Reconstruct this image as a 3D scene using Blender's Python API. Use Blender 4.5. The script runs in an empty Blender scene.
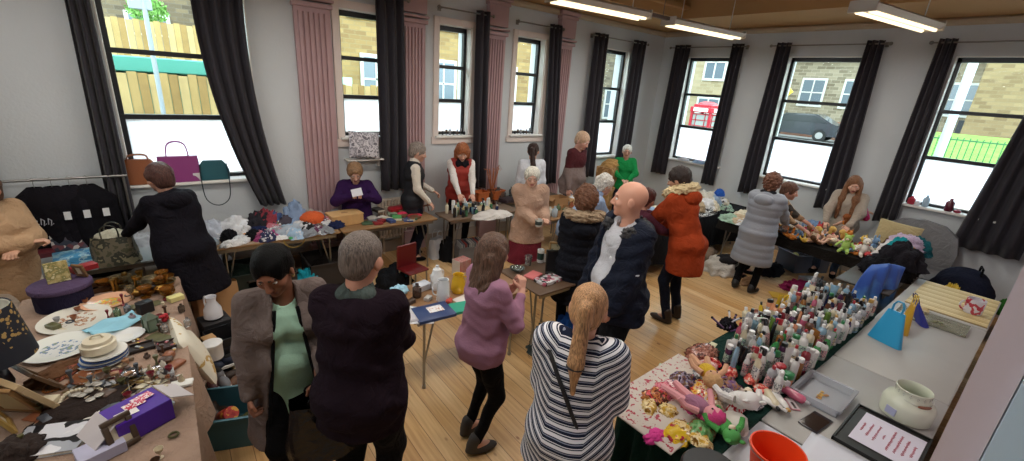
import bpy, math, random
import numpy as np
from mathutils import Vector, Matrix
random.seed(7)
PI = math.pi
SC = bpy.context.scene
COL = SC.collection
# ---------------------------------------------------------------- camera (solved from the window bars and curtain rods)
FPX = 434.6
CAM = np.array([-8.8, -6.1776, 2.58])
_y, _p, _r = math.radians(51.18), math.radians(18.57), math.radians(-4.15)
_F = np.array([math.cos(_y)*math.cos(_p), math.sin(_y)*math.cos(_p), -math.sin(_p)])
_R = np.array([math.sin(_y), -math.cos(_y), 0.0])
_D = np.cross(_F, _R)
CR = _R*math.cos(_r)+_D*math.sin(_r)
CD = -_R*math.sin(_r)+_D*math.cos(_r)
def ray(px, py): return CR*(px-512)/FPX+CD*(py-230.5)/FPX+_F
def at(px, py, z=0.74):
    v = ray(px, py); return CAM+v*(z-CAM[2])/v[2]
def ony(px, py, Y):
    v = ray(px, py); return CAM+v*(Y-CAM[1])/v[1]
def onx(px, py, X):
    v = ray(px, py); return CAM+v*(X-CAM[0])/v[0]
cam_d = bpy.data.cameras.new('camera'); cam_d.sensor_width = 36; cam_d.lens = FPX/1024*36; cam_d.clip_start = 0.05; cam_d.clip_end = 500
cam = bpy.data.objects.new('camera', cam_d); COL.objects.link(cam)
mw = Matrix.Identity(4)
for i in range(3):
    mw[i][0] = CR[i]; mw[i][1] = -CD[i]; mw[i][2] = -_F[i]; mw[i][3] = CAM[i]
cam.matrix_world = mw
SC.camera = cam
SC.view_settings.view_transform = 'Standard'; SC.view_settings.look = 'None'; SC.view_settings.gamma = 1
SC.view_settings.use_curve_mapping = False
SC.cycles.use_denoising = True
SC.cycles.max_bounces = 8; SC.cycles.diffuse_bounces = 4; SC.cycles.glossy_bounces = 3; SC.cycles.transmission_bounces = 6; SC.cycles.transparent_max_bounces = 12
SC.cycles.sample_clamp_indirect = 6; SC.cycles.caustics_reflective = False; SC.cycles.caustics_refractive = False
# ---------------------------------------------------------------- materials
_mc = {}
def lin(c):
    return tuple(((v/12.92) if v <= .04045 else ((v+.055)/1.055)**2.4) for v in c[:3])
def hx(h):
    h = h.lstrip('#'); return tuple(int(h[i:i+2], 16)/255 for i in (0, 2, 4))
def node_mat(name):
    m = bpy.data.materials.new(name); m.use_nodes = True
    nt = m.node_tree; b = nt.nodes['Principled BSDF']; return m, nt, b
def mat(h, rough=.6, metal=0., bump=0., scale=60., var=0., vscale=4., spec=.5, alpha=1., trans=0., sheen=0., coat=0.):
    """a colour given as it looks (sRGB hex) with optional noise bump and patchy colour variation"""
    key = (h, rough, metal, bump, scale, var, vscale, spec, alpha, trans, sheen, coat)
    if key in _mc: return _mc[key]
    m, nt, b = node_mat('m_'+h.strip('#'))
    c = lin(hx(h)); b.inputs['Base Color'].default_value = (*c, 1)
    b.inputs['Roughness'].default_value = rough; b.inputs['Metallic'].default_value = metal
    b.inputs['Specular IOR Level'].default_value = spec; b.inputs['Alpha'].default_value = alpha
    b.inputs['Transmission Weight'].default_value = trans
    b.inputs['Sheen Weight'].default_value = sheen
    b.inputs['Coat Weight'].default_value = coat
    if bump or var:
        tc = nt.nodes.new('ShaderNodeTexCoord')
    if bump:
        n = nt.nodes.new('ShaderNodeTexNoise'); n.inputs['Scale'].default_value = scale; n.inputs['Detail'].default_value = 4
        nt.links.new(tc.outputs['Object'], n.inputs['Vector'])
        bp = nt.nodes.new('ShaderNodeBump'); bp.inputs['Strength'].default_value = min(1, bump); bp.inputs['Distance'].default_value = .6/scale
        nt.links.new(n.outputs['Fac'], bp.inputs['Height']); nt.links.new(bp.outputs['Normal'], b.inputs['Normal'])
        if rough > .84 and scale >= 50:          # soft creases of cloth
            n3 = nt.nodes.new('ShaderNodeTexNoise'); n3.inputs['Scale'].default_value = 9; n3.inputs['Detail'].default_value = 3; n3.inputs['Distortion'].default_value = 1.6; nt.links.new(tc.outputs['Object'], n3.inputs['Vector'])
            b3 = nt.nodes.new('ShaderNodeBump'); b3.inputs['Strength'].default_value = .8; b3.inputs['Distance'].default_value = .03; nt.links.new(n3.outputs['Fac'], b3.inputs['Height']); nt.links.new(b3.outputs['Normal'], bp.inputs['Normal'])
    if var:
        n2 = nt.nodes.new('ShaderNodeTexNoise'); n2.inputs['Scale'].default_value = vscale; n2.inputs['Detail'].default_value = 5
        nt.links.new(tc.outputs['Object'], n2.inputs['Vector'])
        mr = nt.nodes.new('ShaderNodeMapRange'); mr.inputs['From Min'].default_value = .3; mr.inputs['From Max'].default_value = .7
        mr.inputs['To Min'].default_value = 1-var; mr.inputs['To Max'].default_value = 1+var
        nt.links.new(n2.outputs['Fac'], mr.inputs['Value'])
        mx = nt.nodes.new('ShaderNodeVectorMath'); mx.operation = 'SCALE'; mx.inputs[0].default_value = c
        nt.links.new(mr.outputs['Result'], mx.inputs['Scale']); nt.links.new(mx.outputs['Vector'], b.inputs['Base Color'])
    _mc[key] = m
    return m
def fab(h, v=.18, bump=.5, scale=90): return mat(h, .92, bump=bump, scale=scale, var=v, vscale=6, spec=.15)
def gloss(h, r=.25): return mat(h, r, spec=.5)
def metal(h, r=.3): return mat(h, r, metal=1.)
def blotch(cols, scale=8., rough=.8, kind='noise', seed=0., bump=0.):
    """printed pattern made of several colours (constant ramp over noise or voronoi)"""
    key = ('bl', tuple(cols), scale, rough, kind, seed)
    if key in _mc: return _mc[key]
    m, nt, b = node_mat('m_print')
    tc = nt.nodes.new('ShaderNodeTexCoord'); mp = nt.nodes.new('ShaderNodeMapping'); mp.inputs['Location'].default_value = (seed, seed*1.7, seed*.6)
    nt.links.new(tc.outputs['Object'], mp.inputs['Vector'])
    if kind == 'noise':
        n = nt.nodes.new('ShaderNodeTexNoise'); n.inputs['Scale'].default_value = scale; n.inputs['Detail'].default_value = 3; out = n.outputs['Fac']; lo, hi = .3, .7
    elif kind == 'voronoi':
        n = nt.nodes.new('ShaderNodeTexVoronoi'); n.inputs['Scale'].default_value = scale
        sp = nt.nodes.new('ShaderNodeSeparateColor'); nt.links.new(n.outputs['Color'], sp.inputs['Color']); out = sp.outputs[0]; lo, hi = 0, 1
    else:
        n = nt.nodes.new('ShaderNodeTexWave'); n.inputs['Scale'].default_value = scale; n.inputs['Distortion'].default_value = .6; out = n.outputs['Fac']; lo, hi = 0, 1
    nt.links.new(mp.outputs['Vector'], n.inputs['Vector'])
    r = nt.nodes.new('ShaderNodeValToRGB'); r.color_ramp.interpolation = 'CONSTANT'
    el = r.color_ramp.elements
    k = len(cols)
    while len(el) < k: el.new(.5)
    for i, c in enumerate(cols):
        el[i].position = 0 if i == 0 else lo+(hi-lo)*i/k
        el[i].color = (*lin(hx(c)), 1)
    nt.links.new(out, r.inputs['Fac']); nt.links.new(r.outputs['Color'], b.inputs['Base Color'])
    b.inputs['Roughness'].default_value = rough
    _mc[key] = m
    return m
def emit(h, s):
    key = ('em', h, s)
    if key in _mc: return _mc[key]
    m, nt, b = node_mat('m_light'); b.inputs['Base Color'].default_value = (*lin(hx(h)), 1)
    b.inputs['Emission Color'].default_value = (*lin(hx(h)), 1); b.inputs['Emission Strength'].default_value = s
    _mc[key] = m; return m
def clear_mat(tint='#ffffff', gl=.12, rough=.03, dens=0., body='#ffffff'):
    """thin glass or plastic film: see-through mixed with shine (and a little body colour)"""
    key = ('cl', tint, gl, rough, dens, body)
    if key in _mc: return _mc[key]
    m, nt, b = node_mat('m_clear'); nt.nodes.remove(b)
    out = nt.nodes['Material Output']
    t = nt.nodes.new('ShaderNodeBsdfTransparent'); t.inputs['Color'].default_value = (*lin(hx(tint)), 1)
    g = nt.nodes.new('ShaderNodeBsdfGlossy'); g.inputs['Roughness'].default_value = rough
    fr = nt.nodes.new('ShaderNodeLayerWeight'); fr.inputs['Blend'].default_value = gl
    mx = nt.nodes.new('ShaderNodeMixShader'); nt.links.new(fr.outputs['Fresnel'], mx.inputs['Fac'])
    nt.links.new(t.outputs[0], mx.inputs[1]); nt.links.new(g.outputs[0], mx.inputs[2])
    last = mx
    if dens:
        d = nt.nodes.new('ShaderNodeBsdfDiffuse'); d.inputs['Color'].default_value = (*lin(hx(body)), 1)
        m2 = nt.nodes.new('ShaderNodeMixShader'); m2.inputs['Fac'].default_value = dens
        nt.links.new(mx.outputs[0], m2.inputs[1]); nt.links.new(d.outputs[0], m2.inputs[2]); last = m2
    nt.links.new(last.outputs[0], out.inputs['Surface'])
    _mc[key] = m; return m
# ---------------------------------------------------------------- mesh building
def rotm(rx=0, ry=0, rz=0):
    return (Matrix.Rotation(rz, 3, 'Z') @ Matrix.Rotation(ry, 3, 'Y') @ Matrix.Rotation(rx, 3, 'X'))
class MB:
    def __init__(s): s.v = []; s.f = []; s.m = []
    def add(s, vs, fs, mi=0, M=None, off=(0, 0, 0)):
        b = len(s.v)
        for p in vs:
            if M is not None: p = M @ Vector(p)
            s.v.append((p[0]+off[0], p[1]+off[1], p[2]+off[2]))
        for f in fs: s.f.append([b+i for i in f]); s.m.append(mi)
        return s
    def box(s, c, sz, mi=0, r=(0, 0, 0), ch=0.):
        x, y, z = sz[0]/2, sz[1]/2, sz[2]/2
        M = rotm(*r)
        if not ch:
            vs = [(-x, -y, -z), (x, -y, -z), (x, y, -z), (-x, y, -z), (-x, -y, z), (x, -y, z), (x, y, z), (-x, y, z)]
            fs = [(0, 3, 2, 1), (4, 5, 6, 7), (0, 1, 5, 4), (1, 2, 6, 5), (2, 3, 7, 6), (3, 0, 4, 7)]
            return s.add(vs, fs, mi, M, c)
        ch = min(ch, x*.9, y*.9, z*.9)
        def ring(zz, k):
            return [(-x+k, -y, zz), (x-k, -y, zz), (x, -y+k, zz), (x, y-k, zz), (x-k, y, zz), (-x+k, y, zz), (-x, y-k, zz), (-x, -y+k, zz)]
        def inner(zz): return [(p[0]*(1-ch/x), p[1]*(1-ch/y), zz) for p in ring(zz, ch)]
        vs = inner(-z)+ring(-z+ch, ch)+ring(z-ch, ch)+inner(z)
        fs = [tuple(range(7, -1, -1)), tuple(range(24, 32))]
        for q in range(3):
            for i in range(8): fs.append((q*8+i, q*8+(i+1) % 8, q*8+8+(i+1) % 8, q*8+8+i))
        return s.add(vs, fs, mi, M, c)
    def lathe(s, prof, seg=24, mi=0, c=(0, 0, 0), r=(0, 0, 0), sx=1., sy=1., mids=None, wob=None):
        M = rotm(*r); vs = []; fs = []; n = len(prof)
        for i, (rr, z) in enumerate(prof):
            for k in range(seg):
                a = 2*PI*k/seg; q = rr*(1+(wob(a, i) if wob else 0))
                vs.append((q*math.cos(a)*sx, q*math.sin(a)*sy, z))
        b = len(s.v); s.add(vs, [], mi, M, c)
        for i in range(n-1):
            for k in range(seg):
                s.f.append([b+i*seg+k, b+i*seg+(k+1) % seg, b+(i+1)*seg+(k+1) % seg, b+(i+1)*seg+k]); s.m.append(mids[i] if mids else mi)
        if prof[0][0] > 1e-4: s.f.append([b+k for k in range(seg-1, -1, -1)]); s.m.append(mids[0] if mids else mi)
        if prof[-1][0] > 1e-4: s.f.append([b+(n-1)*seg+k for k in range(seg)]); s.m.append(mids[-1] if mids else mi)
        return s
    def cyl(s, a, b, r, r2=None, seg=16, mi=0):
        return s.tube([a, b], [r, r if r2 is None else r2], seg, mi)
    def tube(s, pts, r, seg=8, mi=0, closed=False, sm=False):
        pts = [Vector(p) for p in pts]; n = len(pts)
        if not hasattr(r, '__len__'): r = [r]*n
        if sm and n > 2:
            q = []; rr = []
            for i in range(n-1):
                p0, p1, p2, p3 = pts[max(i-1, 0)], pts[i], pts[i+1], pts[min(i+2, n-1)]
                for k in range(4):
                    t = k/4; q.append(.5*((2*p1)+(p2-p0)*t+(2*p0-5*p1+4*p2-p3)*t*t+(3*p1-p0-3*p2+p3)*t**3)); rr.append(r[i]+(r[i+1]-r[i])*t)
            q.append(pts[-1]); rr.append(r[-1]); pts, r, n = q, rr, len(q)
        base = len(s.v); prev = None
        for i, p in enumerate(pts):
            if closed: t = (pts[(i+1) % n]-pts[i-1])
            else: t = pts[min(i+1, n-1)]-pts[max(i-1, 0)]
            if t.length < 1e-9: t = Vector((0, 0, 1))
            t.normalize()
            if prev is None:
                u = t.cross(Vector((0, 0, 1)))
                if u.length < 1e-3: u = t.cross(Vector((1, 0, 0)))
            else:
                u = prev-t*prev.dot(t)
            u.normalize(); w = t.cross(u); prev = u
            for k in range(seg):
                a = 2*PI*k/seg; q = p+(u*math.cos(a)+w*math.sin(a))*r[i]; s.v.append(tuple(q))
        for i in range(n if closed else n-1):
            j = (i+1) % n
            for k in range(seg):
                s.f.append([base+i*seg+k, base+j*seg+k, base+j*seg+(k+1) % seg, base+i*seg+(k+1) % seg][::-1]); s.m.append(mi)
        if not closed:
            s.f.append([base+k for k in range(seg)]); s.m.append(mi)
            s.f.append([base+(n-1)*seg+k for k in range(seg-1, -1, -1)]); s.m.append(mi)
        return s
    def ell(s, c, rad, mi=0, r=(0, 0, 0), seg=16, rings=10, disp=None):
        M = rotm(*r); vs = []; fs = []
        for i in range(rings+1):
            th = PI*i/rings
            for k in range(seg):
                a = 2*PI*k/seg
                d = Vector((math.sin(th)*math.cos(a), math.sin(th)*math.sin(a), -math.cos(th)))
                q = 1+(disp(d) if disp else 0)
                vs.append((d.x*rad[0]*q, d.y*rad[1]*q, d.z*rad[2]*q))
        for i in range(rings):
            for k in range(seg):
                fs.append((i*seg+k, i*seg+(k+1) % seg, (i+1)*seg+(k+1) % seg, (i+1)*seg+k))
        return s.add(vs, fs, mi, M, c)
    def grid(s, fn, nu, nv, mi=0, thick=0.):
        """fn(u,v)->point, made a closed slab when thick is given (offset down)"""
        vs = [fn(i/nu, j/nv) for j in range(nv+1) for i in range(nu+1)]
        W = nu+1; fs = [(j*W+i, j*W+i+1, (j+1)*W+i+1, (j+1)*W+i) for j in range(nv) for i in range(nu)]
        if thick:
            n = len(vs); P = [Vector(v) for v in vs]; low = []
            for j in range(nv+1):
                for i in range(nu+1):
                    du = P[j*W+min(i+1, nu)]-P[j*W+max(i-1, 0)]; dv = P[min(j+1, nv)*W+i]-P[max(j-1, 0)*W+i]
                    nn = du.cross(dv)
                    nn = nn.normalized() if nn.length > 1e-9 else Vector((0, 0, 1))
                    low.append(P[j*W+i]-nn*thick)
            vs = vs+[tuple(q) for q in low]
            fs = fs+[(n+a, n+d, n+c, n+b) for a, b, c, d in fs[:nu*nv]]
            for i in range(nu):
                fs.append((i, n+i, n+i+1, i+1)); a = nv*W+i; fs.append((a, a+1, n+a+1, n+a))
            for j in range(nv):
                a = j*W; fs.append((a, a+W, n+a+W, n+a)); a = j*W+nu; fs.append((a, n+a, n+a+W, a+W))
        return s.add(vs, fs, mi)
    def prism(s, poly, z0, z1, mi=0, M=None, off=(0, 0, 0)):
        n = len(poly)
        vs = [(p[0], p[1], z0) for p in poly]+[(p[0], p[1], z1) for p in poly]
        fs = [tuple(range(n-1, -1, -1)), tuple(range(n, 2*n))]+[(i, (i+1) % n, n+(i+1) % n, n+i) for i in range(n)]
        return s.add(vs, fs, mi, M, off)
def link_mesh(name, verts, faces, mats, parent=None, loc=(0, 0, 0), rz=0, mi=None, smooth=40, rot=None):
    me = bpy.data.meshes.new(name); me.from_pydata([tuple(map(float, v)) for v in verts], [], [list(map(int, f)) for f in faces])
    if not isinstance(mats, (list, tuple)): mats = [mats]
    for m in mats: me.materials.append(m)
    if mi is not None and len(mats) > 1: me.polygons.foreach_set('material_index', list(map(int, mi)))
    me.validate(); me.update()
    if smooth:
        me.polygons.foreach_set('use_smooth', [True]*len(me.polygons))
        if smooth < 180: me.set_sharp_from_angle(angle=math.radians(smooth))
    o = bpy.data.objects.new(name, me); COL.objects.link(o)
    o.location = loc; o.rotation_euler = rot if rot else (0, 0, rz)
    if parent is not None: o.parent = parent
    return o
def tag(o, label=None, cat=None, group=None, kind=None):
    if label: o['label'] = label
    if cat: o['category'] = cat
    if group: o['group'] = group
    if kind: o['kind'] = kind
    return o
def thing(name, label, cat, loc=(0, 0, 0), rz=0, group=None, rot=None):
    o = bpy.data.objects.new(name, None); COL.objects.link(o); o.empty_display_size = .05
    o.location = loc; o.rotation_euler = rot if rot else (0, 0, rz)
    return tag(o, label, cat, group)
def part(name, mb, mats, parent, label=None, smooth=40, loc=(0, 0, 0), rz=0, rot=None):
    o = link_mesh(name, mb.v, mb.f, mats, parent, loc, rz, mb.m, smooth, rot)
    if label: o['label'] = label
    return o
def single(name, mb, mats, label, cat, loc=(0, 0, 0), rz=0, group=None, smooth=40, rot=None):
    return tag(link_mesh(name, mb.v, mb.f, mats, None, loc, rz, mb.m, smooth, rot), label, cat, group)
def struct(name, mb, mats, parent=None, smooth=0, loc=(0, 0, 0), rz=0):
    o = link_mesh(name, mb.v, mb.f, mats, parent, loc, rz, mb.m, smooth)
    if parent is None: o['kind'] = 'structure'
    return o
def copy_tree(o, parent=None, loc=None, rz=None, label=None):
    c = o.copy(); COL.objects.link(c); c.parent = parent
    if loc is not None: c.location = loc
    if rz is not None: c.rotation_euler = (0, 0, rz)
    if label: c['label'] = label
    for ch in o.children: copy_tree(ch, c)
    return c
def text_mesh(name, body, size, mt, parent, loc, rot, ext=.0006, align='CENTER', label=None):
    cu = bpy.data.curves.new(name, 'FONT'); cu.body = body; cu.size = size; cu.extrude = ext; cu.align_x = align; cu.align_y = 'CENTER'
    t = bpy.data.objects.new(name, cu); COL.objects.link(t)
    dg = bpy.context.evaluated_depsgraph_get()
    me = bpy.data.meshes.new_from_object(t.evaluated_get(dg)); bpy.data.objects.remove(t)
    me.materials.clear(); me.materials.append(mt)
    o = bpy.data.objects.new(name, me); COL.objects.link(o); o.parent = parent; o.location = loc; o.rotation_euler = rot
    return o
# ================================================================ THE ROOM
WY = -0.12      # inner face of the wall with windows 1-5 (runs along x)
WX = -0.12      # inner face of the wall with windows 6-8 (runs along y)
ZC = 3.84
wall_m = mat('#c9ced1', .85, bump=.15, scale=40, var=.03, vscale=1.5)
white_m = mat('#e8e6e0', .5, bump=.05, scale=30)
black_m = mat('#1d2024', .4)
pink_m = mat('#b39496', .6, bump=.05, scale=50, var=.04, vscale=3)
# floor ------------------------------------------------------------
def floor_material():
    m, nt, b = node_mat('m_pine_boards'); N = nt.nodes.new; L = nt.links.new
    tc = N('ShaderNodeTexCoord')
    mp = N('ShaderNodeMapping'); mp.inputs['Rotation'].default_value = (0, 0, PI/2); L(tc.outputs['Object'], mp.inputs['Vector'])
    br = N('ShaderNodeTexBrick'); br.offset = .37; br.inputs['Scale'].default_value = 1; br.inputs['Brick Width'].default_value = 2.9; br.inputs['Row Height'].default_value = .135
    br.inputs['Mortar Size'].default_value = .0022; br.inputs['Mortar Smooth'].default_value = .3; br.inputs['Bias'].default_value = 0
    br.inputs['Color1'].default_value = (*lin(hx('#dcb988')), 1); br.inputs['Color2'].default_value = (*lin(hx('#c4975f')), 1); br.inputs['Mortar'].default_value = (*lin(hx('#6a4626')), 1)
    L(mp.outputs['Vector'], br.inputs['Vector'])
    m2 = N('ShaderNodeMapping'); m2.inputs['Scale'].default_value = (14, .7, 1); L(tc.outputs['Object'], m2.inputs['Vector'])
    n = N('ShaderNodeTexNoise'); n.inputs['Scale'].default_value = 3; n.inputs['Detail'].default_value = 6; n.inputs['Distortion'].default_value = .4; L(m2.outputs['Vector'], n.inputs['Vector'])
    r = N('ShaderNodeValToRGB'); r.color_ramp.elements[0].position = .3; r.color_ramp.elements[0].color = (.62, .5, .38, 1); r.color_ramp.elements[1].position = .62; r.color_ramp.elements[1].color = (1, 1, 1, 1)
    L(n.outputs['Fac'], r.inputs['Fac'])
    mx = N('ShaderNodeMix'); mx.data_type = 'RGBA'; mx.blend_type = 'MULTIPLY'; mx.inputs[0].default_value = .6; L(br.outputs['Color'], mx.inputs[6]); L(r.outputs['Color'], mx.inputs[7])
    v = N('ShaderNodeTexVoronoi'); v.inputs['Scale'].default_value = 3.4; m3 = N('ShaderNodeMapping'); m3.inputs['Scale'].default_value = (1.5, .8, 1); L(tc.outputs['Object'], m3.inputs['Vector']); L(m3.outputs['Vector'], v.inputs['Vector'])
    k = N('ShaderNodeValToRGB'); k.color_ramp.elements[0].position = .035; k.color_ramp.elements[0].color = (.3, .14, .05, 1); k.color_ramp.elements[1].position = .085; k.color_ramp.elements[1].color = (1, 1, 1, 1)
    L(v.outputs['Distance'], k.inputs['Fac'])
    mx2 = N('ShaderNodeMix'); mx2.data_type = 'RGBA'; mx2.blend_type = 'MULTIPLY'; mx2.inputs[0].default_value = .85; L(mx.outputs[2], mx2.inputs[6]); L(k.outputs['Color'], mx2.inputs[7])
    L(mx2.outputs[2], b.inputs['Base Color']); b.inputs['Roughness'].default_value = .33; b.inputs['Specular IOR Level'].default_value = .5
    bp = N('ShaderNodeBump'); bp.inputs['Strength'].default_value = .25; bp.inputs['Distance'].default_value = .002; L(br.outputs['Fac'], bp.inputs['Height']); bp.invert = True; L(bp.outputs['Normal'], b.inputs['Normal'])
    return m
X0, Y0 = -13.0, -6.35
mb = MB(); mb.box(((X0)/2, Y0/2-1.2, -.05), (-X0+.6, -Y0+3.2, .1)); struct('floor', mb, floor_material())
# windows: (a0, a1, z0, z1) openings
LW = [(-12.6, -11.4, 1.27, 3.34), (-9.19, -7.93, 1.27, 3.36), (-6.93, -6.18, 1.74, 3.33), (-5.53, -4.98, 1.74, 3.33), (-4.11, -3.49, 1.74, 3.33), (-2.2, -1.2, 1.27, 3.36)]
RW = [(-1.85, -.72, 1.27, 3.36), (-3.85, -2.66, 1.27, 3.36), (-5.97, -4.78, 1.27, 3.36)]
def wall_with_holes(name, lo, hi, holes, axis):
    mb = MB()
    def bx(a0, a1, z0, z1):
        if a1-a0 < 1e-4 or z1-z0 < 1e-4: return
        if axis == 'x': mb.box(((a0+a1)/2, (WY+.25)/2, (z0+z1)/2), (a1-a0, .25-WY, z1-z0))
        else: mb.box(((WX+.25)/2, (a0+a1)/2, (z0+z1)/2), (.25-WX, a1-a0, z1-z0))
    cur = lo
    for a0, a1, z0, z1 in sorted(holes):
        bx(cur, a0, 0, ZC+.5); bx(a0, a1, 0, z0); bx(a0, a1, z1, ZC+.5); cur = a1
    bx(cur, hi, 0, ZC+.5)
    return struct(name, mb, wall_m)
wall_with_holes('wall_left', X0, .25, LW, 'x')
wall_with_holes('wall_right', -8.2, WY-.0, RW, 'y')
mb = MB(); mb.box((X0-.1, Y0/2-1, ZC/2), (.2, -Y0+3, ZC)); struct('wall_far', mb, wall_m)
mb = MB(); mb.box(((X0-1)/2, -8.1, ZC/2+.2), (-X0+1.4, .2, ZC+.4)); struct('wall_back', mb, wall_m)
# the near partition: its painted end stands just right of the camera
mb = MB(); mb.box((-7.3/2-.06, -6.215, 2.1), (7.3-.12, .075, 4.2)); struct('wall_near', mb, [mat('#d8c8ce', .6)])
mb = MB(); mb.box((-7.27, -6.6, 2.1), (.1, .69, 4.2)); struct('wall_return', mb, [mat('#c6dcec', .6)])
# ceiling -----------------------------------------------------------
tan_m = mat('#b98f5c', .8, var=.05, vscale=1.2); brown_m = mat('#7c5f3c', .85, var=.08, vscale=1.5)
cc = at(686, 20, ZC); c2 = at(880, 3, ZC)
cxr, cyl_ = (cc[0]+c2[0])/2, cc[1]
mb = MB(); mb.box((X0/2, -4, ZC+.42), (-X0+.6, 8.4, .1)); struct('ceiling', mb, brown_m)
mb = MB()
mb.box(((X0)/2, (WY+cyl_)/2, ZC+.18), (-X0, -cyl_+WY, .36)); mb.box(((WX+cxr)/2, (cyl_-8.1)/2, ZC+.18), (WX-cxr, 8.1+cyl_, .36))
mb.box((X0/2+cxr/2, cyl_-.05, ZC+.16), (-X0+cxr, .1, .05)); struct('ceiling_soffit', mb, tan_m)
mb = MB()
mb.box((X0/2, WY-.04, ZC-.05), (-X0, .08, .1), ch=.03); mb.box((WX-.04, -4, ZC-.05), (.08, 8, .1), ch=.03)
struct('trim_1', mb, mat('#b9a890', .7))
mb = MB(); mb.box((X0/2, WY-.012, .09), (-X0, .024, .18)); struct('baseboard_left', mb, mat('#a79c92', .6))
mb = MB(); mb.box((WX-.012, -3.2, .09), (.024, 6, .18)); struct('baseboard_right', mb, mat('#a79c92', .6))
# windows -------------------------------------------------------------
glass_m = clear_mat('#f4faf6', .06, .02)
def frosted():
    m, nt, b = node_mat('m_frosted_film'); nt.nodes.remove(b); out = nt.nodes['Material Output']
    t = nt.nodes.new('ShaderNodeBsdfTranslucent'); t.inputs['Color'].default_value = (.93, .96, .97, 1)
    d = nt.nodes.new('ShaderNodeBsdfDiffuse'); d.inputs['Color'].default_value = (.9, .95, .95, 1)
    x = nt.nodes.new('ShaderNodeMixShader'); x.inputs[0].default_value = .15
    nt.links.new(t.outputs[0], x.inputs[1]); nt.links.new(d.outputs[0], x.inputs[2]); nt.links.new(x.outputs[0], out.inputs[0]); return m
frost_m = frosted()
def window(n, axis, a0, a1, z0, z1, bars, fr=.055, casing=False):
    root = thing('window_%d' % n, None, None); root['kind'] = 'structure'
    def P(a, d, z): return (a, d, z) if axis == 'x' else (d, a, z)
    def S(a, d, z): return (a, d, z) if axis == 'x' else (d, a, z)
    mb = MB()
    w = a1-a0
    mb.box(P((a0+a1)/2, .03, z1-fr/2-.01), S(w, .06, fr+.02)); mb.box(P((a0+a1)/2, .03, z0+fr/2), S(w, .06, fr))
    for a in (a0+fr/2, a1-fr/2): mb.box(P(a, .03, (z0+z1)/2), S(fr, .06, z1-z0))
    for zb in bars: mb.box(P((a0+a1)/2, .025, zb), S(w-fr, .07, .05))
    part('window_frame', mb, [black_m], root, smooth=0)
    edges = [z0+fr]+sorted(bars)+[z1-fr]
    for i in range(len(edges)-1):
        mb = MB(); mb.box(P((a0+a1)/2, .035, (edges[i]+edges[i+1])/2), S(w-fr*1.6, .006, edges[i+1]-edges[i]-.02))
        part('frosted_pane' if i == 0 else 'pane', mb, [frost_m if i == 0 else glass_m], root, smooth=0)
    mb = MB()     # white lining of the reveal and the sill
    for a in (a0+.006, a1-.006): mb.box(P(a, WY/2-.003, (z0+z1)/2), S(.012, -WY-.004, z1-z0))
    mb.box(P((a0+a1)/2, WY/2-.003, z1-.006), S(w, -WY-.004, .012))
    part('reveal', mb, [white_m], root, smooth=0)
    mb = MB(); mb.box(P((a0+a1)/2, WY-.04+.06, z0-.0), S(w+.12, .2, .035), ch=.008); part('window_sill', mb, [white_m], root, smooth=0)
    if casing:
        mb = MB(); k = .085
        mb.box(P(a0-k/2, WY-.015, (z0+z1)/2), S(k, .03, z1-z0+2*k)); mb.box(P(a1+k/2, WY-.015, (z0+z1)/2), S(k, .03, z1-z0+2*k))
        mb.box(P((a0+a1)/2, WY-.017, z1+k/2), S(w+.01, .034, k)); mb.box(P((a0+a1)/2, WY-.017, z0-k*.7), S(w+2*k+.04, .04, k*1.2))
        part('casing', mb, [mat('#ddd0c8', .6)], root, smooth=0)
    return root
for i, (a0, a1, z0, z1) in enumerate(LW):
    small = 2 <= i <= 4
    window(i, 'x', a0, a1, z0, z1, [2.27, 2.756] if small else [1.98, 2.63], casing=small)
for i, (a0, a1, z0, z1) in enumerate(RW):
    window(6+i, 'y', a0, a1, z0, z1, [1.98, 2.63])
# pilasters --------------------------------------------------------------
def pilaster(n, x0, x1):
    mb = MB(); w = x1-x0; xc = (x0+x1)/2; d = .09
    mb.box((xc, WY-.03, 1.72), (w, .06, 3.2))
    nf = 6; fw = w*.86/nf
    for k in range(nf):                      # raised reeds between the flutes
        a = x0+w*.07+fw*(k+.5)
        mb.prism([(a-fw*.36, WY-.06), (a-fw*.22, WY-.06-.028), (a+fw*.22, WY-.06-.028), (a+fw*.36, WY-.06)][::-1], .35, 3.22)
    for z, h, e in ((3.3, .05, .02), (3.36, .03, .035), (3.55, .3, .01), (3.72, .05, .03), (3.785, .06, .055), (.16, .32, .03)):
        mb.box((xc, WY-.045-e/2, z), (w+2*e, .09+e, h), ch=.006)
    struct('trim_%d' % n, mb, pink_m)
for n, (a, b_) in enumerate([(-7.45, -7.04), (-6.11, -5.77), (-4.72, -4.38), (-3.24, -2.9)]): pilaster(2+n, a, b_)
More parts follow.
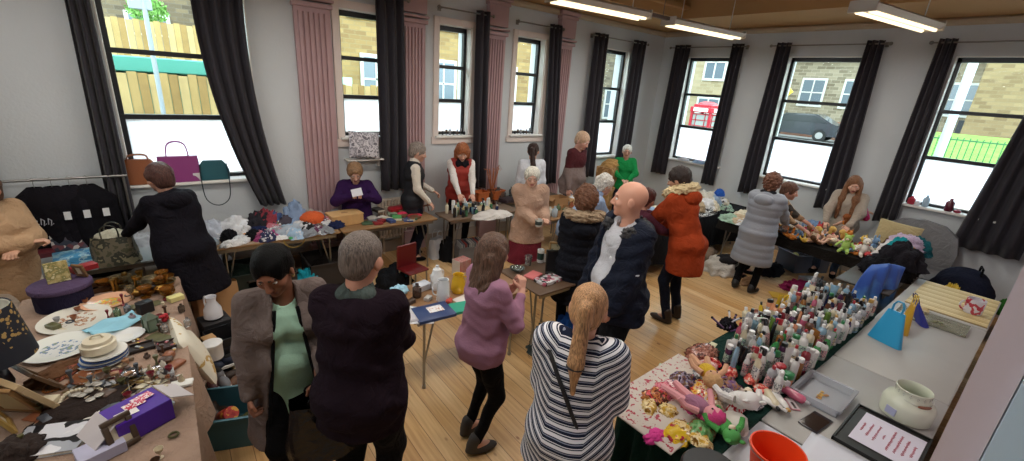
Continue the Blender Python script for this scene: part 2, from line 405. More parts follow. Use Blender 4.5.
# curtains -----------------------------------------------------------------
def curtain_mat():
    m, nt, b = node_mat('m_curtain'); b.inputs['Base Color'].default_value = (*lin(hx('#25222b')), 1); b.inputs['Roughness'].default_value = .75; b.inputs['Sheen Weight'].default_value = .15
    return m
curt_m = curtain_mat(); rod_m = metal('#8c8a86', .35)
def curtain(axis, t0, t1, b0, b1, zt, zb, label, folds=4, amp=.045, m0=None, m1=None, group=None, base=.13):
    """t0..t1 extent at the top, b0..b1 at the bottom, m0..m1 at mid height when swept"""
    root = thing('curtain', label, 'curtain', group=group)
    nu, nv = folds*10, 14
    def fn(u, v):
        z = zt+(zb-zt)*v
        if m0 is None: lo = t0+(b0-t0)*v; hi = t1+(b1-t1)*v
        else:
            k = [(1-v)**2, 2*v*(1-v), v*v]; c0 = 2*m0-(t0+b0)/2; c1 = 2*m1-(t1+b1)/2
            lo = k[0]*t0+k[1]*c0+k[2]*b0; hi = k[0]*t1+k[1]*c1+k[2]*b1
        a = lo+(hi-lo)*u
        d = -base+amp*(.75+.35*v)*math.sin(2*PI*folds*u+.5*math.sin(3*v+folds))+.012*math.sin(7*u+4*v)
        w = WY if axis == 'x' else WX
        return (a, w+d, z) if axis == 'x' else (w+d, a, z)
    mb = MB(); mb.grid(fn, nu, nv, thick=.006); part('curtain_panel', mb, [curt_m], root, smooth=180)
    return root
def rod(axis, a0, a1, z, label, base=.13):
    root = thing('curtain_rod', label, 'curtain rod')
    w = (WY if axis == 'x' else WX)
    P = (lambda a, d, z: (a, d, z)) if axis == 'x' else (lambda a, d, z: (d, a, z))
    mb = MB(); mb.cyl(P(a0, w-base, z), P(a1, w-base, z), .011, seg=10); part('pole', mb, [rod_m], root)
    for a in (a0, a1):
        mb = MB(); mb.ell(P(a, w-base, z), (.026, .026, .026), seg=10, rings=8); part('finial', mb, [rod_m], root)
    for a in (a0+.07, a1-.07):
        mb = MB(); mb.cyl(P(a, w, z), P(a, w-base-.01, z), .008, seg=8); mb.box(P(a, w-.006, z), (.05, .012, .07) if axis == 'x' else (.012, .05, .07)); part('bracket', mb, [rod_m], root)
ZR = 3.52
rods_l = [(-9.6, -7.75, 'above the large window behind the handbags'), (-7.0, -6.05, 'above the narrow window nearest the purple cardigan woman'), (-5.6, -4.68, 'above the middle narrow casement window'), (-4.2, -3.22, 'above the narrow window right of the fluted pilaster pair'), (-2.46, -.85, 'above the window nearest the room corner, long window wall')]
for a0, a1, d in rods_l: rod('x', a0, a1, ZR, 'thin metal curtain rod '+d)
for a0, a1, d in [(-1.98, -.38, 'above the window that looks onto the red phone box'), (-4.05, -2.38, 'above the window that looks onto parked cars'), (-6.1, -4.5, 'above the window that looks onto grass and railings')]: rod('y', a0, a1, ZR, 'thin metal curtain rod '+d)
cl = [('x', -9.36, -9.2, -9.4, -9.2, 3.57, .85, 'dark curtain left of the large window, beside the brown handbag', 3),
      ('x', -8.42, -7.95, -8.02, -7.74, 3.57, .95, 'dark curtain swept rightwards beside the teal handbag', 4),
      ('x', -6.5, -6.12, -6.5, -6.1, 3.57, 1.0, 'wide dark curtain overlapping the fluted pilaster behind the vest woman', 3),
      ('x', -4.98, -4.74, -4.96, -4.7, 3.57, .9, 'narrow dark curtain right of the middle narrow window', 2),
      ('x', -3.52, -3.27, -3.36, -3.08, 3.57, .85, 'dark curtain right of the third narrow window, touching the last pilaster', 3),
      ('x', -2.42, -2.08, -2.45, -2.02, 3.57, .9, 'dark curtain left of the corner window, behind the maroon top man', 3),
      ('x', -1.29, -.92, -1.37, -.97, 3.57, .9, 'dark curtain right of the corner window, behind the woman in green', 3),
      ('y', -.83, -.48, -.79, -.42, 3.57, .92, 'dark curtain left of the phone box window', 3),
      ('y', -1.9, -1.68, -1.9, -1.64, 3.57, .92, 'dark curtain right of the phone box window', 3),
      ('y', -2.7, -2.47, -2.72, -2.4, 3.57, .92, 'dark curtain left of the parked cars window', 3),
      ('y', -3.97, -3.75, -4.08, -3.7, 3.57, .95, 'dark curtain right of the parked cars window, behind the long haired woman', 3),
      ('y', -4.76, -4.57, -4.8, -4.52, 3.57, .95, 'dark curtain left of the grass and railings window', 3),
      ('y', -6.15, -5.72, -6.12, -5.45, 3.57, .85, 'broad dark curtain at the right edge beside the near wall', 4),
      ('x', -10.5, -10.15, -10.45, -10.08, 3.57, .5, 'dark curtain at the far left behind the coat rail', 3)]
for a in cl:
    if a[7].startswith('dark curtain swept'): curtain(*a[:7], a[7], a[8], m0=-8.36, m1=-7.95)
    else: curtain(*a[:7], a[7], a[8])
# ceiling lamps -------------------------------------------------------------
def batten(p0, p1, label, group=None):
    p0, p1 = Vector(p0), Vector(p1); L = (p1-p0).length; a = math.atan2(p1.y-p0.y, p1.x-p0.x); c = (p0+p1)/2
    root = thing('ceiling_light', label, 'ceiling light', (c.x, c.y, p0.z), a, group)
    mb = MB(); mb.prism([(-.09, .0), (.09, .0), (.13, .05), (.07, .085), (-.07, .085), (-.13, .05)], -L/2, L/2, M=rotm(PI/2, 0, PI/2)); part('housing', mb, [mat('#d8d4cc', .5)], root)
    for s_ in (-1, 1):
        mb = MB(); mb.cyl((-L/2+.03, s_*.06, -.012), (L/2-.03, s_*.06, -.012), .018, seg=10); part('fluorescent_tube', mb, [emit('#ffe9c0', 1.15)], root)
        mb = MB(); mb.box((s_*(L/2+.01), 0, .035), (.02, .25, .11), ch=.005); part('end_cap', mb, [mat('#cfcac2', .5)], root)
    mb = MB()
    for s_ in (-.35, .35): mb.cyl((s_*L, 0, .08), (s_*L, 0, ZC+.4-p0.z), .007, seg=6)
    part('suspension_rod', mb, [mat('#d8d4cc', .5)], root)
    ld = bpy.data.lights.new('lamp_glow', 'AREA'); ld.shape = 'RECTANGLE'; ld.size = L*.95; ld.size_y = .16; ld.energy = 17; ld.color = (1, .95, .88)
    lo = bpy.data.objects.new('lamp_glow', ld); COL.objects.link(lo); lo.parent = root; lo.location = (0, 0, -.035)
batten((-5.2, -2.12, 3.5), (-3.74, -2.27, 3.5), 'long fluorescent batten hanging at the top edge, left of the other lamps')
batten((-3.2, -2.28, 3.5), (-1.57, -2.43, 3.5), 'fluorescent batten hanging in front of the room corner')
batten((-3.26, -4.49, 3.5), (-1.7, -4.73, 3.5), 'twin tube fluorescent batten above the parked cars window')
for x, y in ((-7.4, -2.0), (-9.8, -1.9), (-5.4, -4.3), (-7.5, -4.4), (-9.9, -4.4)):
    batten((x-.75, y, 3.5), (x+.75, y-.05, 3.5), 'fluorescent batten out of view above the near half of the room', 'battens out of view')
mb = MB(); mb.box((-3.47, -2.28, 3.56), (.5, .05, .04)); mb.cyl((-3.35, -2.28, 3.56), (-3.35, -2.28, ZC+.4), .006, seg=6)
single('cable_trunking', mb, [mat('#6f625a', .5)], 'thin grey trunking joining the two hanging battens', 'trunking')
# daylight --------------------------------------------------------------------
w = bpy.data.worlds.new('world'); SC.world = w; w.use_nodes = True; nt = w.node_tree
bg = nt.nodes['Background']; sky = nt.nodes.new('ShaderNodeTexSky'); sky.sky_type = 'HOSEK_WILKIE'; sky.turbidity = 6; sky.sun_direction = (.3, .2, .93)
mx = nt.nodes.new('ShaderNodeMix'); mx.data_type = 'RGBA'; mx.inputs[0].default_value = .8; mx.inputs[7].default_value = (.80, .91, 1.0, 1)
nt.links.new(sky.outputs[0], mx.inputs[6]); nt.links.new(mx.outputs[2], bg.inputs[0]); bg.inputs[1].default_value = 7.5
def portal(axis, a0, a1, z0, z1):
    ld = bpy.data.lights.new('window_portal', 'AREA'); ld.shape = 'RECTANGLE'; ld.size = a1-a0; ld.size_y = z1-z0; ld.cycles.is_portal = True
    o = bpy.data.objects.new('window_portal', ld); COL.objects.link(o)
    if axis == 'x': o.location = ((a0+a1)/2, .1, (z0+z1)/2); o.rotation_euler = (-PI/2, 0, 0)
    else: o.location = (.1, (a0+a1)/2, (z0+z1)/2); o.rotation_euler = (-PI/2, 0, -PI/2)
for a in LW: portal('x', *a)
for a in RW: portal('y', *a)
SC.view_settings.exposure = 0.6
# ================================================================ OUTSIDE
mb = MB(); mb.box((30, 30, -.35), (160, 160, .3)); o = struct('ground_outside', mb, mat('#6f6f6e', .9, var=.15, vscale=.4)); 
def stone(c1, c2, mo, bw=.45, rh=.2):
    m, nt, b = node_mat('m_stone'); N = nt.nodes.new; L = nt.links.new
    tc = N('ShaderNodeTexCoord'); br = N('ShaderNodeTexBrick'); br.inputs['Scale'].default_value = 1; br.inputs['Brick Width'].default_value = bw; br.inputs['Row Height'].default_value = rh; br.inputs['Mortar Size'].default_value = .012
    sx = N('ShaderNodeSeparateXYZ'); L(tc.outputs['Object'], sx.inputs[0]); ad = N('ShaderNodeMath'); L(sx.outputs[0], ad.inputs[0]); L(sx.outputs[1], ad.inputs[1]); cb = N('ShaderNodeCombineXYZ'); L(ad.outputs[0], cb.inputs[0]); L(sx.outputs[2], cb.inputs[1]); L(cb.outputs[0], br.inputs['Vector'])
    br.inputs['Color1'].default_value = (*lin(hx(c1)), 1); br.inputs['Color2'].default_value = (*lin(hx(c2)), 1); br.inputs['Mortar'].default_value = (*lin(hx(mo)), 1)
    L(br.outputs['Color'], b.inputs['Base Color']); b.inputs['Roughness'].default_value = .9; return m
st1 = stone('#756650', '#52473a', '#665d52', .4, .15); st2 = stone('#92794c', '#755c38', '#7c6c4c', .4, .15); st3 = stone('#7c715e', '#585044', '#6c665c', .4, .15)
wg = mat('#5b6670', .15); wf = mat('#b8b8b4', .5); slate = mat('#5a5c60', .8, bump=.3, scale=4)
def house(label, c, sz, sm, wins, face, roof=True, door=None):
    """face '-y' looks towards the long window wall, '-x' towards the short one; wins: (a, z, w, h) on that face"""
    root = thing('house', label, 'house', (c[0], c[1], -.2))
    mb = MB(); mb.box((0, 0, sz[2]/2), sz); part('wall', mb, [sm], root, smooth=0)
    if roof:
        mb = MB(); x, y = sz[0]/2+.3, sz[1]/2+.3
        vs = [(-x, -y, 0), (x, -y, 0), (x, y, 0), (-x, y, 0)]+([(-x, 0, 2.2), (x, 0, 2.2)] if face == '-y' else [(0, -y, 2.2), (0, y, 2.2)])
        fs = [(0, 3, 2, 1), (0, 1, 5, 4), (2, 3, 4, 5), (1, 2, 5), (3, 0, 4)] if face == '-y' else [(0, 3, 2, 1), (0, 1, 4), (2, 3, 5), (1, 2, 5, 4), (3, 0, 4, 5)]
        mb.add(vs, fs, 0, None, (0, 0, sz[2])); part('roof', mb, [slate], root, smooth=0)
    for (a, z, w_, h) in wins:
        mb = MB()
        if face == '-y':
            q = -sz[1]/2
            mb.box((a, q-.02, z), (w_+.24, .1, h+.24)); f = part('window_surround', mb, [wf], root, smooth=0)
            mb = MB(); mb.box((a, q-.06, z), (w_, .04, h)); mb.box((a, q-.09, z), (w_, .03, .07), 1); mb.box((a, q-.09, z), (.07, .03, h), 1); part('pane', mb, [wg, wf], f, smooth=0)
        else:
            q = -sz[0]/2
            mb.box((q-.02, a, z), (.1, w_+.24, h+.24)); f = part('window_surround', mb, [wf], root, smooth=0)
            mb = MB(); mb.box((q-.06, a, z), (.04, w_, h)); mb.box((q-.09, a, z), (.03, w_, .07), 1); mb.box((q-.09, a, z), (.03, .07, h), 1); part('pane', mb, [wg, wf], f, smooth=0)
    if door:
        a, w_, h, cm = door; mb = MB(); mb.box((a, -sz[1]/2-.03, h/2) if face == '-y' else (-sz[0]/2-.03, a, h/2), (w_, .1, h) if face == '-y' else (.1, w_, h)); part('door', mb, [cm], root, smooth=0)
    return root
# behind window 1: fences, teal shed, bush and stone terrace on the slope
wood_y = [mat('#9c8150', .8, var=.12, vscale=3), mat('#8a6d3e', .8, var=.12, vscale=3), mat('#a88f60', .8, var=.12, vscale=3)]
def board_fence(label, x0, x1, y, z0, z1, rail=True):
    root = thing('board_fence', label, 'fence', ((x0+x1)/2, y, z0)); mb = MB(); n = int((x1-x0)/.14)
    for i in range(n): mb.box((x0-(x0+x1)/2+.14*(i+.5), (i % 2)*.012, (z1-z0)/2), (.132, .02, z1-z0-.03*(i % 3)), (i*7) % 3)
    part('boards', mb, wood_y, root, smooth=0)
    if rail:
        mb = MB(); mb.box((0, -.05, (z1-z0)*.62), (x1-x0, .06, .07)); part('rail', mb, [mat('#c9a873', .8)], root, smooth=0)
board_fence('pale timber fence below the teal shed, outside the large window', -13, -4.2, 4.0, -.2, 2.34)
board_fence('upper timber fence behind the teal shed, below the stone terrace', -15, -5.2, 9.5, 1.6, 3.5, False)
root = thing('garden_shed', 'teal shed edge above the lower timber fence, outside the large window', 'shed', (-9.6, 5.4, -.2))
mb = MB(); mb.box((0, 0, 1.25), (7.2, 1.6, 2.5)); part('wall', mb, [mat('#3f8474', .7)], root, smooth=0)
mb = MB(); mb.box((0, -.1, 2.66), (7.5, 2.0, .26), ch=.02); part('roof', mb, [mat('#458a7a', .6)], root, smooth=0)
mb = MB(); mb.box((-9.5, 12, .6), (16, 5, 3.0)); struct('ground_slope', mb, mat('#7f8a5c', .95, var=.2, vscale=1))
house('stone terrace with white windows beyond the timber fences, outside the large window', (-11, 19, 0), (14, 5, 9), st1, [(-4.6, 6.2, 1.2, 1.6), (-1.6, 6.2, 1.2, 1.6), (1.6, 6.2, 1.1, 1.6), (4.6, 6.2, 1.1, 1.6), (-3, 3.6, 1.1, 1.3), (2.2, 3.6, 1.1, 1.3)], '-y')
def bush(label, c, r, n=260, seed=1, col='#6d9a4c', nm='shrub'):
    rnd = random.Random(seed); mb = MB()
    for i in range(n):
        d = Vector((rnd.gauss(0, 1), rnd.gauss(0, 1), rnd.gauss(0, 1))).normalized()*r*(.55+.45*rnd.random())
        M = rotm(rnd.random()*6, rnd.random()*6, rnd.random()*6); s_ = r*.11
        mb.add([(-s_, 0, 0), (0, -s_*.5, 0), (s_, 0, 0), (0, s_*.5, 0)], [(0, 1, 2, 3)], 0, M, (c[0]+d.x, c[1]+d.y, c[2]+d.z*.8))
    single(nm, mb, [mat(col, .8)], label, nm)
p = ony(147, 10, 13.0); bush('green shrub above the timber fence, outside the large window', p, .55, 900, seed=3)
p0 = ony(158, 82, 4.8)
mb = MB(); mb.cyl((p0[0], 3.6, -.2), (p0[0], 3.6, 4.6), .035, seg=8); mb.box((p0[0]-.05, 3.6, 3.55), (.3, .04, .5), ch=.01); mb.ell((p0[0]+.02, 3.55, 3.72), (.07, .05, .08))
single('sign_post', mb, [mat('#8c9298', .5)], 'white street sign post in front of the timber fence', 'sign post')
# behind windows 2-4
house('ochre stone house with a pale turquoise door, outside the narrow windows', (1.2, 13, 0), (11, 5, 10), st2, [(-4.0, 5.6, .9, 1.8), (-3.6, 2.6, .9, 1.5), (-.6, 5.6, 1, 1.8), (2.4, 5.6, 1, 1.8), (-.8, 2.6, 1, 1.6), (2.4, 2.6, 1, 1.6)], '-y', door=(-5.0, 1.0, 2.6, mat('#9fd0c8', .5)))
house('far stone house with chimney seen through the corner window', (13, 16, 0), (9, 6, 8), st3, [(-3.5, 5.4, 1, 1.6), (-1, 5.4, 1, 1.6), (1.8, 5.4, 1, 1.6), (-2.6, 2, 1.2, 1.6), (1, 2, 1.2, 1.6)], '-y')
# street with kiosk, houses, cars beyond windows 6-8
def kiosk(x, y):
    red = mat('#9c1428', .4); root = thing('telephone_box', 'red telephone box on the pavement outside the left window of the short wall', 'telephone box', (x, y, -.2))
    for sx in (-1, 1):
        for sy in (-1, 1): mb = MB(); mb.box((sx*.4, sy*.4, 1.2), (.1, .1, 2.3), ch=.01); part('corner_post', mb, [red], root, smooth=0)
    mb = MB(); mb.box((0, 0, .12), (.92, .92, .24)); mb.box((0, 0, 2.32), (.96, .96, .22), ch=.02); mb.box((0, 0, 2.48), (.8, .8, .12), ch=.03); mb.ell((0, 0, 2.52), (.38, .38, .14)); part('roof', mb, [red], root, smooth=0)
    for s_ in (-1, 1):
        for ax in (0, 1):
            mb = MB(); q = (lambda a, b, z: (a, b, z)) if ax else (lambda a, b, z: (b, a, z))
            for k in range(9): mb.box(q(0, s_*.4, .3+k*.23), q(.74, .03, .03))
            for k in (-.2, .2): mb.box(q(k, s_*.4, 1.2), q(.025, .03, 1.9))
            part('glazing_bars', mb, [red], root, smooth=0)
            mb = MB(); mb.box(q(0, s_*.385, 1.2), q(.72, .008, 1.9)); part('glass', mb, [mat('#8a9290', .1)], root, smooth=0)
            mb = MB(); mb.box(q(0, s_*.485, 2.32), q(.62, .012, .13)); part('sign_panel', mb, [mat('#f2f0ea', .5)], root, smooth=0)
d = onx(706, 115, 9.0); kiosk(9.0, d[1])
house('pale stone shop house behind the red telephone box', (17, 9.3, 0), (5, 7.5, 9), stone('#9c8e72', '#86775a', '#948870', .4, .16), [(-2.6, 4.6, 1, 1.6), (-.6, 4.6, 1, 1.6), (2.2, 4.6, 1, 1.6), (-2.6, 2, 1.1, 1.5), (1, 2, 1.1, 1.5)], '-x')
house('low stone cottage with dark windows beyond the parked cars', (27, 1.0, 0), (5, 13, 5.6), stone('#8a7f6c', '#625847', '#948b7a', .5, .2), [(-4.6, 3.6, 1.2, 1.5), (-2.4, 3.6, 1.4, 1.5), (-.2, 3.6, 1.2, 1.5), (2, 3.6, 1.3, 1.5), (4.4, 3.6, 1.2, 1.5)], '-x', door=(-3.4, 1.1, 2.6, mat('#2c3036', .5)))
mb = MB(); mb.box((30, 1, .27), (24, 20, .94)); struct('road_rise', mb, mat('#6f6f6e', .9, var=.15, vscale=.4))
mb = MB(); mb.box((22.6, 1, 1.2), (.35, 16, 1.0)); mb.box((22.6, 1, 1.73), (.5, 16, .08)); struct('brick_wall_outside', mb, stone('#8a5440', '#74402f', '#8c7a6c', .22, .075))
house('tall stone gable wall behind the grass and railings', (24, -8.5, 0), (6, 12, 11), stone('#857252', '#6b583c', '#78694f', .42, .16), [], '-x')
def car(label, x, y, rz, col):
    root = thing('car', label, 'car', (x, y, -.2 if x < 16 else .75), rz); body = mat(col, .25, coat=.5); dk = mat('#22262a', .2)
    prof = [(-2.1, .3), (2.1, .3), (2.15, .6), (1.9, .82), (1.15, .92), (.55, 1.38), (-.95, 1.42), (-1.75, .98), (-2.1, .9), (-2.18, .6)]
    mb = MB(); M = rotm(PI/2, 0, 0); mb.prism(prof[::-1], -.85, .85, M=M); part('body', mb, [body], root, smooth=30)
    win = [(1.0, .95), (.5, 1.3), (-.9, 1.34), (-1.55, .98)]
    for s_ in (-1, 1): mb = MB(); mb.prism([(q[0], q[1]) for q in win][::-1], -.01, .01, M=M, off=(0, s_*.86, 0)); part('side_window', mb, [dk], root, smooth=0)
    for a in (-1.3, 1.35):
        for s_ in (-1, 1):
            mb = MB(); mb.cyl((a, s_*.7, .32), (a, s_*.9, .32), .32, seg=18); mb.cyl((a, s_*.89, .32), (a, s_*.91, .32), .18, seg=12, mi=1); part('wheel', mb, [mat('#1a1a1a', .8), metal('#a8a8a8')], root)
    for s_ in (-.6, .6): mb = MB(); mb.box((2.12, s_, .66), (.1, .32, .14), ch=.02); part('headlight', mb, [mat('#eeeeee', .1)], root)
q = onx(800, 120, 20); car('dark blue parked car across the road, outside the middle window of the short wall', 20, q[1], PI/2+.1, '#22262e')
q = onx(812, 137, 11.0); car('light blue car just outside the middle window of the short wall', 11.0, q[1], PI/2-.1, '#4c7c94')
q = onx(742, 92, 20)
mb = MB(); q = onx(783, 82, 13.0); mb.cyl((13, q[1], -.2), (13, q[1], 4.0), .04, seg=8); mb.box((12.95, q[1], 3.1), (.03, .75, .75), 1, r=(PI/4, 0, 0)); single('road_sign', mb, [mat('#80868a', .5), mat('#e8c02c', .5)], 'yellow road sign beside the cottage, outside the middle window of the short wall', 'road sign', smooth=0)
mb = MB(); mb.add([(10.6, -13, -.2), (17, -13, -.2), (17, -.6, -.2), (10.6, -.6, -.2), (10.6, -13, 1.0), (17, -13, 1.9), (17, -.6, 1.9), (10.6, -.6, 1.0)], [(0, 3, 2, 1), (4, 5, 6, 7), (0, 1, 5, 4), (1, 2, 6, 5), (2, 3, 7, 6), (3, 0, 4, 7)]); struct('grass_bank', mb, mat('#5c8a2c', .95, bump=.6, scale=8, var=.25, vscale=2))
root = thing('iron_railings', 'green iron railings on the grass bank, outside the right window of the short wall', 'railings', (11.2, -8, 1.05)); mb = MB()
for k in range(80): mb.box((0, -4.4+k*.15, .45), (.025, .025, .9))
part('bars', mb, [mat('#285a38', .5)], root, smooth=0)
mb = MB(); mb.box((0, 1.5, .82), (.04, 12, .04)); mb.box((0, 1.5, .15), (.04, 12, .04)); part('rail', mb, [mat('#285a38', .5)], root, smooth=0)
mb = MB(); mb.box((10.3, -6.6, .4), (.5, 12, 1.3)); struct('stone_wall_outside', mb, stone('#a89c84', '#857a66', '#a09880', .4, .16))
q = onx(948, 130, 6.0); mb = MB(); mb.cyl((6, q[1], -.2), (6, q[1], 6.5), .09, seg=12); mb.cyl((6, q[1], -.2), (6, q[1], .9), .13, seg=12); single('lamp_post', mb, [mat('#a4acb2', .5)], 'pale lamp post outside the right window of the short wall', 'lamp post')
# ================================================================ PEOPLE: one smooth surface per body, grown from a signed distance field
class SDF:
    def __init__(s, vox): s.vox = vox; s.p = []; s.cuts = []
    def cap(s, a, b, ra, rb=None, k=.02, sub=False): s.p.append(('c', np.array(a, float), np.array(b, float), ra, ra if rb is None else rb, k, sub)); return s
    def ell(s, c, r, R=None, k=.02, sub=False): s.p.append(('e', np.array(c, float), np.array(r, float), np.eye(3) if R is None else np.array(R, float), k, sub)); return s
    def ecap(s, a, b, ra, rb, R, k=.03, sub=False):
        """tapered limb with elliptic section: ra, rb are (rx, ry); R columns x (across) and y (depth)"""
        s.p.append(('x', np.array(a, float), np.array(b, float), ra, rb, np.array(R, float), k, sub)); return s
    def cut(s, fn): s.cuts.append(fn); return s
    def mesh(s, disp=None):
        lo = np.full(3, 1e9); hi = -lo
        for q in s.p:
            if q[-1]: continue
            if q[0] == 'c': r = max(q[3], q[4]); lo = np.minimum(lo, np.minimum(q[1], q[2])-r); hi = np.maximum(hi, np.maximum(q[1], q[2])+r)
            elif q[0] == 'e': r = q[2].max(); lo = np.minimum(lo, q[1]-r); hi = np.maximum(hi, q[1]+r)
            else: r = max(max(q[3]), max(q[4])); lo = np.minimum(lo, np.minimum(q[1], q[2])-r); hi = np.maximum(hi, np.maximum(q[1], q[2])+r)
        pad = .03+2*s.vox; lo -= pad; hi += pad; n = np.ceil((hi-lo)/s.vox).astype(int)+1
        D = np.full(n, .5)
        ax = [lo[i]+s.vox*np.arange(n[i]) for i in range(3)]
        for q in s.p:
            sub = q[-1]; k = q[-2]
            if q[0] == 'e': r = q[2].max(); l = q[1]-r; h = q[1]+r
            elif q[0] == 'c': r = max(q[3], q[4]); l = np.minimum(q[1], q[2])-r; h = np.maximum(q[1], q[2])+r
            else: r = max(max(q[3]), max(q[4])); l = np.minimum(q[1], q[2])-r; h = np.maximum(q[1], q[2])+r
            m = max(.05, 2*k); i0 = np.maximum(0, ((l-m-lo)/s.vox).astype(int)); i1 = np.minimum(n, ((h+m-lo)/s.vox).astype(int)+2)
            if (i1 <= i0).any(): continue
            sl = tuple(slice(i0[t], i1[t]) for t in range(3))
            P = np.stack(np.meshgrid(ax[0][sl[0]], ax[1][sl[1]], ax[2][sl[2]], indexing='ij'), -1)
            if q[0] == 'c':
                ab = q[2]-q[1]; t = np.clip(((P-q[1])@ab)/max(ab@ab, 1e-9), 0, 1); d = np.linalg.norm(P-q[1]-t[..., None]*ab, axis=-1)-(q[3]+(q[4]-q[3])*t)
            elif q[0] == 'e':
                L = (P-q[1])@q[3]; u = np.linalg.norm(L/q[2], axis=-1); g = np.linalg.norm(L/q[2]**2, axis=-1); d = u*(u-1)/np.maximum(g, 1e-6)
            else:
                ab = q[2]-q[1]; L2 = max(ab@ab, 1e-9); tt = ((P-q[1])@ab)/L2; t = np.clip(tt, 0, 1)
                v = P-q[1]-t[..., None]*ab; vx = v@q[5][:, 0]; vy = v@q[5][:, 1]; vz = v@q[5][:, 2]
                rx = q[3][0]+(q[4][0]-q[3][0])*t; ry = q[3][1]+(q[4][1]-q[3][1])*t; rz = np.minimum(rx, ry)
                u = np.sqrt((vx/rx)**2+(vy/ry)**2+(vz/rz)**2); d = (u-1)*np.minimum(rx, ry)
            O = D[sl]
            if sub: D[sl] = np.maximum(O, -d)
            else:
                h_ = np.maximum(k-np.abs(O-d), 0)/k; D[sl] = np.minimum(O, d)-h_*h_*k*.25
        P = None
        if s.cuts or disp:
            P = np.stack(np.meshgrid(*ax, indexing='ij'), -1)
            if disp: D = D+disp(P)
            for c in s.cuts: D = np.maximum(D, c(P))
        D[0] = D[-1] = .5; D[:, 0] = D[:, -1] = .5; D[:, :, 0] = D[:, :, -1] = .5
        return nets(D, lo, s.vox)
def nets(D, lo, vox):
    """naive surface nets"""
    I = D < 0; n = np.array(D.shape)-1
    cnt = np.zeros(n, np.int32); S = np.zeros(tuple(n)+(3,)); E = np.zeros(n, np.int32)
    off = [(a, b, c) for a in (0, 1) for b in (0, 1) for c in (0, 1)]
    def corner(A, o): return A[o[0]:o[0]+n[0], o[1]:o[1]+n[1], o[2]:o[2]+n[2]]
    for o in off: cnt += corner(I, o)
    act = (cnt > 0) & (cnt < 8)
    idx = np.argwhere(act)
    if len(idx) == 0: return np.zeros((0, 3)), []
    vid = np.full(n, -1, np.int64); vid[act] = np.arange(len(idx))
    Pn = np.zeros((len(idx), 3)); Cn = np.zeros(len(idx))
    for a in off:
        for x in range(3):
            if a[x]: continue
            b = list(a); b[x] = 1
            da = D[idx[:, 0]+a[0], idx[:, 1]+a[1], idx[:, 2]+a[2]]; db = D[idx[:, 0]+b[0], idx[:, 1]+b[1], idx[:, 2]+b[2]]
            m = (da < 0) != (db < 0); t = np.where(m, da/np.where(m, da-db, 1), 0)
            p = np.array(a, float)[None]+0*Pn; p[:, x] = t
            Pn[m] += p[m]; Cn[m] += 1
    V = (idx+Pn/Cn[:, None])*vox+lo
    F = []
    for x in range(3):
        y, z = (x+1) % 3, (x+2) % 3
        sl0 = [slice(None)]*3; sl1 = [slice(None)]*3; sl0[x] = slice(0, -1); sl1[x] = slice(1, None)
        A = I[tuple(sl0)]; B = I[tuple(sl1)]
        for flip, m in ((0, A & ~B), (1, ~A & B)):
            e = np.argwhere(m)
            e = e[(e[:, y] > 0) & (e[:, z] > 0) & (e[:, y] < n[y]) & (e[:, z] < n[z]) & (e[:, x] < n[x])]
            def g(dy, dz):
                q = e.copy(); q[:, y] -= dy; q[:, z] -= dz; return vid[q[:, 0], q[:, 1], q[:, 2]]
            Q = np.stack([g(1, 1), g(0, 1), g(0, 0), g(1, 0)], 1)
            if flip: Q = Q[:, ::-1]
            F.append(Q)
    F = np.concatenate(F); F = F[(F >= 0).all(1)]
    return V, F
def sdf_obj(name, sd, mats, parent, disp=None, mi=None, label=None, relax=1):
    V, F = sd.mesh(disp)
    if len(V) == 0: return None
    if relax:            # one light smoothing pass
        for _ in range(relax):
            A = np.zeros_like(V); C = np.zeros(len(V))
            for i in range(4):
                a, b = F[:, i], F[:, (i+1) % 4]
                np.add.at(A, a, V[b]); np.add.at(C, a, 1); np.add.at(A, b, V[a]); np.add.at(C, b, 1)
            V = V*.5+.5*A/np.maximum(C, 1)[:, None]
    return np_obj(name, V, F, mats, parent, mi, label)
def np_obj(name, V, F, mats, parent, mi=None, label=None):
    me = bpy.data.meshes.new(name); nf = len(F)
    me.vertices.add(len(V)); me.vertices.foreach_set('co', V.astype(np.float32).ravel())
    me.loops.add(nf*4); me.loops.foreach_set('vertex_index', F.astype(np.int32).ravel())
    me.polygons.add(nf); me.polygons.foreach_set('loop_start', np.arange(nf, dtype=np.int32)*4); me.polygons.foreach_set('loop_total', np.full(nf, 4, np.int32))
    me.update(calc_edges=True); me.validate()
    if not isinstance(mats, (list, tuple)): mats = [mats]
    for m in mats: me.materials.append(m)
    if mi is not None:
        C = V[F].mean(1); me.polygons.foreach_set('material_index', mi(C).astype(np.int32))
    me.polygons.foreach_set('use_smooth', [True]*nf)
    o = bpy.data.objects.new(name, me); COL.objects.link(o); o.parent = parent
    if label: o['label'] = label
    return o
def Rx(a): c, s = math.cos(a), math.sin(a); return np.array([[1, 0, 0], [0, c, -s], [0, s, c]])
def Ry(a): c, s = math.cos(a), math.sin(a); return np.array([[c, 0, s], [0, 1, 0], [-s, 0, c]])
def Rz(a): c, s = math.cos(a), math.sin(a); return np.array([[c, -s, 0], [s, c, 0], [0, 0, 1]])
def unit(v): v = np.array(v, float); return v/max(np.linalg.norm(v), 1e-9)
def ik(a, t, l1, l2, hint):
    a, t = np.array(a, float), np.array(t, float); d = t-a; L = np.linalg.norm(d); L2 = min(max(L, abs(l1-l2)+.02), l1+l2-.004); d = d/max(L, 1e-6); t = a+d*L2
    x = (l1*l1-l2*l2+L2*L2)/(2*L2); h = math.sqrt(max(l1*l1-x*x, 0)); hv = np.array(hint, float); hv = hv-d*(hv@d); hv = unit(hv)
    return a+d*x+hv*h, t
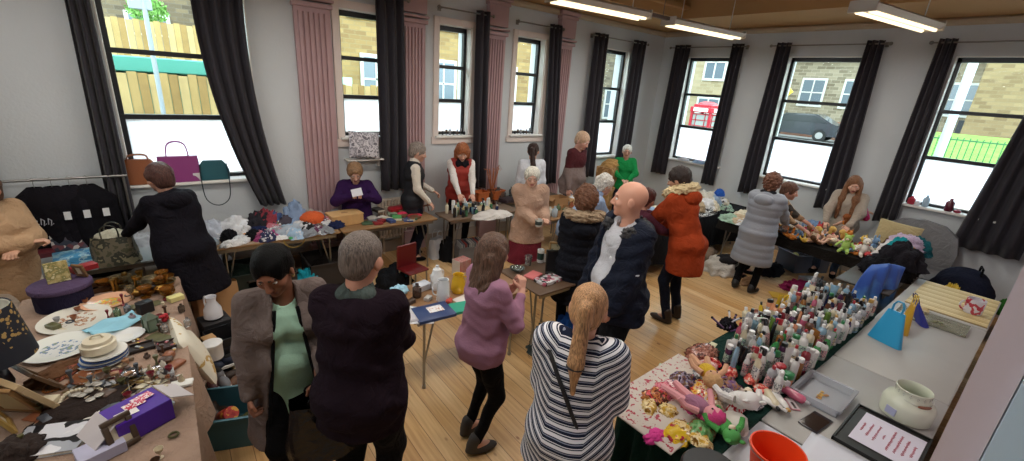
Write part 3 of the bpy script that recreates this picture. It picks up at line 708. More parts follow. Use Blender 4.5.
def folds(seed, amp, fr=16., zs=1.):
    r = np.random.RandomState(seed); W = [(r.randn(3)*fr*np.array([1, 1, zs]), r.rand()*6) for _ in range(5)]
    def f(P):
        s = 0
        for w_, ph in W: s = s+np.sin(P@w_+ph+1.3*np.sin(P@(w_[[1, 2, 0]]*.6)))
        return amp*s/2.2
    return f
def puffer(step, amp, z0=0.):
    return lambda P: amp*(1-2*np.abs(np.sin(PI*(P[..., 2]-z0)/step))**.6)
def hair_mat(col, curly=False):
    key = ('hair', col, curly)
    if key in _mc: return _mc[key]
    m, nt, b = node_mat('m_hair'); N = nt.nodes.new; L = nt.links.new
    tc = N('ShaderNodeTexCoord'); mp = N('ShaderNodeMapping'); mp.inputs['Scale'].default_value = (1, 1, 1) if curly else (1, 1, .12); L(tc.outputs['Object'], mp.inputs['Vector'])
    n = N('ShaderNodeTexNoise'); n.inputs['Scale'].default_value = 110 if curly else 160; n.inputs['Detail'].default_value = 3; n.inputs['Distortion'].default_value = .6; L(mp.outputs['Vector'], n.inputs['Vector'])
    r = N('ShaderNodeValToRGB'); c = lin(hx(col)); r.color_ramp.elements[0].position = .32; r.color_ramp.elements[0].color = (*[v*.42 for v in c], 1); r.color_ramp.elements[1].position = .68; r.color_ramp.elements[1].color = (*[min(1, v*1.5) for v in c], 1)
    L(n.outputs['Fac'], r.inputs['Fac']); L(r.outputs['Color'], b.inputs['Base Color']); b.inputs['Roughness'].default_value = .5; b.inputs['Specular IOR Level'].default_value = .35 if max(c) > .01 else .12
    bp = N('ShaderNodeBump'); bp.inputs['Strength'].default_value = .9; bp.inputs['Distance'].default_value = .006; L(n.outputs['Fac'], bp.inputs['Height']); L(bp.outputs['Normal'], b.inputs['Normal'])
    _mc[key] = m; return m
class Person:
    """local frame: facing +y, x to the person's right, z up; sized by height H"""
    def __init__(s, label, pos, face, H=1.68, build=1., bust=0., lean=0., side=0., twist=0., head=(0, 0, 0), lh=None, rh=None, le=(-.28, -.8, -.6), re=(.28, -.8, -.6), sit=None, lf=None, rf=None, skin='#c99a80', vox=.012, hipz=None, sag=0., grip=.6, lhd=None, rhd=None, fit=1.):
        s.sc = k = H/1.70; s.b = build; s.vox = vox; s.H = H; s.bust = bust; s.grip = grip; s.sit = sit
        s.root = thing('person', label, 'person', pos, face)
        hz = (hipz if hipz else .90*k) if sit is None else sit+.09
        s.pel = np.array([0, -.03*(lean > .2), hz]); s.R = Rz(twist)@Rx(-lean)@Ry(side)
        T = lambda x, y, z: s.pel+s.R@(np.array([x, y, z])*k)
        s.T = T; s.waist = T(0, 0, .17); s.chest = T(0, .01, .36); s.neck = T(0, -.012, .545)
        s.shL, s.shR = T(-.16*(.9+.1*build), -.01, .485), T(.16*(.9+.1*build), -.01, .485)
        pitch, yaw, tilt = head; s.HR = Rz(twist)@Rz(-yaw)@Rx(pitch)@Ry(tilt); s.hs = 1.1*k; s.hc = s.neck+(s.R@np.array([0, .01, .05])+s.HR@np.array([0, .012, .093]))*k
        hipL, hipR = s.pel+s.R@np.array([-.085, 0, -.02])*k, s.pel+s.R@np.array([.085, 0, -.02])*k; s.hipL, s.hipR = hipL, hipR
        if lf is None: lf = (-.11, 0, 0) if sit is None else (-.12, .42, 0)
        if rf is None: rf = (.11, .02, 0) if sit is None else (.12, .42, 0)
        s.ankL = np.array([lf[0], lf[1]-.03, lf[2]+.08]); s.ankR = np.array([rf[0], rf[1]-.03, rf[2]+.08])
        s.kneeL, s.ankL = ik(hipL, s.ankL, .42*k, .42*k, (-.12, 1, .1)); s.kneeR, s.ankR = ik(hipR, s.ankR, .42*k, .42*k, (.12, 1, .1))
        lh = np.array(lh, float) if lh is not None else s.shL+np.array([-.08, .06, -.54*k]); rh = np.array(rh, float) if rh is not None else s.shR+np.array([.08, .06, -.54*k])
        s.elL, s.wrL = ik(s.shL, lh, .285*k, .25*k, le); s.elR, s.wrR = ik(s.shR, rh, .285*k, .25*k, re)
        s.hdL = unit(lhd) if lhd is not None else unit(s.wrL-s.elL); s.hdR = unit(rhd) if rhd is not None else unit(s.wrR-s.elR)
        s.skin = mat(skin, .55, var=.04, vscale=12, spec=.4); s.skinh = skin
    # ------- pieces of the field
    def torso(s, D, g=0., k=.05, hips=True, up=True):
        c, b, T, R = s.sc, s.b, s.T, s.R
        D.ecap(T(0, 0, .02), T(0, .0, .18), ((.150*b+g)*c, (.105*b+g)*c), ((.128*b+g)*c, (.092*b+g)*c), R, k)
        D.ecap(T(0, 0, .18), T(0, .0, .38), ((.130*b+g)*c, (.092*b+g)*c), ((.158*(.5+.5*b)+g)*c, (.105*(.5+.5*b)+g)*c), R, k)
        D.ecap(T(0, -.01, .38), T(0, -.015, .465), ((.150*(.6+.4*b)+g)*c, (.098+g)*c), ((.115+g)*c, (.068+g)*c), R, k)
        D.cap(T(-.13, -.012, .472), T(.13, -.012, .472), (.050+g*.6)*c, k=k)
        if b > 1.02: D.ell(T(0, .05*b, .12), ((.13*b+g)*c, (.10*b+g)*c, .14*c), R, k)
        if s.bust:
            for x in (-.07, .07): D.ell(T(x, .075, .34), ((.07+g)*c, (.045+.03*s.bust+g)*c, .075*c), R, .04)
        if hips: D.ell(T(0, -.035, -.01), ((.155*b+g)*c, (.115*b+g)*c, .12*c), R, k)
    def arm(s, D, sd, g=0., frac=1., k=.03, gw=None):
        sh, el, wr = (s.shL, s.elL, s.wrL) if sd < 0 else (s.shR, s.elR, s.wrR); c = s.sc; b = .85+.15*s.b; gw = g if gw is None else gw
        D.cap(sh, sh+(el-sh)*min(1, frac*2), (.053*b+g)*c, (.043*b+g)*c if frac >= .5 else (.05*b+g)*c, k)
        if frac > .5: D.cap(el, el+(wr-el)*(frac-.5)*2, (.043*b+g)*c, (.028+gw)*c, k)
    def leg(s, D, sd, g=0., frac=1., k=.03, gw=None):
        hp, kn, an = (s.hipL, s.kneeL, s.ankL) if sd < 0 else (s.hipR, s.kneeR, s.ankR); c = s.sc; b = s.b; gw = g if gw is None else gw
        D.cap(hp, kn, (.085*b+g)*c, (.055*(.6+.4*b)+g)*c, k)
        if frac > .5: D.cap(kn, kn+(an-kn)*(frac-.5)*2, (.052*(.6+.4*b)+g)*c, (.036+gw)*c, k)
    def headf(s, D):
        c = s.hs; h = s.hc; R = s.HR; Q = lambda x, y, z: h+R@(np.array([x, y, z])*c)
        D.cap(s.neck+s.R@np.array([0, -.005, -.03])*c, h+R@np.array([0, -.015, -.05])*c, .054*c, .05*c, .03)
        D.ell(Q(0, -.012, .025), (.077*c, .095*c, .090*c), R, .03)
        D.ell(Q(0, .02, -.03), (.060*c, .072*c, .078*c), R, .035)
        D.ell(Q(0, .068, -.083), (.026*c, .022*c, .02*c), R, .02)         # chin
        D.cap(Q(-.03, .078, .028), Q(.03, .078, .028), .012*c, k=.012)     # brow
        D.cap(Q(0, .088, .012), Q(0, .105, -.022), .008*c, .013*c, .012)     # nose
        for x in (-1, 1):
            D.ell(Q(x*.040, .060, -.018), (.022*c, .022*c, .02*c), R, .02)    # cheeks
            D.ell(Q(x*.031, .092, .010), (.014*c, .010*c, .009*c), R, .006, True)
            D.ell(Q(x*.080, -.005, -.008), (.010*c, .020*c, .032*c), R@Rz(-x*.3), .008)  # ears
            D.ell(Q(x*.010, .098, -.026), (.009*c, .01*c, .008*c), R, .008)
        D.cap(Q(-.018, .086, -.050), Q(.018, .086, -.050), .0068*c, k=.006); D.cap(Q(-.014, .085, -.060), Q(.014, .085, -.060), .0075*c, k=.006)
    def hand(s, D, sd):
        c = s.sc; w = s.wrL if sd < 0 else s.wrR; d = s.hdL if sd < 0 else s.hdR; el = s.elL if sd < 0 else s.elR
        D.cap(w-unit(w-el)*.05*c, w, .030*c, .026*c, .01)
        n = np.array([-sd*.25, .15, -1.]); n = unit(n-d*(n@d)) if abs(n@d) < .97 else unit(np.cross(d, [0, 1, 0]))   # palm side
        if abs(d[2]) > .8: n = unit(np.array([-sd, 0, 0])-d*(-sd*d[0]))
        a = np.cross(d, n); a = unit(a)*(1 if sd > 0 else -1)       # towards the thumb side
        if abs(d[2]) <= .8 and a[0]*(-sd) < 0: a = -a
        D.ecap(w+d*.02*c, w+d*.075*c, (.030*c, .013*c), (.038*c, .012*c), np.stack([a, n, d], 1), .012)
        g = s.grip
        for i, (o, L) in enumerate(((.030, .072), (.010, .080), (-.010, .075), (-.029, .060))):
            p0 = w+d*.082*c+a*o*c; c1 = g*(.6+.1*i); c2 = g*1.4
            d1 = d*math.cos(c1)+n*math.sin(c1)+a*o*1.5; p1 = p0+unit(d1)*L*.48*c; d2 = d*math.cos(c1+c2)+n*math.sin(c1+c2); p2 = p1+d2*L*.5*c
            D.cap(p0, p1, .0092*c, .0085*c, .004); D.cap(p1, p2, .0085*c, .007*c, .004)
        t0 = w+d*.030*c+a*.026*c; t1 = t0+unit(a*.75+d*.6+n*.3*g)*.038*c; t2 = t1+unit(d*.9+a*.1+n*.7*g)*.030*c
        D.cap(t0, t1, .012*c, .0105*c, .006); D.cap(t1, t2, .0105*c, .008*c, .004)
    def body(s, fine=None, eyes='#3b2a20', lips='#a8615a', brow=None, bare=True):
        v = fine or s.vox; skin = s.skin
        D = SDF(s.vox*1.15); s.torso(D, -.022)
        for sd in (-1, 1): s.arm(D, sd, -.01, .99, gw=0); s.leg(D, sd, -.016, gw=0)
        D.cap(s.T(0, -.01, .46), s.neck+(s.hc-s.neck)*.4, .054*s.sc, k=.03)
        for a, b_ in ((s.ankL, -1), (s.ankR, 1)): D.cap(a, a+np.array([b_*.02, .13, -.045])*s.sc, .035*s.sc, .028*s.sc, .02)
        V, F = D.mesh()
        H = SDF(min(v, .0065)); s.headf(H); V2, F2 = H.mesh()
        Vs, Fs = [V, V2], [F, F2+len(V)]; n = len(V)+len(V2)
        for sd in (-1, 1):
            Hd = SDF(min(v, .0052)); s.hand(Hd, sd); V3, F3 = Hd.mesh(); Vs.append(V3); Fs.append(F3+n); n += len(V3)
        V = np.concatenate(Vs); F = np.concatenate(Fs)
        c = s.hs
        def mi(C):
            L = (C-s.hc)@s.HR/c
            return ((np.abs(L[:, 0]) < .021) & (L[:, 1] > .07) & (L[:, 2] < -.044) & (L[:, 2] > -.066)).astype(int)
        o = np_obj('body', V, F, [skin, mat(lips, .5)], s.root, mi)
        # eyes and brows
        for x in (-1, 1):
            e = s.hc+s.HR@(np.array([x*.031, .0745, .010])*c)
            M = Matrix([list(r) for r in s.HR])
            mb = MB(); mb.ell((0, 0, 0), (.0125*c, .0125*c, .0105*c), seg=12, rings=8); mb.ell((0, .0085*c, -.001), (.0055*c, .0048*c, .0055*c), 1, seg=8, rings=6)
            q = part('eye', mb, [mat('#ece6e0', .3), mat(eyes, .2)], s.root); q.location = tuple(e); q.rotation_euler = M.to_euler()
        if brow:
            for x in (-1, 1):
                B = SDF(.004); B.cap(s.hc+s.HR@(np.array([x*.015, .089, .030])*c), s.hc+s.HR@(np.array([x*.045, .078, .032])*c), .0058*c, .004*c); sdf_obj('eyebrow', B, [mat(brow, .8)], s.root)
        return o
    # ------- clothes
    def top(s, m, g=.018, hem=-.08, sleeve=.97, k=.05, name='jumper', disp=None, gs=None, flare=0., neck=.515, opn=None, vest=False, gw=None, label=None, collar=0., depth=0., vox=None):
        D = SDF(vox or s.vox); s.torso(D, g, k, hips=hem < .02); T = s.T; c = s.sc
        if hem < -.05:
            if s.sit is None: a = T(0, 0, 0); e = a+(s.R@np.array([0, 0, hem*c]))*.4+np.array([0, 0, hem*c])*.6
            else: a = T(0, 0, 0); e = a+np.array([0, min(.3, -hem), -.02])
            bb = s.b; D.ecap(a, e, ((.158*bb+g)*c, (.118*bb+g)*c), ((.158*bb+g+flare)*c, (.118*bb+g+flare*.8+depth)*c), np.eye(3) if s.sit is None else s.R, k)
        if not vest:
            for sd in (-1, 1): s.arm(D, sd, gs if gs is not None else g*.55, .5+sleeve*.5 if sleeve > 0 else .5+sleeve, .035, gw)
        else:
            for q in (s.shL, s.shR): D.ell(q+(s.neck-q)*.28, (.05*c, .06*c, .05*c), s.R, .03)
        if collar: D.cap(T(0, -.012, .50), s.neck+(s.hc-s.neck)*collar, (.060+g)*c, (.056+g*.6)*c, .03)
        pel, R = s.pel, s.R
        Lc = lambda P: ((P-pel)@R)/c
        if hem > -.05: D.cut(lambda P: (hem-Lc(P)[..., 2]))
        elif s.sit is None:
            hz = pel[2]+hem*c+(.6 if False else 0); D.cut(lambda P: hz-P[..., 2])
        if neck and not collar:
            nb = T(0, .015, neck+.03); D.cut(lambda P: (.062*c-np.linalg.norm((P-nb)*np.array([1, 1, .8]), axis=-1)))
        if opn:     # (half width at the hem, half width at the neck): front opening
            def f(P):
                L = Lc(P); t = np.clip((L[..., 2]-min(hem, 0))/(.5-min(hem, 0)), 0, 1); return np.minimum(opn[0]+(opn[1]-opn[0])*t-np.abs(L[..., 0]-(opn[2] if len(opn) > 2 else 0)), L[..., 1]-.0)
            D.cut(f)
        return sdf_obj(name, D, m, s.root, disp, label=label)
    def trousers(s, m, g=.012, gw=.015, name='trousers', frac=1., disp=None, top=.04):
        D = SDF(s.vox); c = s.sc
        D.ecap(s.T(0, 0, 0), s.T(0, 0, .09), ((.15*s.b+g)*c, (.108*s.b+g)*c), ((.135*s.b+g)*c, (.098*s.b+g)*c), s.R, .04); D.ell(s.T(0, -.03, -.02), ((.155*s.b+g)*c, (.118*s.b+g)*c, .12*c), s.R, .04)
        for sd in (-1, 1): s.leg(D, sd, g, frac, .03, gw)
        D.cut(lambda P: ((P-s.pel)@s.R)[..., 2]/c-.13)
        return sdf_obj(name, D, m, s.root, disp or folds(3, .004, 22, .6))
    def skirt(s, m, hem, r0=.17, r1=.24, name='skirt', disp=None):
        D = SDF(s.vox); c = s.sc; b = s.b; a = s.T(0, 0, .02); e = np.array([(s.ankL[0]+s.ankR[0])/2, (s.ankL[1]+s.ankR[1])/2+.02, hem-.1])
        D.ecap(a, e, (r0*b*c, r0*.78*b*c), (r1*b*c, r1*.85*b*c), np.eye(3), .04); D.cut(lambda P: hem-P[..., 2]); return sdf_obj(name, D, m, s.root, disp or folds(9, .008, 14, .15))
    def shoes(s, m, sole='#22201f', boot=0.):
        c = s.sc
        for an, sd in ((s.ankL, -1), (s.ankR, 1)):
            f = unit([sd*.18, 1, 0]); D = SDF(min(s.vox, .009)); z = an[2]-.08+.03*1
            D.ell(an+f*.055*c+np.array([0, 0, -.045]), (.047*c, .13*c, .04*c), Rz(-sd*.18), .02); D.cap(an+f*-.02, an+np.array([0, 0, .03+boot]), .045*c, .047*c, .03)
            zz = an[2]-.08; D.cut(lambda P, zz=zz: zz+.006-P[..., 2])
            def mi(C, zz=zz): return (C[:, 2] < zz+.024).astype(int)
            sdf_obj('shoe', D, [m, mat(sole, .8)], s.root, mi=mi)
    def hair(s, col, style='short', seed=1, vol=.0, label=None, col2=None, hv=None):
        c = s.hs; h = s.hc; R = s.HR; Q = lambda x, y, z: h+R@(np.array([x, y, z])*c)
        D = SDF(hv or min(s.vox, .008)); v = vol
        D.ell(Q(0, -.016, .032), ((.084+v)*c, (.101+v)*c, (.094+v)*c), R, .02)
        if style in ('short', 'bob', 'long', 'curly', 'pony', 'crop'):
            D.ell(Q(0, -.045, -.02), ((.072+v)*c, (.062+v)*c, (.07+v)*c), R, .02)
        if style == 'bob':
            for x in (-1, 1): D.cap(Q(x*.075, -.01, .01), Q(x*.077, -.005, -.085), (.028+v)*c, (.026+v*.8)*c, .03)
            D.ecap(Q(0, -.06, 0), Q(0, -.065, -.09), (.08*c, .035*c), (.082*c, .032*c), R, .03)
        if style == 'long':
            L = .30
            for x in (-1, 1):
                D.cap(Q(x*.072, .0, .01), s.T(x*.085, .10, .46), (.030+v)*c, .042*c, .03); D.cap(s.T(x*.085, .10, .46), s.T(x*.09, .17, .16), .042*c, .022*c, .03)
            D.ecap(Q(0, -.06, 0), s.T(0, -.10, .36), (.085*c, .035*c), (.09*c, .03*c), s.R, .04)
        if style == 'longback':
            D.ell(Q(0, -.045, -.02), ((.076+v)*c, (.066+v)*c, (.08+v)*c), R, .02)
            for x in (-1, 1): D.cap(Q(x*.074, -.01, .01), s.T(x*.09, -.035, .47), (.030+v)*c, .034*c, .03)
            D.ecap(Q(0, -.06, -.02), s.T(0, -.085, .43), (.085*c, .035*c), (.10*c, .035*c), s.R, .04)
        if style == 'pony':
            D.ell(Q(0, -.125, .02), (.028*c, .03*c, .03*c), R, .02); D.cap(Q(0, -.13, .01), s.T(0, -.13, .46), .030*c, .040*c, .02); D.cap(s.T(0, -.13, .46), s.T(.01, -.135, .30), .040*c, .016*c, .02)
        if style == 'bun': D.ell(Q(0, -.045, -.02), (.074*c, .066*c, .074*c), R, .02); D.ell(Q(0, -.115, -.03), (.045*c, .04*c, .045*c), R, .015)
        # face window
        cy = .045 if style in ('crop',) else .062
        D.ell(Q(0, .105, -.035), (.062*c, cy*c+.02*c, .098*c), R, .01, True)
        if style in ('short', 'crop'):
            def f(P):
                L = (P-h)@R/c; return np.minimum(-.03-L[..., 2], .03+L[..., 1])
            D.cut(f); D.cut(lambda P: -.085-((P-h)@R/c)[..., 2])
        amp = {'curly': .011, 'crop': .001}.get(style, .0035); fr = {'curly': 75, 'crop': 90}.get(style, 55)
        zs = 1. if style in ('curly', 'crop', 'short') else .12
        mt = hair_mat(col, style == 'curly')
        return sdf_obj('hair', D, mt, s.root, folds(seed, amp, fr, zs), label=label, relax=0 if style == 'curly' else 1)
    def L(s, p): return Vector(s.root.location)+Matrix.Rotation(s.root.rotation_euler[2], 3, 'Z')@Vector(tuple(p))
def local(p, pos, face):
    """world point to a person's local frame"""
    d = np.array(p, float)-np.array(pos, float); return Rz(-face)@d
# ================================================================ THE PEOPLE AT THE SALE
def facing(x, y, rel):
    """heading; rel 0 = away from the camera, 90 = to image right, 180 = to the camera"""
    ph = math.degrees(math.atan2(y-CAM[1], x-CAM[0])); return math.radians(ph-rel-90)
def mk(label, hp, rel, lh=None, rh=None, **kw):
    """hp: where the top of the head shows; the figure stands wherever that puts it at its own height"""
    H = kw.get('H', 1.68); g = at(hp[0], hp[1], H*.97 if kw.get('sit') is None else kw['sit']+.9); x, y = g[0], g[1]
    lhw = None if lh is None else (at(*lh) if len(lh) == 3 else None); rhw = None if rh is None else (at(*rh) if len(rh) == 3 else None)
    kw0 = dict(kw)
    for q in range(3):
        f = facing(x, y, rel); pos = (x, y, 0); kw = dict(kw0)
        W = lambda p: None if p is None else local(p, pos, f)
        for n in ('lf', 'rf'):
            w = kw.pop(n+'w', None)
            if w is not None: kw[n] = W(at(w[0], w[1], 0))
        for n in ('lhd', 'rhd'):
            w = kw.pop(n+'w', None)
            if w is not None: kw[n] = Rz(-f)@np.array(w, float)
        L = W(lhw) if lhw is not None else (None if lh is None else np.array(lh[1:], float)); R_ = W(rhw) if rhw is not None else (None if rh is None else np.array(rh[1:], float))
        p = Person(label, pos, f, lh=L, rh=R_, **kw)
        if q == 2: return p
        t = p.hc+p.HR@np.array([0, -.01, .12])*p.hs; w = at(hp[0], hp[1], t[2]); d = Rz(f)@t; x, y = w[0]-d[0], w[1]-d[1]
        bpy.data.objects.remove(p.root)
black_f = fab('#0e0e11', .1); navy_f = fab('#141927', .1); denim = fab('#39485f', .2)
def knit(h, sc=160, v=.1): return mat(h, .95, bump=.7, scale=sc, var=v, vscale=10, spec=.1)
def stripes():
    m, nt, b = node_mat('m_striped_jersey'); N = nt.nodes.new; L = nt.links.new
    tc = N('ShaderNodeTexCoord'); sp = N('ShaderNodeSeparateXYZ'); L(tc.outputs['Object'], sp.inputs[0])
    ns = N('ShaderNodeTexNoise'); ns.inputs['Scale'].default_value = 5; L(tc.outputs['Object'], ns.inputs['Vector'])
    ab = N('ShaderNodeMath'); ab.operation = 'ABSOLUTE'; L(sp.outputs[0], ab.inputs[0]); s2 = N('ShaderNodeMath'); s2.operation = 'SUBTRACT'; s2.inputs[1].default_value = .10; L(ab.outputs[0], s2.inputs[0]); s3 = N('ShaderNodeMath'); s3.operation = 'MAXIMUM'; s3.inputs[1].default_value = 0; L(s2.outputs[0], s3.inputs[0]); s4 = N('ShaderNodeMath'); s4.operation = 'MULTIPLY_ADD'; s4.inputs[1].default_value = -.75; L(s3.outputs[0], s4.inputs[0]); L(sp.outputs[2], s4.inputs[2])
    a = N('ShaderNodeMath'); a.operation = 'MULTIPLY_ADD'; a.inputs[1].default_value = .02; L(ns.outputs['Fac'], a.inputs[0]); L(s4.outputs[0], a.inputs[2])
    c = N('ShaderNodeMath'); c.operation = 'MULTIPLY'; c.inputs[1].default_value = 1/.044; L(a.outputs[0], c.inputs[0])
    f = N('ShaderNodeMath'); f.operation = 'FRACT'; L(c.outputs[0], f.inputs[0])
    r = N('ShaderNodeValToRGB'); r.color_ramp.interpolation = 'CONSTANT'; e = r.color_ramp.elements
    for i, (p, col) in enumerate([(0, '#e6e6ea'), (.34, '#2c3346'), (.46, '#e6e6ea'), (.54, '#20263a'), (.80, '#8f95a6'), (.9, '#2c3346')]):
        q = e[i] if i < 2 else e.new(p); q.position = p; q.color = (*lin(hx(col)), 1)
    L(f.outputs[0], r.inputs['Fac']); L(r.outputs['Color'], b.inputs['Base Color']); b.inputs['Roughness'].default_value = .95; b.inputs['Specular IOR Level'].default_value = .1; return m
def glasses(p, col='#2a2420'):
    c = p.sc; r = thing('glasses_tmp', None, None); bpy.data.objects.remove(r)
    mb = MB()
    for x in (-1, 1):
        pts = [p.hc+p.HR@(np.array([x*.032+.023*math.cos(t), .098, .008+.017*math.sin(t)])*c) for t in [2*PI*i/12 for i in range(12)]]; mb.tube([tuple(q) for q in pts], .0022, 5, closed=True)
        mb.tube([tuple(p.hc+p.HR@(np.array(q)*c)) for q in ((x*.055, .096, .010), (x*.078, .06, .010), (x*.084, 0, .006))], .002, 5)
    mb.tube([tuple(p.hc+p.HR@(np.array(q)*c)) for q in ((-.010, .1, .010), (.010, .1, .010))], .002, 5)
    o = part('glasses', mb, [mat(col, .3)], p.root); return o
def fur_collar(p, m, r=.045, back=.07, name='fur_hood_trim', w=.12, up=.50):
    D = SDF(.009); pts = [p.T(w*math.sin(t), .02-back*math.cos(t)-.01, up+.02*math.cos(t)) for t in np.linspace(-2.3, 2.3, 9)]
    for a, b in zip(pts[:-1], pts[1:]): D.cap(a, b, r*p.sc, k=.03)
    return sdf_obj(name, D, m, p.root, folds(5, .012, 95), relax=0)
def hood_down(p, m, vox=.012, disp=None, z=.47):
    D = SDF(vox); D.ell(p.T(0, -.13, z), (.125, .075, .085), p.R@Rx(.4), .03); D.cap(p.T(-.11, -.04, z+.02), p.T(.11, -.04, z+.02), .06, k=.04); D.ell(p.T(0, -.06, z+.09), (.075, .06, .05), p.R, .02, True)
    return sdf_obj('hood', D, m, p.root, disp)
# --- mauve jumper woman -------------------------------------------------------
p = mk('person in a mauve jumper and black leggings, long brown hair, hands raised', (497, 234), 58, lh=('l', -.03, .24, 1.20), rh=('l', .08, .25, 1.24), H=1.64, build=1.14, bust=.5, lean=.05, head=(-.22, -.12, 0), skin='#cf9d88', grip=1.1, le=(-.5, -.1, -.9), re=(.5, -.2, -.9), vox=.011, lf=(-.09, .0, 0), rf=(.09, -.04, 0), lhd=(.3, .3, .7), rhd=(-.3, .2, .8))
p.body(brow='#5a4030'); p.top(mat('#9c7289', .82, bump=.4, scale=90, var=.08, vscale=8, spec=.15), g=.018, hem=-.10, sleeve=.8, disp=folds(2, .0045, 20, 2.2), neck=.5, flare=-.004); p.trousers(black_f, g=.004, gw=.0, name='leggings'); p.shoes(mat('#3a3634', .7), boot=.02); p.hair('#5b4336', 'longback', 3, .006)
# --- man in dark aubergine jumper --------------------------------------------------
p = mk('person in a dark aubergine jumper, short greying hair, back turned at the book table', (364, 231), 22, lh=('l', -.06, .36, 1.10), rh=('l', .13, .38, 1.08), H=1.83, build=1.2, lean=.07, head=(-.25, .25, 0), skin='#c48e78', grip=.8, vox=.011)
p.body(brow='#6a5a50'); p.top(knit('#20161e', 140), g=.03, hem=-.17, sleeve=.98, disp=folds(5, .006, 16, 1.6), neck=.53, gw=.015); p.trousers(fab('#101116', .1), g=.02, gw=.03); p.shoes(black_f); p.hair('#6b5f58', 'crop', 4, -.002)
D = SDF(.008); D.cap(p.T(-.045, -.035, .525), p.T(.045, -.035, .525), .055, k=.03); D.cap(p.T(0, 0, .5), p.T(0, 0, .545), .075, k=.02); D.cut(lambda P, n=p.neck: .057-np.linalg.norm((P-n)[..., :2], axis=-1)); sdf_obj('shirt_collar', D, [fab('#4b5552', .1)], p.root)
# --- woman in pale green dress and taupe cardigan ---------------------------------
p = mk('person in a pale green dress and open taupe cardigan, black hair tied back', (264, 253), 176, lh=('l', -.12, .26, .96), rh=('l', .22, .10, .84), H=1.70, build=1.04, bust=.6, lean=.06, head=(-.5, .45, .1), skin='#8a5a44', grip=.9, vox=.011)
p.body(brow='#1a1310', eyes='#20140e', lips='#6e3a34'); dm = mat('#a6cdb6', .8, bump=.3, scale=60, var=.08, vscale=6)
p.top(dm, g=.006, hem=-.5, sleeve=-.2, flare=.005, disp=folds(2, .004, 14, .6), name='dress', neck=.48, vest=True)
p.top(knit('#6f625e', 150), g=.040, hem=-.42, sleeve=.97, opn=(.17, .055), flare=.05, gs=.02, disp=folds(8, .007, 14, .7), name='cardigan', neck=.5)
mb = MB()
for sx in (-1, 1): mb.tube([tuple(p.T(sx*(.165-.11*t), .150*(1-.2*t)+.02*math.sin(t*3), -.42+.90*t)) for t in np.linspace(0, 1, 9)], .010, 6)
part('edge_trim', mb, [black_f], p.root); p.trousers(black_f, gw=.01, name='leggings'); p.shoes(mat('#bdb6ae', .6)); p.hair('#070606', 'bun', 4, .006)
D = SDF(.005)
for x in (-1, 1): D.ell(p.hc+p.HR@np.array([x*.084, .0, -.048]), (.009, .009, .012))
sdf_obj('earrings', D, [metal('#d8c08a')], p.root)
greenw = p
# --- striped top, blonde ponytail -----------------------------------------------------
p = mk('person in a navy and white striped top with a blonde ponytail', (592, 284), 8, H=1.66, build=1.27, bust=.4, lean=.12, head=(-.3, -.05, 0), skin='#cf9d84', vox=.011, lh=('l', -.12, .32, 1.0), rh=('l', .14, .32, 1.0))
p.body(brow='#a07850'); p.top(stripes(), g=.028, hem=-.2, sleeve=.6, disp=folds(4, .006, 13, 1.4), neck=.52, gs=.035, flare=.02); p.trousers(fab('#1a1b22', .1), name='leggings'); p.shoes(black_f); p.hair('#b58a62', 'pony', 5, .002)
D = SDF(.006); D.ell(p.hc+p.HR@np.array([0, -.118, .02]), (.014, .022, .034), p.HR); sdf_obj('hair_clip', D, [mat('#2e2a30', .4)], p.root)
D = SDF(.006); D.cap(p.T(-.005, -.135, .44), p.T(.005, -.135, .44), .041, k=.001); D.cut(lambda P, q=p.T(0, -.13, .44): np.abs(P[..., 2]-q[2])-.006); sdf_obj('hair_tie', D, [mat('#23212a', .6)], p.root)
pts = [p.T(.16*math.sin(t)*1.0-.02, -.155*math.cos(t)*1.05, .16-.30*math.sin(t)+.12*math.cos(t)) for t in np.linspace(-1.5, 1.6, 15)]
mb = MB()
for a, b_ in zip(pts[:-1], pts[1:]): pass
mb.tube([tuple(q) for q in pts], .011, 6); part('bag_strap', mb, [mat('#17171a', .6)], p.root)
# --- bald man ------------------------------------------------------------------------
p = mk('bald person in a navy jacket over a grey hoodie, facing left', (634, 181), -128, H=1.93, build=1.2, head=(-.04, .62, 0), skin='#d09a82', vox=.012, lh=('l', -.20, .19, 1.0), rh=('l', .20, .19, 1.0), le=(-.9, -.6, -.2), re=(.9, -.6, -.2))
p.body(brow='#8a6a58', lips='#b8776c'); jm = mat('#101728', .85, bump=.4, scale=60, var=.1, vscale=8, spec=.25)
p.top(knit('#c2c3c9', 120), g=.026, hem=-.14, sleeve=.3, disp=folds(3, .005, 14, .5), name='hoodie', neck=.5)
p.top(jm, g=.046, hem=-.15, sleeve=.99, opn=(.05, .11), disp=folds(6, .012, 15, 1.3), name='jacket', neck=.5, gw=.03, flare=.02)
hood_down(p, jm); D = SDF(.010)
for sx in (-1, 1): D.cap(p.T(sx*.085, -.02, .53), p.T(sx*.05, .12, .40), .030, .02, .03)
D.cap(p.T(-.085, -.03, .53), p.T(.085, -.03, .53), .035, k=.03); sdf_obj('hood_lining', D, [knit('#a9a8ab', 120)], p.root, folds(2, .004, 30))
fur_collar(p, mat('#3a3a3c', .95, bump=.8, scale=80), .042, .10, w=.15, up=.50)
D = SDF(.005); D.ell(p.T(-.11, .185, .33), (.016, .006, .016), p.R); sdf_obj('jacket_badge', D, [mat('#e4e6ea', .5)], p.root)
D = SDF(.005); D.ell(p.elL+np.array([-.075, 0, .05]), (.006, .022, .008)); sdf_obj('sleeve_logo', D, [mat('#d8dade', .5)], p.root)
p.trousers(fab('#17181d'), g=.02, gw=.02); p.shoes(black_f)
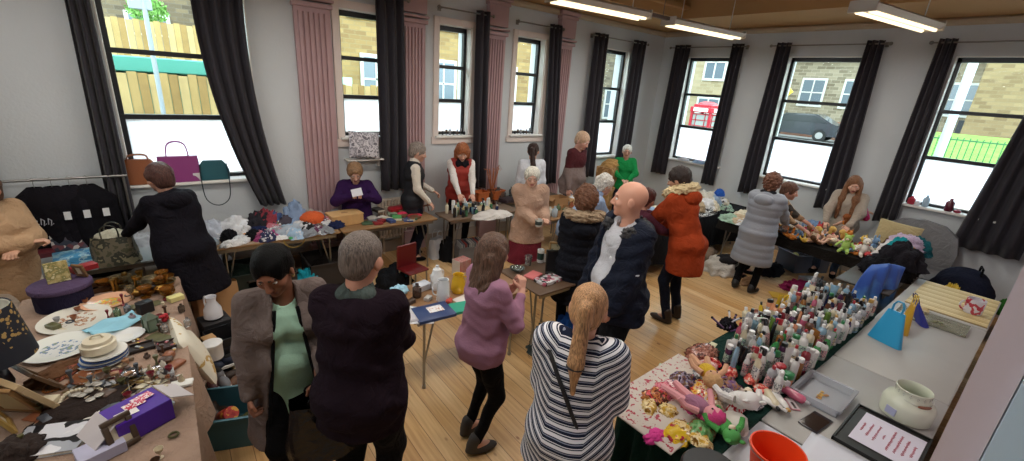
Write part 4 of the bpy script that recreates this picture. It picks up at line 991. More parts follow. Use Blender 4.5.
# --- curly haired woman in dark puffer -----------------------------------------------
p = mk('person with curly brown hair in a dark quilted coat with fur trimmed hood', (588, 187), -8, H=1.66, build=1.08, head=(-.15, .2, 0), skin='#c99a80', lh=('l', -.1, .3, 1.0), rh=('l', .1, .3, 1.0))
p.body(); pm = mat('#0f111a', .85, bump=.3, scale=60, spec=.2)
p.top(pm, g=.045, hem=-.42, sleeve=.98, disp=puffer(.085, .007), name='quilted_coat', flare=.03, gw=.02); p.trousers(black_f); p.shoes(black_f); p.hair('#6a4530', 'curly', 6, .022)
fur_collar(p, mat('#a08a70', .95, bump=.8, scale=80), .046, .15, w=.17, up=.53); hood_down(p, pm, disp=None, z=.40)
# --- white haired person in pale blue shirt, bending -----------------------------------
p = mk('white haired person in a pale blue shirt bending over the clothes table', (608, 175), 66, H=1.7, build=1.05, lean=.62, head=(-.35, 0, 0), skin='#cf9f8a', lh=('l', -.1, .62, .85), rh=('l', .12, .62, .85), vox=.013)
p.body(brow='#c8c4bc'); p.top(fab('#93a6c4', .08), g=.02, hem=-.1, disp=folds(3, .007, 16, 1.2), collar=.15); p.trousers(navy_f); p.shoes(black_f); p.hair('#cfccc4', 'curly', 7, .004)
# --- orange coat ---------------------------------------------------------------------
p = mk('person in a rust orange coat with a cream fur hood over the clothes table', (678, 167), -58, H=1.85, build=1.0, lean=.32, head=(-.35, -.3, 0), skin='#b98a72', lh=('l', -.15, .55, 1.0), rh=('l', .15, .5, .95), vox=.013)
p.body(brow='#2a1c16'); om = fab('#9a3c1c', .2)
p.top(om, g=.05, hem=-.28, sleeve=.97, disp=folds(7, .013, 15, 1.2), name='coat', collar=.1, gw=.02, flare=.02); p.trousers(navy_f, g=.01, gw=.01); p.shoes(mat('#2a1d16', .5), boot=.04); p.hair('#2a1e1a', 'short', 8, .008)
hood_down(p, om, z=.48); fur_collar(p, mat('#d8c49a', .95, bump=.8, scale=80), .046, .13, w=.15, up=.57)
# backpack carried low on the left
# --- dark haired person in maroon reaching across --------------------------------------
p = mk('person in a maroon top reaching across, half hidden behind the bald person', (650, 189), 50, H=1.57, build=1.05, lean=.3, head=(-.3, -.2, 0), skin='#c08e78', lh=('l', -.1, .6, 1.2), rh=('l', .15, .55, 1.0), vox=.014)
p.body(); p.top(fab('#4a2330', .15), g=.02, hem=-.1, disp=folds(3, .006, 14)); p.trousers(black_f); p.shoes(black_f); p.hair('#4a2420', 'short', 9, .01)
# --- beige jumper woman with mug ---------------------------------------------------------
p = mk('white haired person with glasses in a beige roll-neck jumper holding a mug', (533, 168), 160, H=1.60, build=1.12, bust=.3, lean=.04, head=(-.22, .25, 0), skin='#d3a690', lh=('l', -.14, .27, 1.02), rh=('l', .02, .30, 1.0), grip=.9, vox=.012)
p.body(brow='#b8b0a6'); p.top(knit('#b39480', 55), g=.035, hem=-.22, sleeve=.93, disp=folds(4, .008, 13, .8), collar=.45, flare=.05, gs=.05, name='poncho_jumper'); p.skirt(fab('#6b2430', .2), .35); p.shoes(black_f); p.hair('#d8d2c4', 'short', 10, .012); glasses(p)
beige = p
# --- white shirt woman -----------------------------------------------------------------
p = mk('person in a white shirt with a dark ponytail, seen from behind by the boxes table', (534, 143), -12, H=1.68, build=1.0, bust=.2, lean=.1, head=(-.2, .35, 0), skin='#c99a80', vox=.015)
p.body(); p.top(fab('#d6d9e0', .05), g=.03, hem=-.14, disp=folds(4, .008, 13, .8), gw=.01); p.trousers(black_f); p.shoes(black_f); p.hair('#33211c', 'pony', 11, .002)
# --- red vest woman ---------------------------------------------------------------------
p = mk('ginger haired person in a red body warmer over white sleeves behind the bottle table', (463, 145), 168, H=1.70, build=1.05, lean=.22, head=(-.55, .1, 0), skin='#cf9f8a', lh=('l', -.12, .42, .95), rh=('l', .08, .45, .92), vox=.014)
p.body(brow='#7a4a30'); p.top(fab('#e4e0dc', .05), g=.014, hem=-.1, name='white_top', sleeve=.97); p.top(mat('#9c2f24', .7, bump=.3), g=.032, hem=-.2, vest=True, name='body_warmer', disp=puffer(.1, .005), neck=.5); p.trousers(black_f); p.shoes(black_f); p.hair('#9a5a34', 'bob', 12, .012)
D = SDF(.012); D.cap(p.T(-.05, .06, .5), p.T(.05, .06, .5), .06, k=.03); D.ell(p.T(0, .0, .53), (.095, .09, .05), p.R); sdf_obj('scarf', D, [fab('#1d1b20', .2)], p.root, folds(3, .01, 40))
# --- black vest woman ---------------------------------------------------------------------
p = mk('grey haired person in a black gilet over cream sleeves, standing side-on', (420, 143), 84, H=1.71, build=.9, lean=.05, head=(-.3, .1, 0), skin='#cf9f8a', lh=('l', -.15, .3, 1.0), rh=('l', .2, .2, .92), vox=.014)
p.body(brow='#8a8078'); p.top(fab('#dcd4c8', .05), g=.018, hem=-.1, name='cream_hoodie', collar=.3); p.top(mat('#12141c', .7, bump=.3), g=.036, hem=-.18, vest=True, name='gilet', neck=.5, disp=puffer(.1, .005)); p.trousers(navy_f); p.shoes(black_f); p.hair('#8b8078', 'short', 13, .006)
# --- purple cardigan woman -------------------------------------------------------------------
p = mk('person in a purple cardigan sitting behind the clothes table looking down', (355, 165), 176, H=1.62, build=1.15, bust=.4, sit=.61, lean=.1, head=(-.5, .0, 0), skin='#cfa08c', lh=('l', -.05, .32, 1.08), rh=('l', .06, .32, 1.08), vox=.013, le=(-.9, -.2, -.5), re=(.9, -.2, -.5), grip=.9, lf=(-.12, .3, 0), rf=(.12, .3, 0))
p.body(brow='#7a6a5a'); p.top(knit('#311a44', 120), g=.035, hem=-.1, disp=folds(4, .007, 14), name='cardigan', neck=.47); p.trousers(black_f); p.shoes(black_f); p.hair('#8a6a4c', 'short', 14, .014); glasses(p)
purple = p
# --- maroon top man ---------------------------------------------------------------------------
p = mk('bearded person in a maroon and grey top by the stacked cardboard boxes', (586, 133), 120, H=1.90, build=1.12, lean=.12, head=(-.45, .1, 0), skin='#c79684', vox=.016)
p.body(brow='#b8aca0')
def two(C, q=p.T(0, 0, .27)): return (C[:, 2] < q[2]).astype(int)
o = p.top([fab('#4c2226', .1), fab('#7c6c68', .1)], g=.03, hem=-.16, disp=folds(4, .008, 13)); me = o.data; q = p.T(0, 0, .27)[2]
for pl in me.polygons: pl.material_index = 1 if pl.center.z < q else 0
p.trousers(denim); p.shoes(black_f); p.hair('#b99a80', 'short', 15, .004)
D = SDF(.009); D.ell(p.hc+p.HR@np.array([0, .055, -.085]), (.055, .04, .045), p.HR); sdf_obj('beard', D, [mat('#c9bfb4', .9, bump=.8)], p.root, folds(3, .004, 60))
# --- green jumper woman -----------------------------------------------------------------------
p = mk('white haired person with glasses in a bright green jumper sitting in the room corner', (628, 145), 172, H=1.62, build=1.15, bust=.4, sit=.74, head=(-.12, .1, 0), skin='#cfa08c', lh=('l', -.06, .32, .98), rh=('l', .06, .32, .98), vox=.014, lf=(-.12, .4, .12), rf=(.12, .4, .12), le=(-1, -.2, -.3), re=(1, -.2, -.3))
p.body(brow='#c8c0b6'); p.top(knit('#1f8a4a', 120), g=.028, hem=-.12, disp=folds(4, .007, 14), neck=.46); p.trousers(navy_f); p.shoes(black_f); p.hair('#ded8ce', 'short', 16, .004); glasses(p, '#151515'); greenj = p
# --- grey puffer woman -------------------------------------------------------------------------
p = mk('person in a long pale grey quilted coat at the soft toy table', (775, 174), 18, H=1.68, build=1.1, lean=.06, head=(-.35, -.2, 0), skin='#c99a80', lh=('l', -.14, .42, 1.0), rh=('l', .18, .42, 1.0), vox=.012)
p.body(); gm = mat('#8a8f99', .5, bump=.3, scale=50, var=.06)
p.top(gm, g=.05, hem=-.44, sleeve=.97, disp=puffer(.095, .0045), name='quilted_coat', flare=.05, gw=.02); p.trousers(black_f, g=.0, name='leggings'); p.shoes(mat('#1a1a1e', .5), '#c8c8c8'); p.hair('#6b4432', 'curly', 17, .014); hood_down(p, gm, z=.46)
D = SDF(.01); D.cap(p.T(-.06, -.03, .54), p.T(.06, -.03, .54), .055, k=.03); sdf_obj('neck_lining', D, [fab('#23242a')], p.root)
# --- floral top person -------------------------------------------------------------------------
p = mk('person in a flowery blouse leaning over the soft toys, mostly behind the grey quilted coat', (793, 183), 100, H=1.6, build=1.1, lean=.55, head=(-.2, 0, 0), skin='#b98570', lh=('l', -.12, .62, .98), rh=('l', .16, .6, .95), vox=.015, lf=(-.1, .0, 0), rf=(.12, -.05, 0))
p.body(); p.top(blotch(['#33261f', '#8a6a4c', '#2a2420', '#a88a6a', '#3f3a34'], 22, .9, 'voronoi'), g=.02, hem=-.1, sleeve=.5, disp=folds(3, .006, 15)); p.trousers(black_f); p.shoes(black_f); p.hair('#5a3a2a', 'short', 18, .01)
# --- long haired young woman --------------------------------------------------------------------
p = mk('person with very long light brown hair sorting dolls behind the soft toy table', (856, 177), -172, H=1.66, build=1.0, sit=.76, lean=.12, head=(-.4, -.25, .1), skin='#d8a892', lh=('l', -.14, .40, .95), rh=('l', .16, .40, .93), vox=.012, le=(-1, -.3, -.4), re=(1, -.3, -.4), lf=(-.12, .35, .1), rf=(.12, .35, .1))
p.body(brow='#7a5a42'); p.top(fab('#a3978a', .1), g=.045, hem=-.12, disp=folds(4, .008, 13), name='coat', neck=.46); p.trousers(denim); p.shoes(black_f); p.hair('#7a5236', 'long', 19, .004); longh = p
# --- dark coat woman on the left -------------------------------------------------------------------
p = mk('person in a long dark hooded coat bending over clothes below the handbags', (155, 164), -30, H=1.69, build=1.22, lean=.30, head=(-.25, -.1, 0), skin='#c08e78', lh=('l', -.2, .5, 1.0), rh=('l', .2, .5, .95), vox=.012)
p.body(); cm = mat('#121018', .88, bump=.3, scale=60, var=.1, spec=.15)
p.top(cm, g=.05, hem=-.42, sleeve=.97, disp=folds(7, .013, 14, .9), name='coat', flare=.05, gw=.02); p.trousers(black_f); p.shoes(black_f); p.hair('#4a2e28', 'short', 20, .012); hood_down(p, cm, z=.46)
# --- person at left edge ----------------------------------------------------------------------------
p = mk('person in a camel knitted cardigan at the left edge of the room, arms folded', (-22, 172), 150, H=1.66, build=1.1, bust=.4, head=(-.2, 0, 0), skin='#c99a80', lh=('l', .04, .24, 1.08), rh=('l', -.04, .26, 1.12), vox=.012, le=(-.7, 0, -.8), re=(.7, 0, -.8), grip=1.2)
p.body(); p.top(knit('#b09070', 60), g=.035, hem=-.35, sleeve=.9, disp=folds(4, .008, 12), name='cardigan', flare=.0, gs=.03); p.trousers(fab('#c7b8a8')); p.shoes(black_f); p.hair('#5b4336', 'bob', 21, .01)

def stool(p, h, label):
    q = p.L(p.pel); t = thing('stool', label, 'stool', (q.x, q.y, 0)); mb = MB(); mb.lathe([(0, h-.04), (.16, h-.04), (.17, h-.03), (.17, h-.01), (.15, h), (0, h)], 24); part('seat', mb, [mat('#3a2a20', .6)], t)
    for a in (.8, 2.4, 3.9, 5.5): mb = MB(); mb.cyl((.2*math.cos(a), .2*math.sin(a), 0), (.11*math.cos(a), .11*math.sin(a), h-.03), .012, seg=8); part('leg', mb, [metal('#9a9a98', .35)], t)
stool(purple, purple.pel[2]-.13, 'tall stool under the person in the purple cardigan'); stool(greenj, greenj.pel[2]-.13, 'tall stool under the white haired person in green'); stool(longh, longh.pel[2]-.13, 'tall stool under the long haired person behind the toys')
# ================================================================ TABLES
wood_t = mat('#8a6a48', .45, var=.08, vscale=3); grey_t = mat('#a7a6a2', .5, var=.03); steel = metal('#9a9a98', .35)
def table(label, x0, x1, y0, y1, top=None, h=.73, th=.028, legc=None, group=None):
    """folding table: slab, apron rail, hinged twin-tube legs"""
    cx, cy = (x0+x1)/2, (y0+y1)/2; r = thing('folding_table', label, 'table', (cx, cy, 0), 0, group); w, d = x1-x0, y1-y0
    mb = MB(); mb.box((0, 0, h-th/2), (w, d, th), ch=.006); part('tabletop', mb, [top or wood_t], r)
    mb = MB(); mb.box((0, d/2-.05, h-th-.025), (w-.1, .02, .05)); mb.box((0, -d/2+.05, h-th-.025), (w-.1, .02, .05)); part('rail', mb, [legc or steel], r, smooth=0)
    long_x = w > d
    for a in (-1, 1):
        for b_ in (-1, 1):
            mb = MB()
            if long_x:
                px, py = a*(w/2-.12), b_*(d/2-.07); mb.tube([(px, py, h-th), (px, py, .012)], .0125, 8); mb.tube([(px-a*.10, py, h-th), (px, py, .25)], .009, 6)
            else:
                px, py = a*(w/2-.07), b_*(d/2-.12); mb.tube([(px, py, h-th), (px, py, .012)], .0125, 8); mb.tube([(px, py-b_*.10, h-th), (px, py, .25)], .009, 6)
            mb.cyl((px, py, 0), (px, py, .03), .017, seg=8)
            part('leg', mb, [legc or steel], r)
    return r
ZT = .7302
table('grey topped folding table under the boxed games at the far left, by the long wall', -10.4, -8.78, -1.02, -.36, mat('#9aa3a8', .5))
table('folding table heaped with clothes under the large window, by the purple cardigan woman', -8.62, -7.3, -.98, -.42, wood_t)
table('folding table with the wooden box and books in front of the purple cardigan woman', -7.28, -5.98, -1.0, -.62, wood_t)
table('folding table of bottles and white cloth in front of the red vest woman', -5.88, -4.62, -1.15, -.72, mat('#6f5c4c', .5))
table('folding table between the white shirt woman and the baskets', -4.6, -3.3, -.72, -.3, mat('#6f5c4c', .5))
table('folding table stacked with boxes and jars, left of the clothes tables', -4.5, -3.25, -1.75, -1.1, wood_t)
table('dark table heaped with clothes in front of the orange coat person', -3.5, -.55, -2.75, -2.05, mat('#23222a', .9))
table('soft toy table along the short wall in front of the long haired woman', -1.9, -1.22, -5.35, -2.95, mat('#4c3c30', .5))
table('book and tray table in the middle with the white teapot', -7.46, -6.28, -3.36, -2.72, mat('#8d6a4a', .45))
table('small table with the framed mirror tray between the mauve jumper and the dark quilted coat', -6.26, -5.62, -3.5, -2.85, mat('#5b4534', .45))
table('long table of plates, glass and bric-a-brac at the left', -9.85, -8.93, -4.3, -1.56, mat('#8d6a4a', .45))
table('long table of toiletry bottles under a dark green cloth', -6.7, -3.7, -5.44, -4.86, mat('#8d6a4a', .45))
table('grey topped folding table nearest the camera with the white pot on it', -6.15, -4.885, -6.15, -5.46, grey_t)
table('grey topped folding table behind the one with the white pot, under the gift bags', -4.875, -3.1, -6.15, -5.46, grey_t)
table('far grey topped folding table under the bamboo mat by the near wall', -3.08, -1.98, -6.15, -5.46, grey_t)
# ================================================================ SMALL GOODS: a kit of shapes
rnd = random.Random(11)
def J(a, b): return rnd.uniform(a, b)
def drape(label, x0, x1, y0, y1, m, drops, z=.735, seed=0, name='tablecloth'):
    """cloth over a table: drops = how far it hangs on (x0, x1, y0, y1) sides"""
    pts = []; N = 26
    def side(a, b, dr, nx, ny):
        for i in range(N): t = i/N; pts.append((a[0]+(b[0]-a[0])*t, a[1]+(b[1]-a[1])*t, dr, nx, ny, t))
    side((x0, y0), (x1, y0), drops[2], 0, -1); side((x1, y0), (x1, y1), drops[1], 1, 0); side((x1, y1), (x0, y1), drops[3], 0, 1); side((x0, y1), (x0, y0), drops[0], -1, 0)
    n = len(pts); vs = []; fs = []; R = 7
    for r in range(R):
        for i, (x, y, dr, nx, ny, t) in enumerate(pts):
            f = r/(R-1); w = (.012+.035*f)*(1+math.sin(i*1.15+seed)+.4*math.sin(i*.5))*min(1, dr*3) if r else 0.008
            zz = z-dr*f*(1+.05*math.sin(i*.4+seed)) if r else z
            e = .012
            vs.append((x+nx*(e+w), y+ny*(e+w), zz))
    for r in range(R-1):
        for i in range(n): fs.append((r*n+i, (r+1)*n+i, (r+1)*n+(i+1) % n, r*n+(i+1) % n))
    fs.append(tuple(range(n)))
    b = len(vs); vs += [(v[0], v[1], v[2]-.004) for v in vs[:n]]
    mb = MB(); mb.add(vs, fs)
    return single(name, mb, [m], label, 'tablecloth', smooth=50)
def P3(px, py, z=ZT): a = at(px, py, z); return (a[0], a[1], z)
def yaw(deg): return math.radians(deg)
def plate(label, loc, r=.13, rim='#e8e6e0', mid='#e8e6e0', tilt=(0, 0), rz=0, pat=None, oval=1., group=None, deep=.0):
    mb = MB(); m = [gloss(rim, .15), pat or gloss(mid, .15)]
    mb.lathe([(0, .006), (r*.55, .006), (r*.62, .010+deep*.5), (r*.97, .022+deep), (r, .024+deep), (r, .020+deep), (r*.66, .004), (r*.5, 0), (0, 0)][::-1], 32, 0, sy=oval, mids=[0, 0, 0, 0, 0, 0, 0, 1, 1])
    return single('plate', mb, m, label, 'plate', loc, rz, group, rot=(tilt[0], tilt[1], rz), smooth=50)
def bowl(label, loc, r=.08, h=.05, col='#e8e4da', m=None, name='bowl', group=None):
    mb = MB(); mb.lathe([(0, 0), (r*.45, 0), (r*.5, .006), (r*.9, h*.6), (r, h), (r*.96, h), (r*.85, h*.6), (r*.45, .012), (0, .01)], 24)
    return single(name, mb, [m or gloss(col, .2)], label, name, loc, 0, group, smooth=60)
def mug(label, loc, r=.04, h=.09, col='#eeeeee', rz=0, m=None, handle=True, name='mug', band=None):
    t = thing(name, label, name, loc, rz); mm = m or gloss(col, .2)
    mb = MB(); mb.lathe([(0, 0), (r*.9, 0), (r, .006), (r, h), (r*.93, h), (r*.9, .01), (0, .008)], 24); part('body', mb, [mm], t)
    if band: mb = MB(); mb.lathe([(r*1.01, h*.25), (r*1.015, h*.26), (r*1.015, h*.75), (r*1.01, h*.76)], 24); part('band', mb, [mat(band, .5)], t)
    if handle:
        mb = MB(); mb.tube([(r*.95+.0*r, 0, h*.78), (r*1.5, 0, h*.75), (r*1.7, 0, h*.5), (r*1.45, 0, h*.25), (r*.95, 0, h*.2)], r*.12, 8, sm=True); part('handle', mb, [mm], t)
    return t
def pot(label, loc, prof, col, name, rz=0, spout=False, handle=True, lid=False, m=None, cat=None, hk=1.):
    """thrown pot with optional spout, handle and lid"""
    t = thing(name, label, cat or name.replace('_', ' '), loc, rz); mm = m or gloss(col, .18); R = max(p[0] for p in prof); H = prof[-1][1]
    top = prof[-1][0]; inner = [(max(p[0]-.005, .002), max(p[1], .006)) for p in prof[::-1]]
    mb = MB(); mb.lathe([(0, 0)]+prof+inner+[(0, .006)], 28); part('body', mb, [mm], t, smooth=50)
    if spout: mb = MB(); mb.tube([(-R*.8, 0, H*.4), (-R*1.35, 0, H*.6), (-R*1.6, 0, H*.95)], [R*.24, R*.15, R*.11], 10, sm=True); part('spout', mb, [mm], t)
    if handle: mb = MB(); mb.tube([(top*.9, 0, H*.88), (R*1.4*hk, 0, H*.85), (R*1.6*hk, 0, H*.6), (R*1.4*hk, 0, H*.35), (R*.9, 0, H*.28)], R*.10, 8, sm=True); part('handle', mb, [mm], t)
    if lid: mb = MB(); mb.lathe([(top*1.05, H), (top*1.0, H+.012), (top*.4, H+.03), (.012, H+.034), (.016, H+.05), (0, H+.056)], 20); part('lid', mb, [mm], t)
    return t
def vase(label, loc, h=.2, r=.05, col='#c9b48a', m=None, k=0, name='vase', group=None):
    pr = [[(0, 0), (.5*r, 0), (.95*r, .25*h), (r, .45*h), (.5*r, .8*h), (.6*r, h), (.52*r, h), (.42*r, .8*h), (.8*r, .45*h), (0, .05*h)],
          [(0, 0), (.7*r, 0), (.7*r, .03*h), (.12*r, .08*h), (.12*r, .4*h), (.7*r, .6*h), (r, h), (.94*r, h), (.6*r, .6*h), (0, .46*h)],
          [(0, 0), (.8*r, 0), (r, .1*h), (r, .7*h), (.4*r, .85*h), (.4*r, h), (.32*r, h), (.3*r, .8*h), (0, .75*h)],
          [(0, 0), (.9*r, 0), (.9*r, .05*h), (.25*r, .12*h), (.35*r, .3*h), (.2*r, .5*h), (.35*r, .75*h), (.6*r, .9*h), (.5*r, h), (0, h)]][k]
    mb = MB(); mb.lathe(pr, 20); return single(name, mb, [m or gloss(col, .2)], label, name.replace('_', ' '), loc, 0, group, smooth=50)
def book(label, loc, w=.15, d=.21, h=.03, col='#5a3030', rz=0, cover=None, rot=None, group=None, name='book', cat='book'):
    t = thing(name, label, cat, loc, rz, group, rot); c = cover or mat(col, .5)
    mb = MB(); mb.box((0, 0, h-.0015), (w, d, .003)); mb.box((0, 0, .0015), (w, d, .003)); mb.box((-w/2+.0015, 0, h/2), (.003, d, h)); part('cover', mb, [c], t, smooth=0)
    mb = MB(); mb.box((.002, 0, h/2), (w-.008, d-.008, h-.006)); part('pages', mb, [mat('#e6dfcc', .9, bump=.4, scale=200)], t, smooth=0)
    return t
def slab(label, loc, w, d, h, m, rz=0, name='box', cat=None, ch=.003, group=None, rot=None, kind2=None):
    mb = MB(); mb.box((0, 0, h/2), (w, d, h), ch=ch)
    return single(name, mb, m if isinstance(m, list) else [m], label, cat or name.replace('_', ' '), loc, rz, group, rot=rot)
def openbox(label, loc, w, d, h, m, rz=0, name='box', cat=None, th=.006, flaps=0., lining=None, handles=False, taper=0., rot=None):
    t = thing(name, label, cat or name.replace('_', ' '), loc, rz, None, rot)
    mb = MB(); mb.box((0, 0, th/2), (w, d, th))
    k = taper
    for s_ in (-1, 1):
        mb.box((s_*(w/2-th/2), 0, h/2), (th, d, h), r=(0, s_*k, 0)); mb.box((0, s_*(d/2-th/2), h/2), (w-2*th, th, h), r=(-s_*k, 0, 0))
    part('walls', mb, [m], t, smooth=0)
    if flaps:
        for s_, a in ((-1, .7), (1, .5)): mb = MB(); mb.box((s_*(w/2+flaps/2*math.cos(a)), 0, h-flaps/2*math.sin(a)*.6), (flaps, d*.96, .004), r=(0, s_*a, 0)); part('flap', mb, [lining or m], t, smooth=0)
    if handles:
        mb = MB(); mb.box((0, 0, h-.008), (w+.02, d+.02, .016)); mb.box((0, 0, h-.0), (w-.02, d-.02, .02)); 
        mb = MB()
        for s_ in (-1, 1): mb.box((s_*(w/2+.006), 0, h-.01), (.018, d+.03, .02)); mb.box((0, s_*(d/2+.006), h-.01), (w+.03, .018, .02))
        part('rim', mb, [m], t, smooth=0)
    return t
def garment(label, loc, w, d, h, m, seed=1, rz=0, name='garment', cat='clothing', group=None, sharp=1., rot=None):
    """crumpled cloth: a low closed form with running folds"""
    r = random.Random(seed); W = [(Vector((r.gauss(0, 1), r.gauss(0, 1), r.gauss(0, .6)))*r.uniform(3, 9), r.random()*6, r.uniform(.5, 1)) for _ in range(6)]
    def disp(v):
        s = 0
        for w_, ph, a in W: s += a*(abs(math.sin(w_.dot(v)+ph+.8*math.sin(2*v.x+ph)))-.5)
        return .17*s*sharp
    mb = MB(); mb.ell((0, 0, 0), (w/2, d/2, h*.9), 0, (0, 0, 0), 44, 24, disp)
    mb.v = [(x*(1.1 if z < 0 else 1), y*(1.1 if z < 0 else 1), max(z*.95, 0.0)+.002*(z > 0)) for x, y, z in mb.v]
    return single(name, mb, m if isinstance(m, list) else [m], label, cat, loc, rz, group, smooth=180, rot=rot)
def frame(label, loc, w, h, col, pic, rz=0, lean=.25, t=.02, fw=.025, name='picture_frame', flat=False, mount=None):
    o = thing(name, label, 'picture frame', loc, rz, None, (0 if flat else PI/2-lean, 0, rz)); m = col if not isinstance(col, str) else mat(col, .4)
    for a, b, c, d in ((0, h-fw/2, w, fw), (0, fw/2, w, fw), (-w/2+fw/2, h/2, fw, h-2*fw), (w/2-fw/2, h/2, fw, h-2*fw)): pass
    mb = MB(); mb.box((0, h-fw/2, t/2), (w, fw, t), ch=.003); mb.box((0, fw/2, t/2), (w, fw, t), ch=.003); mb.box((-w/2+fw/2, h/2, t/2), (fw, h-2*fw, t), ch=.003); mb.box((w/2-fw/2, h/2, t/2), (fw, h-2*fw, t), ch=.003); part('moulding', mb, [m], o)
    mb = MB(); mb.box((0, h/2, t*.3), (w-2*fw+.004, h-2*fw+.004, .004)); pc = part('picture', mb, [mount or pic], o, smooth=0)
    if mount: mb = MB(); mb.box((0, h/2, t*.3+.003), ((w-2*fw)*.6, (h-2*fw)*.6, .002)); part('print', mb, [pic], pc, smooth=0)
    return o
def carrier(label, loc, w=.3, h=.35, d=.12, m=None, rz=0, handles=True, name='carrier_bag', hm=None, seed=1, cat='bag', hh=.12, flop=0.):
    t = thing(name, label, cat, loc, rz); r = random.Random(seed); ph = r.random()*6
    def fn(u, v):
        a = 2*PI*u; k = 1-.12*v; sx = abs(math.cos(a))**.6*(1 if math.cos(a) > 0 else -1); sy = abs(math.sin(a))**.6*(1 if math.sin(a) > 0 else -1)
        q = 1+.04*math.sin(7*a+4*v+ph)+.05*math.sin(3*a-5*v+ph)
        return (sx*w/2*k*q+flop*v*v, sy*d/2*(1.05-.45*v)*q, h*v*(1+.03*math.sin(5*a+ph)))
    mb = MB(); mb.grid(fn, 28, 10); mb.f.append([i for i in range(28)][::-1]); mb.m.append(0); part('bag_body', mb, [m], t, smooth=60)
    if handles:
        for s_ in (-1, 1):
            mb = MB(); mb.tube([(-w*.18+flop, s_*d*.22, h*.96), (-w*.17+flop, s_*d*.24, h+hh*.7), (flop, s_*d*.24, h+hh), (w*.17+flop, s_*d*.24, h+hh*.7), (w*.18+flop, s_*d*.22, h*.96)], .006, 6, sm=True); part('handle', mb, [hm or m], t)
    return t
def handbag(label, loc, w, h, d, col, rz, strap, loop=.16, dark='#2a2020'):
    t = thing('handbag', label, 'handbag', loc, rz); m = mat(col, .4, bump=.3, scale=80)
    def fn(u, v):
        a = 2*PI*u; e = .45; sx = abs(math.cos(a))**e*(1 if math.cos(a) > 0 else -1); sy = abs(math.sin(a))**e*(1 if math.sin(a) > 0 else -1); k = 1-.10*v if dark == 'box' else 1-.42*max(0, v-.35)**2/.42-.06*(1-v)
        return (sx*w/2*k, sy*d/2*(1-.55*v), h*v)
    mb = MB(); mb.grid(fn, 28, 8); mb.f.append(list(range(28))[::-1]); mb.m.append(0); b = 28+1; n = len(mb.v)-29; mb.f.append([n+i for i in range(28)]); mb.m.append(0); part('bag_body', mb, [m], t, smooth=50)
    mb = MB(); mb.box((0, -d*.27, h*.62), (w*.5, .012, h*.5), r=(-.12, 0, 0), ch=.004); part('front_pocket', mb, [mat(col, .45)], t)
    if strap == 'up':
        for s_ in (-1, 1): mb = MB(); mb.tube([(-w*.25, s_*d*.2, h*.9), (-w*.2, s_*d*.2, h+loop*.75), (0, s_*d*.2, h+loop), (w*.2, s_*d*.2, h+loop*.75), (w*.25, s_*d*.2, h*.9)], .007, 6, sm=True); part('handle', mb, [m], t)
    else: mb = MB(); mb.tube([(-w*.4, -d*.4, h*.85), (-w*.42, -d*.6, 0), (-w*.35, -d*.7, -loop), (0, -d*.75, -loop*1.35), (w*.35, -d*.7, -loop), (w*.42, -d*.6, 0), (w*.4, -d*.4, h*.85)], .006, 6, sm=True); part('shoulder_strap', mb, [mat('#1c3038', .5)], t)
    return t
def toy(label, loc, s=1., body='#c9a070', dress=None, hairc=None, rz=0, lie=0., kind='doll', skin='#e0b49c', group=None, tilt=0., flat=False):
    """doll or soft animal: rounded body, head, limbs as parts"""
    t = thing('doll' if kind == 'doll' else 'soft_toy', label, 'doll' if kind == 'doll' else 'soft toy', loc, rz, group, (lie, tilt, rz)); bm_ = mat(dress or body, .9, bump=.4, scale=80); sk = mat(skin if kind == 'doll' else body, .7)
    mb = MB(); mb.ell((0, 0, .075*s), (.048*s, .04*s, .075*s), seg=14, rings=8); part('torso', mb, [bm_], t)
    mb = MB(); mb.ell((0, 0, .175*s), (.042*s, .04*s, .045*s), seg=14, rings=10); h = part('head', mb, [sk], t)
    for x in (-1, 1): mb = MB(); mb.ell((x*.016*s, -.036*s, .182*s), (.005*s, .004*s, .006*s), seg=6, rings=5); part('eye', mb, [mat('#1a1a1a', .2)], h)
    for x in (-1, 1):
        mb = MB(); mb.tube([(x*.042*s, 0, .125*s), (x*.085*s, -.02*s, .085*s), (x*.10*s, -.05*s, .06*s)], [.017*s, .015*s, .013*s], 8); part('arm', mb, [sk if kind == 'doll' else bm_], t)
        mb = MB(); mb.tube([(x*.025*s, 0, .03*s), (x*.032*s, -.01*s, -.045*s), (x*.045*s, -.02*s, -.11*s)] if flat else [(x*.025*s, 0, .03*s), (x*.04*s, -.07*s, .022*s), (x*.045*s, -.13*s, .022*s)], [.022*s, .020*s, .017*s], 8); part('leg', mb, [sk if kind == 'doll' else bm_], t)
    if kind == 'doll':
        mb = MB(); mb.ell((0, .010*s, .188*s), (.048*s, .045*s, .045*s), seg=14, rings=8, disp=lambda v: .08*math.sin(9*v.x+7*v.z)); mb.ell((0, .03*s, .14*s), (.04*s, .022*s, .06*s), seg=10, rings=6); part('hair', mb, [mat(hairc or '#8a5a30', .8, bump=.8)], t)
    else:
        for x in (-1, 1): mb = MB(); mb.ell((x*.034*s, .005*s, .215*s), (.016*s, .009*s, .016*s if kind == 'bear' else .045*s), seg=8, rings=6); part('ear', mb, [bm_], t)
        mb = MB(); mb.ell((0, -.04*s, .168*s), (.018*s, .016*s, .014*s), seg=8, rings=6); part('muzzle', mb, [mat('#e6d8c0', .9)], t)
    return t
